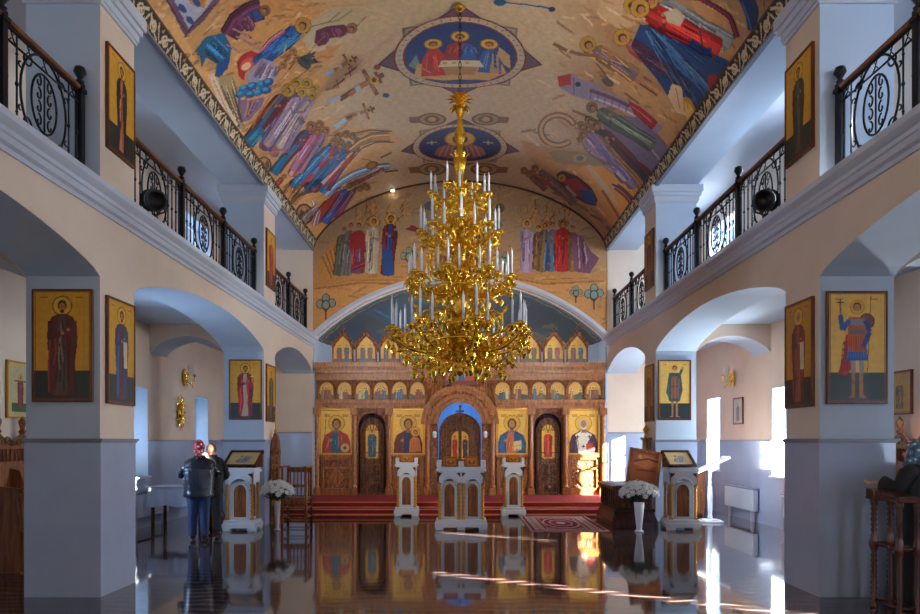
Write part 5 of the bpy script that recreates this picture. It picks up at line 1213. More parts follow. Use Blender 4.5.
# ------------------------------------------------------------------ gallery railings
def rail_panel(length):
    """scroll panel in local x 0..length, z 0..1.0"""
    b = MB(); L = length; H = 1.0
    for z, r in ((.06, .014), (.2, .010), (.82, .010), (.93, .014)): b.tube([(0, 0, z), (L, 0, z)], r, 6)
    cx = L/2; rx = .36; c0 = .51
    nb = int((L/2-rx-.02)/.14)
    for s_ in (-1, 1):
        for i in range(nb+1):
            x = cx+s_*(rx+.05+i*((L/2-rx-.08)/max(1, nb)))
            b.tube([(x, 0, .06), (x, 0, .93)], .0095, 6); b.ball((x, 0, .5), .017, 6, sz=1.6); b.ball((x, 0, .26), .014, 6); b.ball((x, 0, .76), .014, 6)
    ell_ = lambda a, kx, kz, cz=c0: (cx+kx*math.cos(a), 0, cz+kz*math.sin(a))
    b.tube([ell_(2*PI*i/28, rx, .43) for i in range(29)], .012, 6); b.tube([ell_(2*PI*i/24, .2, .27) for i in range(25)], .011, 6)
    for k in range(4):      # scrolls within the oval
        for s_ in (-1, 1):
            zc = c0-.18+.12*k; b.tube([(cx+s_*.09+x_*.8, 0, z_) for x_, z_ in spiral(0, zc, .065, .012, PI/2, PI/2+s_*5.2, 12)], .009, 5)
    b.tube([(cx, 0, c0-.27), (cx, 0, c0+.27)], .009, 5)
    for s_ in (-1, 1):
        for q in (-1, 1):
            b.tube([(cx+s_*.27+x_, 0, z_) for x_, z_ in spiral(0, c0+q*.29, .075, .014, 0, s_*q*5, 12)], .010, 5)
            b.tube([(cx+s_*.36+x_, 0, z_) for x_, z_ in spiral(0, c0+q*.2, .045, .01, 0, s_*q*5, 10)], .008, 5)
    for i in range(int(L/.22)):
        x = .11+i*(L-.22)/max(1, int(L/.22)-1); b.tube([(x-.05, 0, .82), (x, 0, .875), (x+.05, 0, .82)], .007, 4); b.tube([(x-.03, 0, .93), (x, 0, .88), (x+.03, 0, .93)], .006, 4)
    return b
def post_mb():
    b = MB(); b.box(-.035, .035, -.035, .035, 0, 1.02); b.box(-.05, .05, -.05, .05, 0, .08); b.box(-.05, .05, -.05, .05, .93, .97)
    b.lathe([(.03, 1.02), (.045, 1.04), (.02, 1.06), (.03, 1.08), (.062, 1.13), (.05, 1.18), (0.001, 1.205)], (0, 0, 0), 12)
    return b
def railing(sg, y0, y1, n, label):
    root = thing('gallery_railing', label, 'railing', (sg*3.86, y0, SLAB1+.01), 0, None)
    L = (y1-y0)/n
    first = None
    for i in range(n):
        if first is None:
            p = rail_panel(L-.07).build('scroll_panel', M['iron'], root); first = p
        else: p = first.copy(); COL.objects.link(p); p.parent = root
        p.location = (0, L*i+.035, 0); p.rotation_euler = (0, 0, PI/2)
    q = post_mb().build('post', M['iron'], root); q.location = (0, 0.0, 0)
    for i in range(1, n+1):
        c = q.copy(); COL.objects.link(c); c.parent = root; c.location = (0, L*i, 0)
    h = MB(); h.box(-.035, .035, 0, y1-y0, .945, .99); bevel(h.build('handrail', M['railwood'], root), .012, 2)
for sg, nm in ((-1, 'left'), (1, 'right')):
    railing(sg, 4.75, 7.22, 2, 'black scrolled iron railing of the %s gallery nearest the camera' % nm)
    railing(sg, 8.12, 13.32, 3, 'long black scrolled iron railing of the %s gallery between the two piers' % nm)
    railing(sg, 14.25, 17.75, 2, 'short black iron railing at the far end of the %s gallery' % nm)
# black lamps on the gallery edge; beams added to brighten the screen and vault
for sg, nm in ((-1, 'left'), (1, 'right')):
    r = thing('stage_spotlight', 'round black lamp clamped to the %s gallery edge beside the front pier' % nm, 'spotlight', (sg*3.60, 8.33, 4.30))
    m = MB()
    m.lathe([(.001, -.15), (.06, -.15), (.1, -.11), (.115, -.02), (.115, .1), (.125, .1), (.125, .14), (.1, .14), (.09, .08), (.001, .06)], (0, 0, 0), 18)
    for k in range(5): m.lathe([(.12, -.08+k*.03), (.128, -.074+k*.03), (.12, -.068+k*.03)], (0, 0, 0), 18)
    o = m.build('housing', M['blackplastic'], r); o.rotation_euler = (math.radians(105), 0, math.radians(-40*sg)); o.location = (0, 0, .12)
    m = MB(); m.tube([(-.14, 0, .12), (-.14, 0, -.02), (0, 0, -.06), (.14, 0, -.02), (.14, 0, .12)], .012, 6); m.box(-.05, .05, -.03, .03, -.09, -.05); m.build('yoke', M['blackplastic'], r)
    for tgt, pw, ang in (((0, ICY, 2.9), 950, 60),)+((((-1.6, 12.6, 8.0), 600, 112),) if sg > 0 else ()):
        ld = bpy.data.lights.new('spotlight_beam', 'SPOT'); ld.energy = pw; ld.spot_size = math.radians(ang); ld.spot_blend = 1.0; ld.color = (1.0, .91, .78); ld.shadow_soft_size = .12
        lo = bpy.data.objects.new('spotlight_beam', ld); COL.objects.link(lo); lo.location = (sg*3.45, 8.33, 4.55)
        lo.rotation_euler = (Vector(tgt)-lo.location).to_track_quat('-Z', 'Y').to_euler()

# ------------------------------------------------------------------ chandelier
CHY = 10.65
def cz_(py): return EYE+(VY-py)*CHY/FPX
ch = thing('chandelier', 'huge four tiered gilded chandelier with white candles hanging over the nave', 'chandelier', (0, CHY, 0))
b = MB(); zt = vault_z(0)+.0
for i in range(int((zt-cz_(98))/.09)):
    z = cz_(98)+i*.09; 
    b.tube([(.018*math.cos(a)*(1 if i % 2 else 0), .018*math.cos(a)*(0 if i % 2 else 1), z+.045+.055*math.sin(a)) for a in [2*PI*k/10 for k in range(11)]], .006, 4, cap=False)
b.build('chain', M['iron'], ch)
b = MB(); b.lathe([(.001, 0), (.05, .0), (.09, .05), (.02, .07), (.02, .1)], (0, 0, zt-.1), 14); b.build('ceiling_rose', M['gold'], ch)
prof = []
def seg(py, r): prof.append((r*CHY/FPX, cz_(py)))
for py, r in ((377, .5), (374, 4), (370, 6), (367, 3), (362, 5), (356, 9), (350, 12), (345, 7), (338, 5), (333, 9), (327, 14), (322, 16), (318, 9), (312, 6), (303, 8), (296, 6), (290, 4.5), (283, 8), (277, 12), (272, 13), (268, 7), (260, 5), (250, 7), (244, 5), (238, 6), (233, 10), (229, 11), (225, 6), (216, 4.5), (206, 6.5), (199, 5), (193, 8), (189, 9), (185, 5), (178, 3.5), (168, 5.5), (160, 7), (155, 4), (148, 3), (140, 5), (133, 6), (128, 3), (118, 2.5), (112, 4.5), (108, 5), (104, 2.5), (98, 1.2)):
    seg(py, r)
b = MB(); b.lathe(prof, (0, 0, 0), 20)
def leaf(b, base, tip, w, up=(0, 0, 1), mi=0):
    """acanthus leaf: curled lens"""
    base = Vector(base); tip = Vector(tip); d = tip-base; n = d.cross(Vector(up)); 
    if n.length < 1e-4: n = d.cross(Vector((1, 0, 0)))
    n.normalize(); k = n.cross(d).normalized()
    prof_ = [(0, .15, 0), (.25, .8, .06), (.45, .55, .1), (.6, .85, .1), (.8, .45, .05), (1, .05, -.08)]
    vs = []; L = d.length
    for t, ww, lift in prof_:
        c = base+d*t+k*(lift*L); vs += [c-n*(ww*w/2), c+k*(w*.14), c+n*(ww*w/2), c-k*(w*.08)]
    fs = []
    for i in range(len(prof_)-1):
        a = i*4
        for j in range(4): fs.append((a+j, a+(j+1) % 4, a+4+(j+1) % 4, a+4+j))
    b.add(vs, fs, mi, False)
for (py, r0, r1, n, dz) in ((103, .03, .2, 10, .06), (106, .03, .16, 10, -.06), (160, .08, .14, 6, .1), (189, .12, .19, 6, .1), (231, .12, .22, 6, .1), (275, .16, .24, 8, .12), (325, .2, .30, 8, .14), (345, .12, .24, 8, -.14), (358, .1, .2, 8, -.12)):
    for i in range(n): a = 2*PI*i/n; leaf(b, (r0*math.cos(a), r0*math.sin(a), cz_(py)), (r1*math.cos(a), r1*math.sin(a), cz_(py)+dz), .08)
for i in range(12): a = 2*PI*i/12; leaf(b, (.02*math.cos(a), .02*math.sin(a), cz_(100)), (.13*math.cos(a), .13*math.sin(a), cz_(98)+.05), .06)
b.build('stem', M['gold'], ch)
def pendant(b, x, z, s=1.0, y=0):
    b.tube([(x, y, z), (x, y, z-.05*s)], .005, 4); b.lathe([(.001, -.16*s), (.022*s, -.14*s), (.038*s, -.1*s), (.03*s, -.07*s), (.012*s, -.05*s), (.02*s, -.04*s), (.001, -.03*s)], (x, y, z-.03*s), 6, smooth=False)
def arm_mb(r, drop, rise, s, big):
    """one scrolled arm in local x-z, cup at (r, 0, 0)"""
    b = MB()
    path = [(.09, 0, -drop*.35), (r*.25, 0, -drop*.85), (r*.5, 0, -drop*1.0), (r*.75, 0, -drop*.86), (r*.93, 0, -drop*.5), (r, 0, -.06)]
    P2 = []
    for i in range(len(path)-1):
        p0 = Vector(path[max(i-1, 0)]); p1 = Vector(path[i]); p2 = Vector(path[i+1]); p3 = Vector(path[min(i+2, len(path)-1)])
        for k in range(5):
            t = k/5; P2.append(.5*((2*p1)+(-p0+p2)*t+(2*p0-5*p1+4*p2-p3)*t*t+(-p0+3*p1-3*p2+p3)*t**3))
    P2.append(Vector(path[-1])); b.tube(P2, [.033*s-.012*s*i/len(P2) for i in range(len(P2))], 6)
    b.tube([(r*.34+x_, 0, z_) for x_, z_ in spiral(0, -drop*.42, drop*.42, drop*.1, -PI/2, -PI/2-6.2, 22)], .021*s, 6)
    b.tube([(r*.72+x_, 0, z_) for x_, z_ in spiral(0, -drop*.42, drop*.36, drop*.08, -PI/2, -PI/2+6.2, 22)], .020*s, 6)
    b.tube([(.08, 0, rise*.6), (r*.25, 0, rise*.95), (r*.45, 0, rise*.7), (r*.5, 0, rise*.2), (r*.38, 0, rise*.1), (r*.34, 0, rise*.35)], .021*s, 6)
    for x, z, tx, tz in ((r*.5, -drop, r*.62, -drop*.62), (r*.5, -drop, r*.36, -drop*.66), (r*.9, -drop*.6, r*1.08, -drop*.45), (r*.25, -drop*.8, r*.2, -drop*.3), (r*.45, rise*.5, r*.62, rise*.7), (r*.75, -drop*.85, r*.95, -drop*1.05), (r*.28, -drop*.9, r*.2, -drop*1.2), (r*.6, -drop*.95, r*.62, -drop*1.3)):
        leaf(b, (x, 0, z), (tx, 0, tz), .075*s, (0, 1, 0))
    b.lathe([(.0, -.05*s), (.03*s, -.03*s), (.04*s, 0), (.028*s, .03*s)], (r*.5, 0, -drop*1.0), 8)
    pendant(b, r*.98, -drop*.5, 1.1*s); pendant(b, r*.55, -drop*1.0, 1.2*s)
    if big:
        pendant(b, r*.8, -drop*.95, 1.3); pendant(b, r*1.06, -drop*.35, 1.1)
        b.tube([(r*.25, 0, -drop*1.0), (r*.42, 0, -drop*1.5), (r*.62, 0, -drop*1.6), (r*.82, 0, -drop*1.25), (r*.9, 0, -drop*.8)], .016, 6)
        for t in (.3, .45, .6, .75): leaf(b, (r*t, 0, -drop*1.35), (r*(t+.12), 0, -drop*1.6), .08, (0, 1, 0))
        pendant(b, r*.3, -drop*1.2, 1.4); pendant(b, r*.45, -drop*1.5, 1.2); pendant(b, r*.68, -drop*1.5, 1.3)
    return b
def cup_mb(s):
    b = MB(); b.lathe([(.012, -.1*s), (.03*s, -.08*s), (.014, -.05*s), (.03*s, -.03*s), (.06*s, -.005), (.085*s, .01), (.07*s, .02), (.03*s, .01), (.034*s, .045), (.026*s, .05)], (0, 0, 0), 12)
    for i in range(8): a = 2*PI*i/8; leaf(b, (.05*s*math.cos(a), .05*s*math.sin(a), -.01), (.1*s*math.cos(a), .1*s*math.sin(a), -.05*s), .05*s)
    return b
def candle_mb(h, r=.017):
    b = MB(); b.lathe([(r, .03), (r, h*.9), (r*.8, h*.93), (r*.55, h*.96), (.002, h+.03)], (0, 0, 0), 8); return b
tiers = [ # py of cup, radius, arms, drop, rise, candle length, cluster, scale
    (330, 1.02, 8, .34, .30, .46, 3, 1.15), (279, .78, 8, .26, .26, .40, 3, 1.0), (234, .58, 8, .22, .2, .38, 2, .9), (196, .43, 6, .17, .16, .32, 2, .8)]
for ti, (py, r, n, drop, rise, cl, k, s) in enumerate(tiers):
    z = cz_(py)
    arm = arm_mb(r, drop, rise, s, ti == 0).build('arm', M['gold'], ch); arm.location = (0, 0, z)
    cups = [(r, 0, 0)]
    if k >= 2: cups.append((r*.98-.02, .15*s, -.06))
    if k >= 3: cups.append((r*.98-.02, -.15*s, -.06))
    if k == 2: cups[0] = (r, -.06, 0.03)
    extra = MB()
    for (cx, cy, c_) in cups[1:]: extra.tube([(r*.93, 0, -drop*.45), (r*.97, cy*.6, -drop*.5), (cx, cy, c_-.09)], .012*s, 5)
    br = extra.build('branch', M['gold'], arm)
    kids = []
    for ci, (cx, cy, c_) in enumerate(cups):
        cu = cup_mb(s).build('candle_cup', M['gold'], arm); cu.location = (cx, cy, c_)
        ca = candle_mb(cl*(1 if ci == 0 else .9)).build('candle', M['candle'], arm); ca.location = (cx, cy, c_)
    a0 = .22+ti*.35
    arm.rotation_euler = (0, 0, a0)
    for i in range(1, n):
        c = copy_tree(arm, ch); c.rotation_euler = (0, 0, a0+2*PI*i/n)
# large upright C-scrolls round the stem of the lowest tiers
for (py, r0, hh, n, s) in ((322, .30, .24, 8, .022), (268, .22, .18, 8, .018), (224, .16, .14, 6, .015)):
    b = MB(); z = cz_(py)
    pts = [(x_+r0+hh*.75, z_) for x_, z_ in spiral(0, 0, hh, hh*.22, -PI*.75, PI*1.5, 30)]
    b.tube([(x_, 0, z_) for x_, z_ in pts], [s*(1-.5*i/len(pts)) for i in range(len(pts))], 6)
    b.tube([(.06, 0, -hh*.9), (r0*.7, 0, -hh*1.0), (pts[0][0], 0, pts[0][1])], s, 6)
    leaf(b, (r0+hh*1.5, 0, hh*.4), (r0+hh*1.9, 0, hh*.9), .08, (0, 1, 0)); leaf(b, (r0+hh*.6, 0, hh*.95), (r0+hh*.2, 0, hh*1.4), .08, (0, 1, 0)); b.ball((pts[-1][0], 0, pts[-1][1]), s*1.5, 8)
    sc = b.build('scroll', M['gold'], ch); sc.location = (0, 0, z); sc.rotation_euler = (0, 0, .45)
    for i in range(1, n): c = sc.copy(); COL.objects.link(c); c.parent = ch; c.rotation_euler = (0, 0, .45+2*PI*i/n)
# ornamental rings joining the arms
for (py, r, dz, nm) in ((341, .42, 0, 'ring'), (288, .33, 0, 'ring')):
    b = MB(); b.tube([(r*math.cos(2*PI*i/48), r*math.sin(2*PI*i/48), cz_(py)) for i in range(49)], .022, 6)
    for i in range(16):
        a = 2*PI*i/16; leaf(b, (r*math.cos(a), r*math.sin(a), cz_(py)), (r*1.12*math.cos(a), r*1.12*math.sin(a), cz_(py)+.1), .06); leaf(b, (r*math.cos(a), r*math.sin(a), cz_(py)), (r*1.1*math.cos(a), r*1.1*math.sin(a), cz_(py)-.1), .06)
    b.build(nm, M['gold'], ch)
b = MB()
for k in range(16):
    a = 2*PI*k/16; r = .3+.1*(k % 2); x, y = r*math.cos(a), r*math.sin(a); z = cz_(352-6*(k % 2))
    b.tube([(x, y, z+.1), (x, y, z)], .006, 4); b.lathe([(.001, -.2), (.03, -.17), (.05, -.12), (.035, -.08), (.015, -.05), (.026, -.03), (.001, 0)], (x, y, z), 6, smooth=False)
    b.tube([(.1*math.cos(a), .1*math.sin(a), cz_(330)), (x*.7, y*.7, cz_(345)), (x, y, z+.1)], .009, 4)
b.build('tassel_ring', M['gold'], ch)

# wall sconces
def sconce(sg, y, label):
    r = thing('wall_sconce', label, 'sconce', (sg*(OX), y, 2.95), PI/2 if sg < 0 else -PI/2)
    b = MB(); b.lathe([(.001, -.2), (.03, -.17), (.05, 0), (.03, .15), (.001, .19)], (0, -.03, 0), 10, sy=.4)
    for i in range(8): a = 2*PI*i/8; leaf(b, (0, -.04, 0), (.13*math.cos(a), -.06, .17*math.sin(a)), .06, (0, -1, 0))
    b.build('backplate', M['gold'], r)
    for s_ in (-1, 1):
        m = MB(); m.tube([(0, -.05, -.05), (s_*.1, -.12, -.14), (s_*.17, -.17, -.08), (s_*.18, -.18, .02)], .013, 6); m.lathe([(.01, 0), (.05, .02), (.03, .03), (.02, .06)], (s_*.18, -.18, .02), 10); leaf(m, (s_*.1, -.12, -.14), (s_*.16, -.16, -.22), .06)
        o = m.build('arm', M['gold'], r); c = candle_mb(.16, .016).build('candle', M['candle'], o); c.location = (s_*.18, -.18, .06)
sconce(-1, 15.0, 'gilded two armed wall sconce on the left outer wall'); sconce(1, 15.15, 'gilded two armed wall sconce on the right outer wall')
# sunburst ornament on the left wall
r = thing('sunburst_ornament', 'gilded sunburst wall ornament with a round centre on the left outer wall', 'wall ornament', (-OX+.002, 14.8, 2.2), PI/2)
b = MB()
for i in range(24):
    a = 2*PI*i/24; q = .22 if i % 2 else .30; leaf(b, (.1*math.cos(a), -.03, .12*math.sin(a)), (q*.85*math.cos(a), -.04, q*1.25*math.sin(a)), .07, (0, -1, 0))
b.build('rays', M['gold'], r)
b = MB(); b.lathe([(.001, -.02), (.12, -.02), (.13, .0), (.12, .03), (.08, .05), (.001, .055)], (0, 0, 0), 20); o = b.build('centre', M['gold'], r); o.rotation_euler = (PI/2, 0, 0); o.location = (0, -.02, 0)
# small spotlight on the end wall at the vault
r = thing('spotlight', 'small white lit spotlight at the left shoulder of the vault', 'spotlight', (-1.68, YEND-.12, 7.84))
b = MB(); b.lathe([(.04, 0), (.06, .02), (.07, .1), (.05, .14)], (0, 0, 0), 12); b.build('housing', M['white'], r)
b = MB(); b.lathe([(.001, -.012), (.045, -.01), (.052, 0.0)], (0, 0, 0), 12); b.build('lens', mat('lit_lens', (255, 240, 210), .4, emit=(255, 236, 200), emit_s=14), r)
# ------------------------------------------------------------------ furniture
def gp(px, py, z=0.0):        # point on the floor (or a height) seen at a pixel of the photograph
    d = (EYE-z)*FPX/(py-VY); return ((px-VX)*d/FPX, d)
def arch_poly(cx, z0, w, h, n=10):      # narrow ogee arched panel outline in x-z
    r = w/2; zs = z0+h-r*1.3
    return [(cx-r, z0), (cx+r, z0), (cx+r, zs)]+[(cx+r*math.cos(a), zs+r*1.3*math.sin(a)) for a in [PI*i/n for i in range(1, n)]]+[(cx-r, zs)]
def analogion(x, y, w, d, h, label, rz=0.0, bays=1, group=None, sides=True):
    """white icon stand with wooden arched panels and twisted gilt columns"""
    r = thing('icon_stand', label, 'icon stand', (x, y, 0), rz, group)
    b = MB(); b.box(-w/2-.05, w/2+.05, -d/2-.05, d/2+.05, .05, .13); b.box(-w/2-.03, w/2+.03, -d/2-.03, d/2+.03, .13, .19)
    for sx in (-1, 1):
        for sy in (-1, 1): b.box(sx*(w/2-.03)-.07, sx*(w/2-.03)+.07, sy*(d/2-.03)-.07, sy*(d/2-.03)+.07, 0, .05)
    if bays > 1: b.box(-.07, .07, -d/2-.04, d/2+.04, 0, .05)
    bevel(b.build('base', M['white'], r), .008)
    b = MB(); zt = h-.28; bw = w/bays
    b.box(-w/2+.05, w/2-.05, -d/2+.06, d/2-.06, .19, zt+.02)
    for k in range(bays):
        cx = -w/2+bw*(k+.5)
        o = arch_poly(cx, .23, bw*.5, zt-.24)
        # moulded frame round the panel
        b.tube([(p[0], -d/2+.055, p[1]) for p in o]+[(o[0][0], -d/2+.055, o[0][1])], .018, 6)
    bevel(b.build('body', M['white'], r), .006)
    for k in range(bays):
        cx = -w/2+bw*(k+.5); m = MB(); m.prism(arch_poly(cx, .24, bw*.44, zt-.26), -d/2+.045, -d/2+.065); 
        for q in range(5): m.tube([(cx+(q-2)*bw*.08, -d/2+.043, .26), (cx+(q-2)*bw*.08, -d/2+.043, zt-.12-abs(q-2)*.05)], .006, 5)
        m.build('arched_panel', M['wood'], r)
    if sides:
        for s_ in (-1, 1):
            m = MB(); m.prism([(p[0], p[1]) for p in arch_poly(0, .24, d*.4, zt-.26)], min(s_*(w/2-.055), s_*(w/2-.04)), max(s_*(w/2-.055), s_*(w/2-.04)), 'x'); m.build('arched_panel', M['wood'], r)
    m0 = None
    xs = [-w/2+.03, w/2-.03]+([-.04, .04] if bays > 1 else [])
    for cx in xs:
        for sy in (-1, 1):
            if m0 is None:
                m = MB()
                for s2 in (0, PI): m.tube([(.016*math.cos(a*2.2+s2), .016*math.sin(a*2.2+s2), .21+(zt-.24)*a/12) for a in [i*.4 for i in range(31)]], .014, 6)
                m.box(-.03, .03, -.03, .03, .19, .23); m.box(-.03, .03, -.03, .03, zt-.04, zt)
                m0 = m.build('twisted_column', M['gilt'], r); o = m0
            else: o = m0.copy(); COL.objects.link(o); o.parent = r
            o.location = (cx, sy*(d/2-.03), 0)
    # pierced arcade head
    b = MB(); zh0, zh1 = zt, h-.08
    for k in range(bays):
        cx = -w/2+bw*(k+.5); R_ = bw*.27; n = 10
        for sy in (-1, 1):
            y0, y1 = sorted((sy*d/2, sy*(d/2-.03)))
            pts = [(cx-bw/2, zh1+.0), (cx-bw/2, zh0-.03), (cx-R_, zh0-.03)]+[(cx-R_*math.cos(PI*i/n), zh0-.03+R_*.9*math.sin(PI*i/n)) for i in range(1, n)]+[(cx+R_, zh0-.03), (cx+bw/2, zh0-.03), (cx+bw/2, zh1)]
            b.prism(pts, y0, y1)
            b.tube([(cx-R_*1.05*math.cos(PI*i/n), sy*(d/2+.008), zh0-.03+R_*.95*math.sin(PI*i/n)) for i in range(n+1)], .014, 5)
    for s_ in (-1, 1):
        x0, x1 = sorted((s_*w/2, s_*(w/2-.03))); b.box(x0, x1, -d/2, d/2, zh0+.02, zh1)
    b.box(-w/2-.03, w/2+.03, -d/2-.03, d/2+.03, zh1, zh1+.04); b.box(-w/2-.01, w/2+.01, -d/2-.01, d/2+.01, zh1+.04, h)
    b.build('head', M['white'], r)
    m = MB()
    for k in range(bays):
        cx = -w/2+bw*(k+.5)
        for s_ in (-1, 1): m.prism([(cx+s_*bw*.46, zh1-.015), (cx+s_*bw*.46, zh1-.1), (cx+s_*bw*.3, zh1-.025)], -d/2-.004, -d/2+.004)
    m.build('spandrel', M['doorwood'], r)
    return r
# centre double stand, raised cheeks and two small icon boxes on it
cx, cy = gp(461, 530.5)
ctr = analogion(0.02, cy+.25, .84, .42, 1.13, 'white double icon stand with two arched wooden panels in the middle of the floor', bays=2)
for s_ in (-1, 1):
    m = MB(); m.box(-.04, .04, -.17, .17, 0, .12); bevel(m.build('cheek', M['white'], ctr, (s_*.4, 0, 1.13)), .006)
m = MB(); m.box(-.05, .05, -.16, .16, 0, .1); m.build('cheek', M['white'], ctr, (0, 0, 1.13))
def icon_box(x, y, z, w, h, label, group=None):
    r = thing('icon_box', label, 'icon', (x, y, z), 0, group); m = MB()
    m.prism([(-.12, 0), (.06, 0), (.1, h), (.07, h)], -w/2, w/2, 'x'); m.build('board', M['wood'], r)
    def dr(C): C.line([(.01, .01), (w-.03, .01), (w-.03, h*.9), (.01, h*.9), (.01, .01)], .015, (120, 70, 30)); C.ell(w/2-.01, h*.42, w*.28, h*.2, col=(120, 70, 34)); C.ell(w/2-.01, h*.5, w*.12, h*.14, col=(200, 140, 60))
    C = Canvas(w-.02, h, .008, (190, 122, 50)); dr(C)
    sl_ = .19/h
    C.mesh('painting', lambda xx, zz: np.stack([xx-(w-.02)/2, -.125+zz*sl_, zz], 1), M['icon'], r)
icon_box(-.17, cy+.25, 1.135, .24, .18, 'left small brown icon on the white double stand'); icon_box(.21, cy+.25, 1.135, .24, .18, 'right small brown icon on the white double stand')
_, sy_ = gp(407, 514.5)
for s_, nm in ((-1, 'left'), (1, 'right')):
    st = analogion(s_*1.14, sy_-.2-.02, .42, .34, 1.14, 'slim white icon stand in front of the steps, %s of the centre one' % nm)
    for q in (-1, 1): m = MB(); m.box(-.03, .03, -.14, .14, 0, .1); m.build('cheek', M['white'], st, (q*.2, 0, 1.14))
    icon_box(s_*1.14, sy_-.22, 1.145, .24, .16, 'small brown icon on the slim white stand %s of the centre' % nm)
# side stands with sloping framed icons
def sloped_icon(x, y, z, w, h, rz, label, tilt=.62):
    r = thing('framed_icon', label, 'icon', (x, y, z), rz); m = MB()
    M4 = Matrix.Rotation(tilt, 4, 'X')
    for (a, c_, d, e) in ((-w/2, -w/2+.035, 0, h), (w/2-.035, w/2, 0, h), (-w/2, w/2, 0, .035), (-w/2, w/2, h-.035, h)): m.box(a, c_, d, e, 0, .05, 0, M4)
    m.box(-w/2+.01, w/2-.01, .01, h-.01, 0, .02, 0, M4)
    m.prism([(0.02, 0), (h*math.cos(tilt), h*math.sin(tilt)-.02), (h*math.cos(tilt), 0)], -w/2+.03, w/2-.03, 'x')
    m.build('frame', M['darkwood'], r)
    C = Canvas(w-.07, h-.07, .0095, (196, 168, 110)); R = random.Random(9); W_, H_ = w-.07, h-.07
    C.poly([(0, 0), (W_, 0), (W_, H_*.3), (W_*.6, H_*.36), (0, H_*.3)], (186, 150, 96)); C.ell(W_*.55, H_*.45, W_*.22, H_*.26, col=(110, 116, 120), rot=.4); C.ell(W_*.45, H_*.4, W_*.2, H_*.16, col=(70, 80, 90), rot=.5); C.ell(W_*.4, H_*.7, .05, col=(222, 180, 90)); C.ell(W_*.4, H_*.7, .03, col=(130, 84, 60)); C.ell(W_*.7, H_*.62, .03, col=(160, 110, 80))
    for i in range(14): q = R.uniform(.3, .75)*W_; C.line([(q, H_*.25), (q+.04, H_*.6)], .008, R.choice([(160, 160, 160), (40, 50, 60)]))
    C.mesh('painting', lambda xx, yy: (lambda P: P)(np.stack([xx-W_/2, (yy+.035)*math.cos(tilt)-.024*math.sin(tilt), (yy+.035)*math.sin(tilt)+.024*math.cos(tilt)], 1)), M['icon'], r)
    return r
lx, ly = gp(239, 531)
ls = analogion(lx, ly+.22, .50, .42, 1.12, 'white icon stand with arched wooden panel in front of the far left pier', rz=.0)
sloped_icon(lx-.0, ly+.02, 1.125, .62, .46, -.12, 'dark framed icon lying tilted on the left white stand')
rx_, ry_ = gp(684, 530.5)
rs = analogion(rx_, ry_+.22, .50, .42, 1.12, 'white icon stand with gilt twisted columns in front of the far right pier', rz=-.0)
sloped_icon(rx_-.02, ry_+.02, 1.125, .52, .46, .1, 'dark framed icon lying tilted on the right white stand')

# white music stand
mx_, my_ = gp(710, 522)
r = thing('music_stand', 'white wooden music stand with an open slanted top beside the right icon stand', 'stand', (mx_, my_, 0))
m = MB(); m.box(-.21, .21, -.17, .17, .0, .035); m.box(-.17, .17, -.13, .13, .035, .055); bevel(m.build('base', M['white'], r), .006)
m = MB(); m.lathe([(.05, .055), (.05, .12), (.035, .15), (.045, .2), (.05, .5), (.042, .7), (.025, .74), (.04, .78), (.025, .82), (.035, .95), (.03, 1.05)], (0, 0, 0), 12); m.build('pole', M['white'], r)
m = MB(); M4 = Matrix.Translation((0.03, 0, 1.12)) @ Matrix.Rotation(-.42, 4, 'Y'); m.box(-.36, .34, -.2, .2, 0, .025, 0, M4); m.box(.3, .34, -.2, .2, .02, .05, 0, M4); m.box(-.1, .1, -.05, .05, -.12, 0.0, 0, M4); m.build('desk', M['white'], r)
# wooden cupboard behind it
r = thing('cabinet', 'low orange brown wooden cabinet behind the white music stand', 'cabinet', (4.98, 15.35, 0), 0)
m = MB(); m.box(-.24, .24, -.2, .2, .06, .95); m.box(-.26, .26, -.22, .22, .95, .98); 
for sx in (-1, 1): m.box(sx*.2-.02, sx*.2+.02, -.18, .18, 0, .06)
bevel(m.build('body', M['wood'], r), .006); m = MB(); m.box(-.2, .2, -.215, -.2, .12, .9); o = m.build('door', M['wood'], r); m = MB(); m.ball((.15, -.23, .55), .014, 8); m.build('knob', M['gilt'], o)
# radiators
def radiator(sg, y, label):
    r = thing('radiator', label, 'radiator', (sg*(OX-.09), y, .22)); m = MB(); m.box(-.045, .045, -.75, .75, .0, .42); 
    for i in range(24): yy = -.72+i*.0626; m.box(-.055, .055, yy-.012, yy+.012, .02, .40)
    bevel(m.build('body', M['white'], r), .004); m = MB(); m.box(-.055, .055, -.76, .76, .42, .45); m.build('grille', M['ledge'], r); m = MB(); m.box(-.02, .02, -.6, -.55, -.22, 0); m.build('foot', M['white'], r); m = MB(); m.box(-.02, .02, .55, .6, -.22, 0); m.build('foot', M['white'], r)
radiator(1, 14.6, 'white radiator under the right outer wall behind the music stand'); radiator(1, 11.9, 'white radiator under the right window beside the front pier'); radiator(-1, 13.2, 'white radiator under the left window behind the cloth table')
# plant on right sill
r = thing('potted_plant', 'small green plant in a white pot on the right window sill', 'potted plant', (OX+.12, 12.83, WIN_Z0+.002))
m = MB(); m.lathe([(.04, 0), (.06, .11), (.065, .12), (.05, .12)], (0, 0, 0), 12); m.build('pot', M['white'], r)
m = MB(); R = random.Random(3)
for i in range(26): a = R.uniform(0, 6.28); q = R.uniform(.02, .06); leaf(m, (0, 0, .11), (q*math.cos(a), q*math.sin(a), .2+R.uniform(0, .14)), .05)
m.build('foliage', M['leaf'], r)

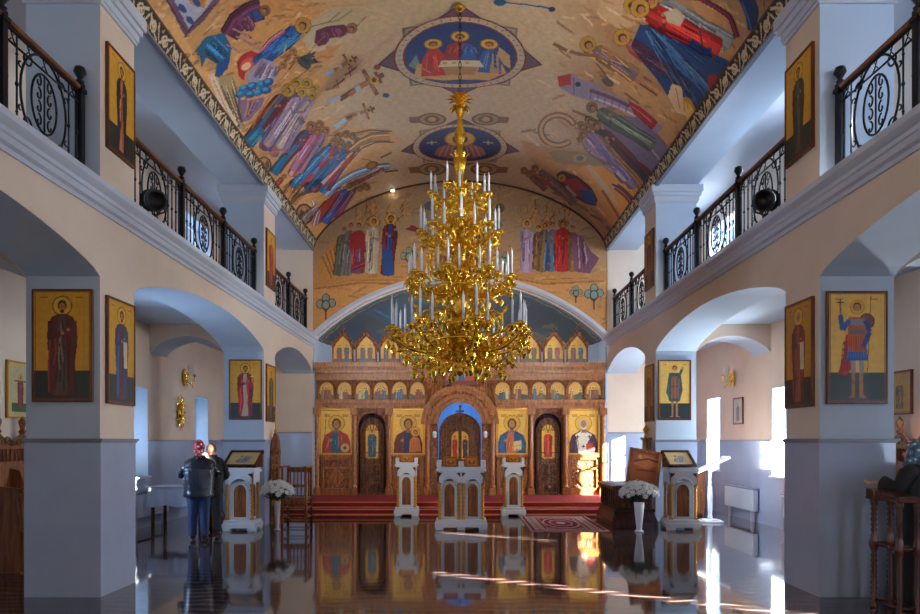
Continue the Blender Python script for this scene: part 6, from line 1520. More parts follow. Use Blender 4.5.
# bouquets
def bouquet(x, y, label, vlabel, vmat, vh, vr, spread, n, seed, glassy=False):
    v = thing('vase', vlabel, 'vase', (x, y, 0)); m = MB()
    m.lathe([(vr*.8, 0), (vr*.85, .01), (vr*.55, .05), (vr*.6, .1), (vr*1.0, vh*.8), (vr*1.08, vh), (vr*.98, vh), (vr*.9, vh*.8)], (0, 0, 0), 18); m.build('body', vmat, v)
    m = MB(); m.lathe([(vr*.8, 0), (vr*.95, .006), (vr*.95, .02), (vr*.6, .04)], (0, 0, .0), 18); m.build('foot', vmat, v)
    r = thing('bouquet', label, 'flowers', (x, y, vh+.005)); R = random.Random(seed); m = MB()
    for i in range(150):
        a = R.uniform(0, 6.28); q = R.uniform(.2, 1)*spread*.85; zt_ = .02+.28*(1-(q/spread)**2)+R.uniform(-.05, .05)
        leaf(m, (q*.5*math.cos(a), q*.5*math.sin(a), zt_*.4), (q*math.cos(a), q*math.sin(a), zt_), .07)
    for i in range(14): a = R.uniform(0, 6.28); m.tube([(0, 0, .0), (.3*spread*math.cos(a), .3*spread*math.sin(a), .1), (.7*spread*math.cos(a), .7*spread*math.sin(a), .2)], .005, 4)
    m.build('foliage', M['leaf'], r)
    bl = None
    for i in range(n):
        f_ = (i+.5)/n; th = math.acos(1-f_*1.05 if f_*1.05 < 1 else 0); a = i*2.399
        p = (spread*math.sin(th)*math.cos(a), spread*math.sin(th)*math.sin(a), .14+.2*math.cos(th)+R.uniform(-.02, .02))
        if bl is None:
            m = MB()
            for k in range(2):
                for j in range(7): b_ = 2*PI*j/7+k*.4; leaf(m, (0, 0, 0), ((.055-.018*k)*math.cos(b_), (.055-.018*k)*math.sin(b_), .01+.025*k), .036)
            m.ball((0, 0, .012), .022, 8); bl = m.build('blossom', M['blossom'], r); o = bl
        else: o = bl.copy(); COL.objects.link(o); o.parent = r
        o.location = p; o.rotation_euler = (th*R.uniform(.6, 1.2), 0, a+PI/2); k_ = R.uniform(.95, 1.35); o.scale = (k_, k_, k_)
bx, by = gp(638, 531.5); bouquet(bx, by-.08, 'large bouquet of white chrysanthemums in the tall white floor vase, right side', 'tall white floor vase holding white flowers before the dark shrine', M['white'], .52, .085, .31, 60, 5)
bx, by = gp(276, 531); bouquet(bx, by+.08, 'bouquet of pale flowers in the slender vase beside the far left pier', 'slender pale vase on the floor beside the wooden armchair', mat('pale_pink_glass', (190, 170, 176), .15), .52, .06, .27, 48, 8)

# dark carved shrine with raised lid panel
sx_, sy0 = gp(597, 519)
r = thing('shrine', 'low dark carved wooden shrine with an open top at the right end of the steps', 'shrine', (3.18, 13.65, 0), .0)
m = MB(); W_, D_ = .78, 1.5
def frust(m, x0, x1, y0, y1, z0, X0, X1, Y0, Y1, z1): m.add([(x0, y0, z0), (x1, y0, z0), (x1, y1, z0), (x0, y1, z0), (X0, Y0, z1), (X1, Y0, z1), (X1, Y1, z1), (X0, Y1, z1)], [(0, 3, 2, 1), (4, 5, 6, 7), (0, 1, 5, 4), (1, 2, 6, 5), (2, 3, 7, 6), (3, 0, 4, 7)])
m.box(-.42, .42, -.75, .75, .0, .12); frust(m, -.42, .42, -.75, .75, .12, -.36, .36, -.68, .68, .3); m.box(-.38, .38, -.7, .7, .3, .36); bevel(m.build('plinth', M['darkwood'], r), .01)
m = MB(); m.box(-.34, .34, -.66, .66, .36, .72); m.box(-.4, .4, -.72, .72, .72, .78)
for i in range(7): y_ = -.58+i*.193; m.tube([(-.35, y_, .38), (-.35, y_, .7)], .02, 6)
for i in range(4): x_ = -.3+i*.2; m.tube([(x_, -.67, .38), (x_, -.67, .7)], .02, 6)
bevel(m.build('chest', M['doorwood'], r), .008)
m = MB(); m.box(-.33, .33, -.64, .64, .775, .80); m.build('linen_top', M['cloth'], r)
m = MB(); M4 = Matrix.Translation((.19, -.46, .79)) @ Matrix.Rotation(math.radians(10), 4, 'Y') @ Matrix.Rotation(math.radians(-12), 4, 'X'); w, h = .60, .66
for (a, c_, d, e) in ((-w/2, -w/2+.06, 0, h), (w/2-.06, w/2, 0, h), (-w/2, w/2, 0, .06), (-w/2, w/2, h-.06, h)): m.box(a, c_, -.05, .0, d, e, 0, M4)
m.box(-w/2+.02, w/2-.02, -.02, .0, .02, h-.02, 0, M4); lid = m.build('lid', M['wood'], r); lid['label'] = 'raised framed lid panel with a reddish painting'
C = Canvas(w-.12, h-.12, .01, (176, 92, 44)); C.poly([(.04, .3), (.2, .5), (.46, .46), (.5, .34), (.3, .24)], (206, 120, 60)); C.line([(.06, .36), (.3, .44), (.5, .4)], .03, (96, 40, 26)); C.line([(.1, .2), (.44, .22)], .03, (120, 56, 34)); C.ell(.14, .46, .04, col=(220, 160, 80))
C.mesh('painting', lambda xx, zz: np.array([tuple(M4 @ Vector((a-(w-.12)/2, -.024, b_+.06))) for a, b_ in zip(xx, zz)]), M['icon'], lid)
# carved bracket on the far right pier
r = thing('carved_bracket', 'carved wooden bracket with a gilt finial hung on the far right pier above the shrine', 'wall ornament', (NX-.002, 13.79, 1.2), -PI/2)
m = MB(); m.box(-.12, .12, -.12, 0, .1, .42); m.box(-.15, .15, -.15, 0, .42, .47); m.box(-.14, .14, -.14, 0, .06, .1); m.prism([(-.12, .06), (.12, .06), (0, -.1)], -.1, 0); m.build('shelf', M['carved_fine'], r)
m = MB(); m.lathe([(.03, .47), (.05, .5), (.025, .53), (.045, .58), (.06, .62), (.04, .66), (.015, .69), (.001, .73)], (0, -.08, 0), 10)
for i in range(6): a = 2*PI*i/6; leaf(m, (.03*math.cos(a), -.08+.03*math.sin(a), .55), (.09*math.cos(a), -.08+.06*math.sin(a), .63), .05)
m.build('finial', M['gilt'], r)

# rug
C = Canvas(1.4, 2.5, .02, (150, 30, 60)); W_, H_ = 1.4, 2.5
for o_, c in ((0.0, (190, 150, 150)), (.05, (110, 24, 50)), (.1, (196, 160, 150)), (.28, (120, 26, 56)), (.33, (196, 150, 140)), (.36, (150, 30, 62))): C.poly([(o_, o_), (W_-o_, o_), (W_-o_, H_-o_), (o_, H_-o_)], c)
for i in range(34):
    t = i/34
    for y_ in (.19, H_-.19): C.ell(.15+t*(W_-.3), y_, .022, .03, col=(130, 40, 60) if i % 2 else (90, 80, 100))
for i in range(24):
    for x_ in (.19, W_-.19): C.ell(x_, .15+i/24*(H_-.3), .03, .022, col=(130, 40, 60) if i % 2 else (90, 80, 100))
for k, c in ((.56, (206, 170, 160)), (.5, (130, 26, 54)), (.36, (196, 150, 146)), (.3, (150, 34, 64)), (.14, (210, 180, 170))): C.ell(W_/2, H_/2, k*.62, k*1.5, col=c, n=28)
for qx in (.4, W_-.4):
    for qy in (.42, H_-.42): C.ell(qx, qy, .09, .07, col=(200, 160, 150)); C.ell(qx, qy, .05, .04, col=(100, 30, 60))
rx0, ry0 = gp(560, 534)
rug = C.mesh('rug', lambda xx, yy: np.stack([xx-W_/2, yy-H_/2, np.full_like(xx, .0)], 1), paint_mat('rug_wool', .9, .1)); tag(rug, 'patterned crimson and pink rug on the dark floor before the shrine', 'rug')
md = rug.modifiers.new('thickness', 'SOLIDIFY'); md.thickness = .012; md.offset = 1; rug.location = (1.95, 13.78, .002)
rug.scale = (1, 1, 1)

# cloth covered table, left aisle
tx, ty, tw, td, th = -4.98, 12.75, .95, .62, .80
r = thing('side_table', 'small table with thin dark legs under a white cloth, left aisle', 'table', (tx, ty, 0)); m = MB(); m.box(-tw/2, tw/2, -td/2, td/2, th-.04, th-.012); m.build('tabletop', M['darkwood'], r)
lg = None
for sx in (-1, 1):
    for sy in (-1, 1):
        if lg is None: m = MB(); m.box(-.022, .022, -.022, .022, 0, th-.04); lg = m.build('leg', M['darkwood'], r); o = lg
        else: o = lg.copy(); COL.objects.link(o); o.parent = r
        o.location = (sx*(tw/2-.06), sy*(td/2-.05), 0)
def cloth(x, y, w, d, z, drop, name, label, amp=.015):
    m = MB(); pts = []; n = 28
    per = []
    for i in range(n): per.append((-w/2+w*i/n, -d/2, 0, -1))
    for i in range(n//2): per.append((w/2, -d/2+d*i/(n//2), 1, 0))
    for i in range(n): per.append((w/2-w*i/n, d/2, 0, 1))
    for i in range(n//2): per.append((-w/2, d/2-d*i/(n//2), -1, 0))
    N_ = len(per); rows = 5; vs = []
    for k in range(rows+1):
        for i, (px_, py_, nx, ny) in enumerate(per):
            t = k/rows; o_ = .012+t*(amp*math.sin(i*1.3)+amp*1.2); vs.append((px_+nx*o_, py_+ny*o_, z-(drop*(1+.05*math.sin(i*.5)))*t))
    fs = [(k*N_+i, k*N_+(i+1) % N_, (k+1)*N_+(i+1) % N_, (k+1)*N_+i) for k in range(rows) for i in range(N_)]+[tuple(range(N_))]
    m.add(vs, fs, 0, True); o = m.build(name, M['cloth'], None, (x, y, 0)); return tag(o, label, 'tablecloth')
cloth(tx, ty, tw+.02, td+.02, th, .34, 'tablecloth', 'white cloth draped over the small left aisle table')
# things on table
r = thing('gift_box', 'small red patterned box standing on the white cloth behind the woman', 'box', (-4.46, 12.72, th+.002)); m = MB(); m.box(-.12, .12, -.09, .09, 0, .16); bevel(m.build('carton', mat('red_carton', (196, 30, 36), .4), r), .006); m = MB(); m.box(-.125, .125, -.095, .095, .06, .09); m.build('ribbon', M['candle'], r)
r = thing('flower_pot', 'dark pot of yellow and red flowers standing on the red box beside the woman', 'flowers', (-4.46, 12.72, th+.165)); m = MB(); m.lathe([(.05, 0), (.08, .1), (.085, .12), (.06, .12)], (0, 0, 0), 12); m.build('pot', mat('green_pot', (30, 60, 50), .4), r)
m = MB(); R = random.Random(5)
for i in range(22): a = R.uniform(0, 6.28); q = R.uniform(.03, .13); leaf(m, (0, 0, .1), (q*math.cos(a), q*math.sin(a), .18+R.uniform(0, .08)), .05)
m.build('foliage', M['leaf'], r)
ym = mat('yellow_petals', (236, 176, 60), .6); rm = mat('red_petals', (200, 50, 40), .6)
for i in range(9): m = MB(); a = i*2.4; q = .03+.012*i; m.ball((0, 0, 0), .028, 8, sz=.7); o = m.build('blossom', ym if i % 3 else rm, r); o.location = (q*math.cos(a), q*math.sin(a), .27-.008*i)
r = thing('bread_basket', 'low orange brown wicker basket on the floor between the table and the left icon stand', 'basket', (-4.6, 13.32, 0)); m = MB()
m.lathe([(.14, 0), (.17, .05), (.19, .16), (.205, .17), (.19, .18), (.17, .15), (.13, .03)], (0, 0, 0), 18); m.build('body', M['wood'], r); m = MB(); m.tube([(.19*math.cos(a), 0, .16+.22*math.sin(a)) for a in [PI*i/12 for i in range(13)]], .012, 6); m.build('handle', M['wood'], r)

# wooden armchair by the far left pier
ax_, ay_ = gp(291, 521)
r = thing('armchair', 'brown wooden high armchair beside the far left pier', 'armchair', (-3.2, 13.95, 0), 0)
m = MB(); m.box(-.24, .24, -.24, .24, .46, .5); m.box(-.22, .22, -.25, -.21, .38, .46); bevel(m.build('seat', M['wood'], r), .006)
lg = None
for sx in (-1, 1):
    for sy in (-1, 1):
        m = MB(); m.tube([(sx*.23, sy*.23, 0), (sx*.23, sy*.23, 1.08 if sy < 0 else 1.1)], .024, 8); m.ball((sx*.23, sy*.23, .3), .034, 8); m.ball((sx*.23, sy*.23, .8), .034, 8); m.build('leg', M['wood'], r)
for sx in (-1, 1):
    m = MB(); m.box(sx*.23-.03, sx*.23+.03, -.34, .26, 1.08, 1.12); bevel(m.build('armrest', M['wood'], r), .008)
m = MB()
for sy in (-1, 1):
    for z in (.12, .3, .72): m = MB(); m.tube([(-.23, sy*.23, z), (.23, sy*.23, z)], .014, 6); m.build('stretcher', M['wood'], r)
for sx in (-1, 1):
    for z in (.12, .3): m = MB(); m.tube([(sx*.23, -.23, z), (sx*.23, .23, z)], .014, 6); m.build('stretcher', M['wood'], r)
m = MB(); m.box(-.24, .24, .2, .25, .98, 1.08)
for i in range(6): x_ = -.18+i*.072; m.box(x_-.012, x_+.012, .215, .235, .5, .98)
m.build('backrest', M['wood'], r)
r = thing('carved_post', 'tall carved post with a spire beside the far left pier and the armchair', 'post', (-3.59, 13.85, 0))
m = MB(); m.box(-.07, .07, -.09, .09, 0, 1.3); m.prism([(-.07, 1.3), (.07, 1.3), (.085, 1.38), (.07, 1.6), (.03, 1.72), (0, 1.78), (-.03, 1.72), (-.07, 1.6), (-.085, 1.38)], -.07, .07)
m.build('shaft', M['carved_fine'], r); m = MB(); m.lathe([(.02, 1.76), (.035, 1.8), (.012, 1.84), (.012, 2.1), (.03, 2.13), (.001, 2.2)], (0, 0, 0), 8); m.build('spire', M['gilt'], r)
m = MB(); 
for z in (.4, .75, 1.1): m.tube([(x_, -.095, z_) for x_, z_ in spiral(0, z, .06, .012, 0, 9, 20)], .012, 5)
m.build('carving', M['gilt'], r)

# carved choir stalls along outer walls
def stall(sg, y, label, shift=0.0):
    r = thing('choir_stall', label, 'choir stall', (sg*(OX-.03), y, 0), PI/2 if sg < 0 else -PI/2)
    L_ = 1.5
    m = MB(); m.box(-L_/2, L_/2, -.08, -.03, 0.0, 1.52)
    m.build('back', M['wood'], r)
    m = MB(); m.box(-L_/2-.02, L_/2+.02, -.13, -.0, 1.30, 1.34); m.box(-L_/2-.02, L_/2+.02, -.13, -.0, 1.50, 1.54)
    n = 18
    for i in range(n): x_ = -L_/2+.05+(L_-.1)*i/(n-1); m.tube([(x_, -.1, 1.34), (x_, -.1, 1.5)], .014, 6)
    m.build('baluster_band', M['wood'], r)
    m = MB()
    for i in range(3):
        cx = -L_/2+L_*(i+.5)/3
        m.prism([(cx-.22, 1.54), (cx+.22, 1.54), (cx+.2, 1.6), (cx+.1, 1.64), (cx, 1.7), (cx-.1, 1.64), (cx-.2, 1.6)], -.09, -.04)
        for s_ in (-1, 1): m.tube([(cx+s_*.13+x2, -.1, z2) for x2, z2 in spiral(0, 1.6, .06, .01, 0, 6*s_, 12)], .014, 5)
        m.lathe([(.02, 1.68), (.05, 1.72), (.025, 1.76), (.045, 1.82), (.05, 1.86), (.02, 1.9), (.001, 1.93)], (cx, -.065, 0), 10)
    m.build('crest', M['carved_fine'], r)
    m = MB(); m.box(-L_/2, L_/2, -.5, -.08, .44, .49); m.box(-L_/2, L_/2, -.46, -.42, .0, .44); m.build('bench', M['wood'], r)
    for i in range(4):
        x_ = -L_/2+L_*i/3; m = MB(); m.prism([(-.52, 0), (-.08, 0), (-.08, 1.25), (-.2, 1.22), (-.26, 1.05), (-.52, 1.02), (-.55, .96), (-.46, .9), (-.5, .5)], x_-.025, x_+.025, 'x'); m.tube([(x_, -.53, .02), (x_, -.53, .96)], .028, 8); m.ball((x_, -.53, 1.0), .045, 8); m.ball((x_, -.53, .5), .04, 8); m.build('arm_panel', M['wood'], r)
    return r
stall(-1, 9.35, 'carved wooden choir stall against the left outer wall behind the front pier'); stall(1, 9.3, 'carved wooden choir stall against the right outer wall behind the robed person')
# slanted reading desk with turned legs, right foreground
r = thing('reading_desk', 'dark reddish reading desk on turned legs before the right front pier', 'lectern', (4.05, 6.62, 0), 0.0)
lg = None
for sx, sy, hh in ((-.08, .2, 1.06), (.08, .2, 1.06), (-.08, -.2, 1.06), (.08, -.2, 1.06)):
    if lg is None:
        m = MB(); prof = [(.03, 0), (.035, .03), (.022, .06)]
        for k in range(9): z = .09+k*.052; prof += [(.03, z), (.022, z+.026)]
        prof += [(.036, .58), (.045, .62), (.036, .66)]
        for k in range(6): z = .7+k*.05; prof += [(.03, z), (.021, z+.025)]
        prof += [(.034, 1.0), (.034, 1.06)]
        m.lathe(prof, (0, 0, 0), 12); lg = m.build('leg', M['darkwood'], r); o = lg
    else: o = lg.copy(); COL.objects.link(o); o.parent = r
    o.location = (sx, sy, 0)
for z, q in ((.62, .018), (.08, .016)):
    m = MB(); m.tube([(-.08, -.2, z), (.08, -.2, z), (.08, .2, z), (-.08, .2, z), (-.08, -.2, z)], q, 8); m.build('stretcher', M['darkwood'], r)
m = MB(); m.box(-.13, .13, -.26, .26, 1.045, 1.075); m.prism([(-.26, 1.075), (.26, 1.075), (.26, 1.15)], -.125, .125, 'x'); m.box(-.13, .13, -.27, -.245, 1.07, 1.10); bevel(m.build('desktop', M['darkwood'], r), .006)
# ------------------------------------------------------------------ people
def skin_mesh(name, verts, edges, radii, material, parent, sub=2, root=0, loc=(0, 0, 0)):
    me = bpy.data.meshes.new(name); me.from_pydata(verts, edges, []); o = bpy.data.objects.new(name, me); COL.objects.link(o)
    o.parent = parent; o.location = loc
    sk = o.modifiers.new('skin', 'SKIN'); me.skin_vertices  # created with modifier
    if not me.skin_vertices:
        bm_ = __import__('bmesh').new(); bm_.from_mesh(me); bm_.verts.layers.skin.verify(); bm_.to_mesh(me); bm_.free()
    for i, rr in enumerate(radii):
        sv = me.skin_vertices[0].data[i]; sv.radius = rr if isinstance(rr, tuple) else (rr, rr); sv.use_root = (i == root)
    ss = o.modifiers.new('sub', 'SUBSURF'); ss.levels = sub; ss.render_levels = sub
    sk.use_smooth_shade = True
    me.materials.append(material); return o
def hand_chain(V, E, R_, wrist_i, base, dirv, side, curl=.35, s=1.0):
    """palm + five fingers appended to skeleton lists; dirv = pointing direction, side = thumb direction"""
    d = Vector(dirv).normalized(); t = Vector(side).normalized(); n = d.cross(t).normalized()
    palm = Vector(base)+d*.05*s; V.append(tuple(palm)); E.append((wrist_i, len(V)-1)); R_.append((.026*s, .016*s)); pi = len(V)-1
    for k, (off, ln) in enumerate(((.024, .070), (.008, .080), (-.008, .074), (-.024, .058))):
        p0 = palm+t*off*s+d*.03*s; V.append(tuple(p0)); E.append((pi, len(V)-1)); R_.append(.0095*s)
        p1 = p0+d*ln*.5*s-n*curl*.02*s; V.append(tuple(p1)); E.append((len(V)-2, len(V)-1)); R_.append(.0085*s)
        p2 = p1+d*ln*.4*s-n*curl*.06*s; V.append(tuple(p2)); E.append((len(V)-2, len(V)-1)); R_.append(.007*s)
    th0 = palm+t*.03*s-d*.015*s; V.append(tuple(th0)); E.append((pi, len(V)-1)); R_.append(.011*s)
    V.append(tuple(th0+t*.022*s+d*.03*s)); E.append((len(V)-2, len(V)-1)); R_.append(.009*s)
    V.append(tuple(th0+t*.028*s+d*.055*s)); E.append((len(V)-2, len(V)-1)); R_.append(.008*s)
def head_mesh(parent, c, s, material, yaw=0.0, pitch=0.0):
    """shaped head with brow, nose, chin, ears, eyes; faces -y before yaw. Returned as vertices to be joined into the body"""
    b = MB(); n, k = 20, 14
    vs = []; fs = []
    for i in range(k+1):
        ph = PI*i/k
        for j in range(n):
            a = 2*PI*j/n; x = math.sin(ph)*math.cos(a); y = math.sin(ph)*math.sin(a); z = math.cos(ph)
            X, Y, Z = x*.072, y*.092, z*.115
            if z < 0: X *= 1-.28*(-z); Y *= 1-.12*(-z)
            front = max(0, -y)
            Y -= .016*front*math.exp(-((z+.12)/.16)**2)*math.exp(-(x/.16)**2)*2   # nose
            Y += .010*front*math.exp(-((z-.12)/.1)**2)*math.exp(-((abs(x)-.4)/.2)**2)   # eye sockets
            Y -= .008*front*math.exp(-((z+.75)/.15)**2)
            vs.append((X, Y, Z))
    for i in range(k):
        for j in range(n): fs.append((i*n+j, (i+1)*n+j, (i+1)*n+(j+1) % n, i*n+(j+1) % n))
    M4 = Matrix.Translation(c) @ Matrix.Rotation(yaw, 4, 'Z') @ Matrix.Rotation(pitch, 4, 'X') @ Matrix.Scale(s, 4)
    b.add([tuple(M4 @ Vector(v)) for v in vs], fs, 0, True)
    for s_ in (-1, 1):      # ears
        b.add([tuple(M4 @ Vector((s_*(.07+.012*math.cos(a)*.5), .0+.018*math.cos(a), .005+.03*math.sin(a)))) for a in [2*PI*i/8 for i in range(8)]]+[tuple(M4 @ Vector((s_*.085, .012, .005)))], [(i, (i+1) % 8, 8) for i in range(8)], 0, True)
    # eyes and mouth
    for s_ in (-1, 1):
        q = MB(); q.ball((0, 0, 0), .011, 8); b.add([tuple(M4 @ (Vector(v)+Vector((s_*.028, -.080, .012)))) for v in q.v], q.f, 1, True)
    q = MB(); q.tube([(-.02, -.084, -.052), (0, -.09, -.050), (.02, -.084, -.052)], .005, 6); b.add([tuple(M4 @ Vector(v)) for v in q.v], q.f, 2, True)
    return b
def realise(objs, name, mats, parent):
    """join evaluated meshes of several objects into one continuous figure"""
    dg = bpy.context.evaluated_depsgraph_get(); b = MB(); offs = 0
    for o, mi in objs:
        if isinstance(o, MB):
            base = len(b.v); b.v += o.v; b.f += [tuple(base+i for i in f) for f in o.f]; b.m += o.m; b.sm += o.sm; continue
        ev = o.evaluated_get(dg); me = ev.to_mesh(); base = len(b.v)
        b.v += [tuple(v.co) for v in me.vertices]; b.f += [tuple(base+i for i in p.vertices) for p in me.polygons]; b.m += [mi]*len(me.polygons); b.sm += [True]*len(me.polygons)
        ev.to_mesh_clear()
    for o, _ in objs:
        if not isinstance(o, MB): me = o.data; bpy.data.objects.remove(o); bpy.data.meshes.remove(me)
    return b.build(name, mats, parent)
M['eye'] = mat('eye_dark', (40, 26, 20), .2); M['lip'] = mat('lips', (150, 70, 66), .5)
def standing_body(root, H, sh_w, arms, pitch=0.0, yaw=0.0, lean=0.0, feet=((-.1, 0), (.1, -.03)), girth=1.0):
    """facing -y; arms: for each side (elbow, wrist, hand dir, thumb dir)"""
    k = H/1.7
    V, E, R_ = [], [], []
    def add(p, r, par=None):
        V.append(tuple(p)); R_.append(r); 
        if par is not None: E.append((par, len(V)-1))
        return len(V)-1
    ly_ = lambda z: -lean*(z-.9*k)
    pel = add((0, 0, .93*k), (.15*girth*k, .11*girth*k))
    wa = add((0, ly_(1.1*k), 1.10*k), (.125*girth*k, .095*girth*k), pel)
    chs = add((0, ly_(1.3*k), 1.30*k), (.145*girth*k, .10*girth*k), wa)
    nk = add((0, ly_(1.44*k), 1.44*k), (.06*k, .06*k), chs)
    hd = add((0, ly_(1.52*k), 1.52*k), (.05*k, .05*k), nk)
    for s_, (el, wr, hd_, td_) in zip((-1, 1), arms):
        sh_ = add((s_*sh_w, ly_(1.37*k), 1.37*k), .055*k, chs); e = add(el, .042*k, sh_); w_ = add(wr, .028*k, e)
        hand_chain(V, E, R_, w_, wr, hd_, td_, s=k)
    for s_, (fx, fy) in zip((-1, 1), feet):
        hp = add((s_*.09*k, 0, .86*k), .095*girth*k, pel); kn = add((fx*.95, fy*.6-.02, .48*k), .06*k, hp); an = add((fx, fy, .09), .042*k, kn); add((fx, fy-.12, .04), .038*k, an)
    o = skin_mesh('tmp', V, E, R_, M['skin'], None, 2)
    bpy.context.view_layer.update()
    hm = head_mesh(root, (0, ly_(1.59*k)-.01, 1.59*k), k, M['skin'], yaw, pitch)
    return realise([(o, 0), (hm, 0)], 'body', [M['skin'], M['eye'], M['lip']], root), k, ly_
def garment(name, V, E, R_, material, root, sub=2):
    o = skin_mesh('tmp', V, E, R_, material, None, sub); bpy.context.view_layer.update()
    return realise([(o, 0)], name, [material], root)
# woman in a dark padded jacket and red headscarf, seen from behind, facing the table
M['navy'] = mat('dark_navy_quilted_jacket', (20, 28, 46), .26, bump=.6, bscale=16)
M['jeans'] = mat('dark_blue_denim', (34, 52, 92), .8, var=.15, vscale=30)
def scarf_mat():
    m = mat('red_patterned_scarf', (190, 40, 52), .6); nt = m.node_tree; v = nt.nodes.new('ShaderNodeTexVoronoi'); v.inputs['Scale'].default_value = 22; r = nt.nodes.new('ShaderNodeValToRGB')
    tc = nt.nodes.new('ShaderNodeTexCoord'); nt.links.new(tc.outputs['Object'], v.inputs['Vector']); nt.links.new(v.outputs['Distance'], r.inputs['Fac']); e = r.color_ramp.elements; r.color_ramp.interpolation = 'CONSTANT'
    e[0].position = 0; e[0].color = (*lin((232, 214, 214)), 1); e[1].position = .28; e[1].color = (*lin((190, 30, 46)), 1); q = e.new(.62); q.color = (*lin((120, 20, 40)), 1)
    nt.links.new(r.outputs['Color'], nt.nodes['Principled BSDF'].inputs['Base Color']); return m
M['scarf'] = scarf_mat()
px_, py_ = gp(199, 540.5)
r = thing('person', 'person in dark quilted jacket, blue jeans and red patterned headscarf, seen from behind', 'person', (px_, py_, 0), PI+.25)
arms = (((-.24, -.10, 1.12), (-.10, -.30, 1.32), (.3, -.5, .6), (.8, .1, .1)), ((.24, -.12, 1.10), (.10, -.32, 1.30), (-.3, -.5, .6), (-.8, .1, .1)))
_, k, ly_ = standing_body(r, 1.58, .17, arms, pitch=-.25, lean=.05, feet=((-.09, .02), (.1, -.04)), girth=1.1)
def loft(name, rows, material, root, n_=40, wr=.02, fq=7, lean_=None, seed=0.0):
    m = MB(); vs = []
    for i, (z, rx, ry, cy_) in enumerate(rows):
        for j in range(n_): a = 2*PI*j/n_; q = 1+wr*math.sin(a*fq+z*9+seed)+wr*.6*math.sin(a*3+z*23); vs.append((rx*q*math.cos(a), cy_+ry*q*math.sin(a), z))
    m.add(vs, [(i*n_+j, i*n_+(j+1) % n_, (i+1)*n_+(j+1) % n_, (i+1)*n_+j) for i in range(len(rows)-1) for j in range(n_)], 0, True)
    return m
def jacket(root, mat_, name, hem, sx, arms, kk, puff=1.0):
    rows = [(hem, .20*puff, .155*puff, .005), (hem+.03, .215*puff, .17*puff, .0), (hem+.06, .205*puff, .16*puff, .0)]
    z = hem+.06; top = 1.24*kk
    n = 7
    for i in range(1, n+1):
        t = i/n; zz = z+(top-z)*t; w = .195+.02*t
        rows += [(zz-(top-z)/n*.5, w*puff*1.05, .155*puff*1.05, -.015*t), (zz, w*puff*.985, .15*puff*.97, -.02*t)]
    rows += [(1.31*kk, .215*puff, .14, -.03), (1.36*kk, .20*puff, .125, -.035), (1.40*kk, .15, .105, -.04), (1.425*kk, .095, .085, -.045), (1.455*kk, .082, .078, -.05), (1.455*kk, .06, .055, -.05)]
    m = loft(name, rows, mat_, root)
    for s_, (el, wr) in zip((-1, 1), arms):
        p = [Vector((s_*.13, -.03, 1.30*kk)), Vector((s_*.2, -.035, 1.25*kk)), Vector((el[0], el[1], el[2])), Vector(wr)]
        path = []; 
        for i in range(3):
            for k2 in range(5): path.append(p[i].lerp(p[i+1], k2/5))
        path.append(p[3]); rr = [(.07+.012*math.sin(i*2.2))*puff*(1-.02*i) for i in range(len(path))]
        m.tube(path, rr, 14)
    return m.build(name, mat_, root)
jacket(r, M['navy'], 'jacket', .70, .2, (((-.29, -.10, 1.06), (-.12, -.30, 1.27)), ((.29, -.12, 1.05), (.12, -.32, 1.25))), .94, 1.12)
def trousers(name, root, mat_, feet, kk, g=1.0):
    m = MB(); 
    m.lathe([(.16*g, .66), (.185*g, .74), (.18*g, .84), (.16*g, .95)], (0, 0, 0), 24, sy=.78)
    for fx, fy in feet:
        m.tube([(fx*.82, 0, .80), (fx*.88, 0, .64), (fx*.95, fy*.5-.01, .46), (fx*.98, fy*.8, .28), (fx, fy, .13), (fx, fy, .085)], [.098*g, .095*g, .078*g, .066*g, .058*g, .062*g], 16)
    return m.build(name, mat_, root)
trousers('jeans', r, M['jeans'], ((-.09, .02), (.1, -.04)), .94, 1.05)
for fx, fy in ((-.09, .02), (.1, -.04)):
    garment('shoe', [(fx, fy+.03, .055), (fx, fy-.06, .05), (fx, fy-.15, .045)], [(0, 1), (1, 2)], [(.05, .045), (.05, .042), (.045, .032)], M['blackplastic'], r, 2)
b = MB(); 
hc = Vector((0, ly_(1.59*k)-.005, 1.60*k)); n_, k_ = 20, 10; vs = []
for i in range(k_+1):
    ph = PI*.68*i/k_
    for j in range(n_):
        a = 2*PI*j/n_; q = 1.0 if math.sin(a) > -.35 else .93
        vs.append((hc.x+.088*math.sin(ph)*math.cos(a), hc.y+.012+.11*math.sin(ph)*math.sin(a)*q, hc.z+.02+.115*math.cos(ph)))
b.add(vs, [(i*n_+j, (i+1)*n_+j, (i+1)*n_+(j+1) % n_, i*n_+(j+1) % n_) for i in range(k_) for j in range(n_) if not (i >= 4 and math.sin(2*PI*(j+.5)/n_) < -.5)], 0, True)
b.tube([(-.07, hc.y+.07, hc.z-.05), (0, hc.y+.125, hc.z-.075), (.07, hc.y+.07, hc.z-.05)], .026, 8); b.tube([(0, hc.y+.12, hc.z-.07), (.02, hc.y+.15, hc.z-.17)], [.02, .008], 6); b.tube([(0, hc.y+.12, hc.z-.07), (-.04, hc.y+.14, hc.z-.15)], [.02, .008], 6)
b.build('headscarf', M['scarf'], r)
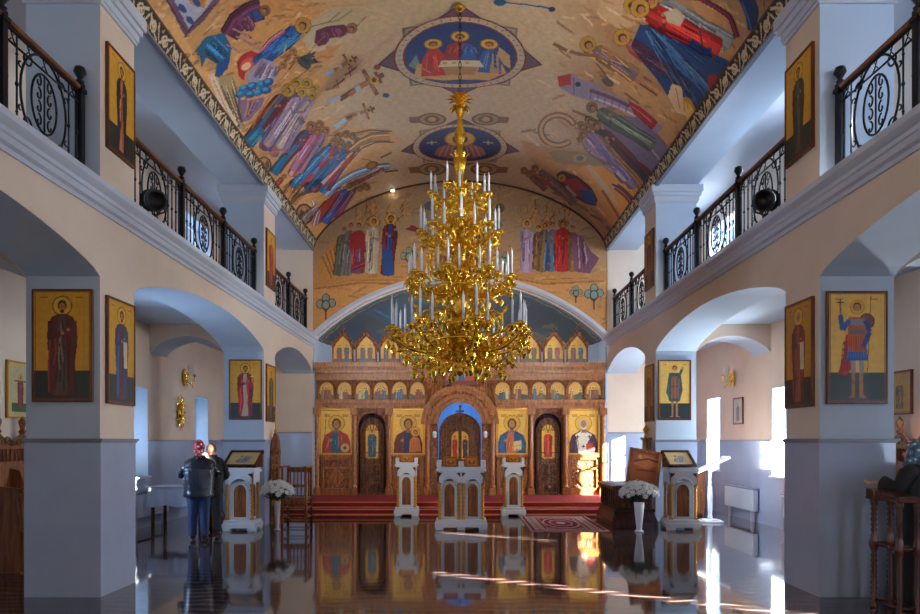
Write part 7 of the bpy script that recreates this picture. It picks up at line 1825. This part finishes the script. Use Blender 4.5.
# second person mostly hidden behind her, in black
r2 = thing('person', 'person in black trousers and coat mostly hidden behind the woman in the red headscarf', 'person', (px_+.03, py_+.47, 0), PI+.1)
arms = (((-.22, -.06, 1.08), (-.16, -.24, 1.0), (0, -1, -.2), (.6, 0, .5)), ((.22, -.06, 1.08), (.16, -.24, 1.0), (0, -1, -.2), (-.6, 0, .5)))
_, k, ly_ = standing_body(r2, 1.52, .16, arms, pitch=-.3, lean=.05)
jacket(r2, M['black'], 'coat', .72, .2, (((-.24, -.06, 1.02), (-.16, -.22, .98)), ((.24, -.06, 1.02), (.16, -.22, .98))), .94, .95)
trousers('trousers', r2, M['black'], ((-.1, 0), (.1, -.03)), .94)
for fx, fy in ((-.1, 0), (.1, -.03)): garment('shoe', [(fx, fy+.03, .055), (fx, fy-.06, .05), (fx, fy-.15, .045)], [(0, 1), (1, 2)], [(.05, .045), (.05, .042), (.045, .032)], M['blackplastic'], r2, 2)
hc = Vector((0, ly_(1.59*k), 1.6*k)); m = MB(); vs = []
for i in range(9):
    ph = PI*.6*i/8
    for j in range(16): a = 2*PI*j/16; vs.append((hc.x+.082*math.sin(ph)*math.cos(a), hc.y+.015+.1*math.sin(ph)*math.sin(a), hc.z+.02+.112*math.cos(ph)))
m.add(vs, [(i*16+j, (i+1)*16+j, (i+1)*16+(j+1) % 16, i*16+(j+1) % 16) for i in range(8) for j in range(16) if not (i >= 4 and math.sin(2*PI*(j+.5)/16) < -.4)], 0, True); m.build('hair', mat('brown_hair', (92, 56, 34), .6), r2)
# robed person at the reading desk, right edge
r3 = thing('person', 'person in a long black robe and blue patterned headscarf at the reading desk', 'person', (4.52, 6.2+.55, 0), 0)
r3.location = (4.47, 6.88, 0); r3.rotation_euler = (0, 0, -PI/2-.85)
arms = (((-.24, -.04, 1.12), (-.12, -.2, 1.02), (.3, -1, -.05), (.9, 0, .3)), ((.26, -.12, 1.16), (.22, -.30, 1.19), (0, -1, -.05), (-.9, 0, .3)))
_, k, ly_ = standing_body(r3, 1.56, .16, arms, pitch=-.35, lean=.09)
# robe: folded skirt flowing into the bodice
m = MB(); n_ = 48; rows = [(.02, .30, .27), (.25, .275, .25), (.55, .24, .21), (.85, .205, .17), (1.0, .19, .15), (1.15, .19, .145), (1.28, .185, .13), (1.36, .13, .10), (1.41, .07, .065)]
vs = []
for i, (z, rx, ry) in enumerate(rows):
    f = max(0, 1-z/1.05)
    for j in range(n_): a = 2*PI*j/n_; q = 1+.07*f*math.sin(a*9+1.3*math.sin(a*2)); vs.append((rx*q*math.cos(a), ry*q*math.sin(a)+ly_(max(z, .9)), z))
m.add(vs, [(i*n_+j, i*n_+(j+1) % n_, (i+1)*n_+(j+1) % n_, (i+1)*n_+j) for i in range(len(rows)-1) for j in range(n_)], 0, True); m.build('robe', M['black'], r3)
for s_ in (-1, 1):
    el, wr = arms[0 if s_ < 0 else 1][:2]; m = MB(); m.tube([(s_*.13, ly_(1.3), 1.32), (s_*.2, ly_(1.3)-.02, 1.28), (el[0], el[1], el[2]-.02), (wr[0], wr[1]+.03, wr[2])], [.07, .085, .085, .075], 14, cap=True); m.build('sleeve', M['black'], r3)
def scarf2():
    m = scarf_mat(); m.name = 'blue_patterned_scarf'
    for nd in m.node_tree.nodes:
        if nd.type == 'VALTORGB':
            for e, c in zip(nd.color_ramp.elements, ((190, 214, 226), (70, 110, 130), (40, 60, 80))): e.color = (*lin(c), 1)
    return m
hc = Vector((0, ly_(1.59*k)-.0, 1.60*k)); m = MB(); vs = []
for i in range(13):
    ph = PI*.74*i/12; fl = 1+max(0, i-8)*.13
    for j in range(22): a = 2*PI*j/22; vs.append((hc.x+.09*math.sin(ph)*math.cos(a)*fl, hc.y+.014+.112*math.sin(ph)*math.sin(a)*fl, hc.z+.02+.12*math.cos(ph)-max(0, i-8)*.012))
m.add(vs, [(i*22+j, (i+1)*22+j, (i+1)*22+(j+1) % 22, i*22+(j+1) % 22) for i in range(12) for j in range(22) if not (5 <= i <= 10 and math.sin(2*PI*(j+.5)/22) < -.62)], 0, True); m.build('headscarf', scarf2(), r3)
for fx, fy in ((-.1, 0), (.1, -.03)): garment('shoe', [(fx, fy+.03, .05), (fx, fy-.06, .045), (fx, fy-.16, .04)], [(0, 1), (1, 2)], [(.045, .04), (.045, .038), (.04, .03)], M['blackplastic'], r3, 2)
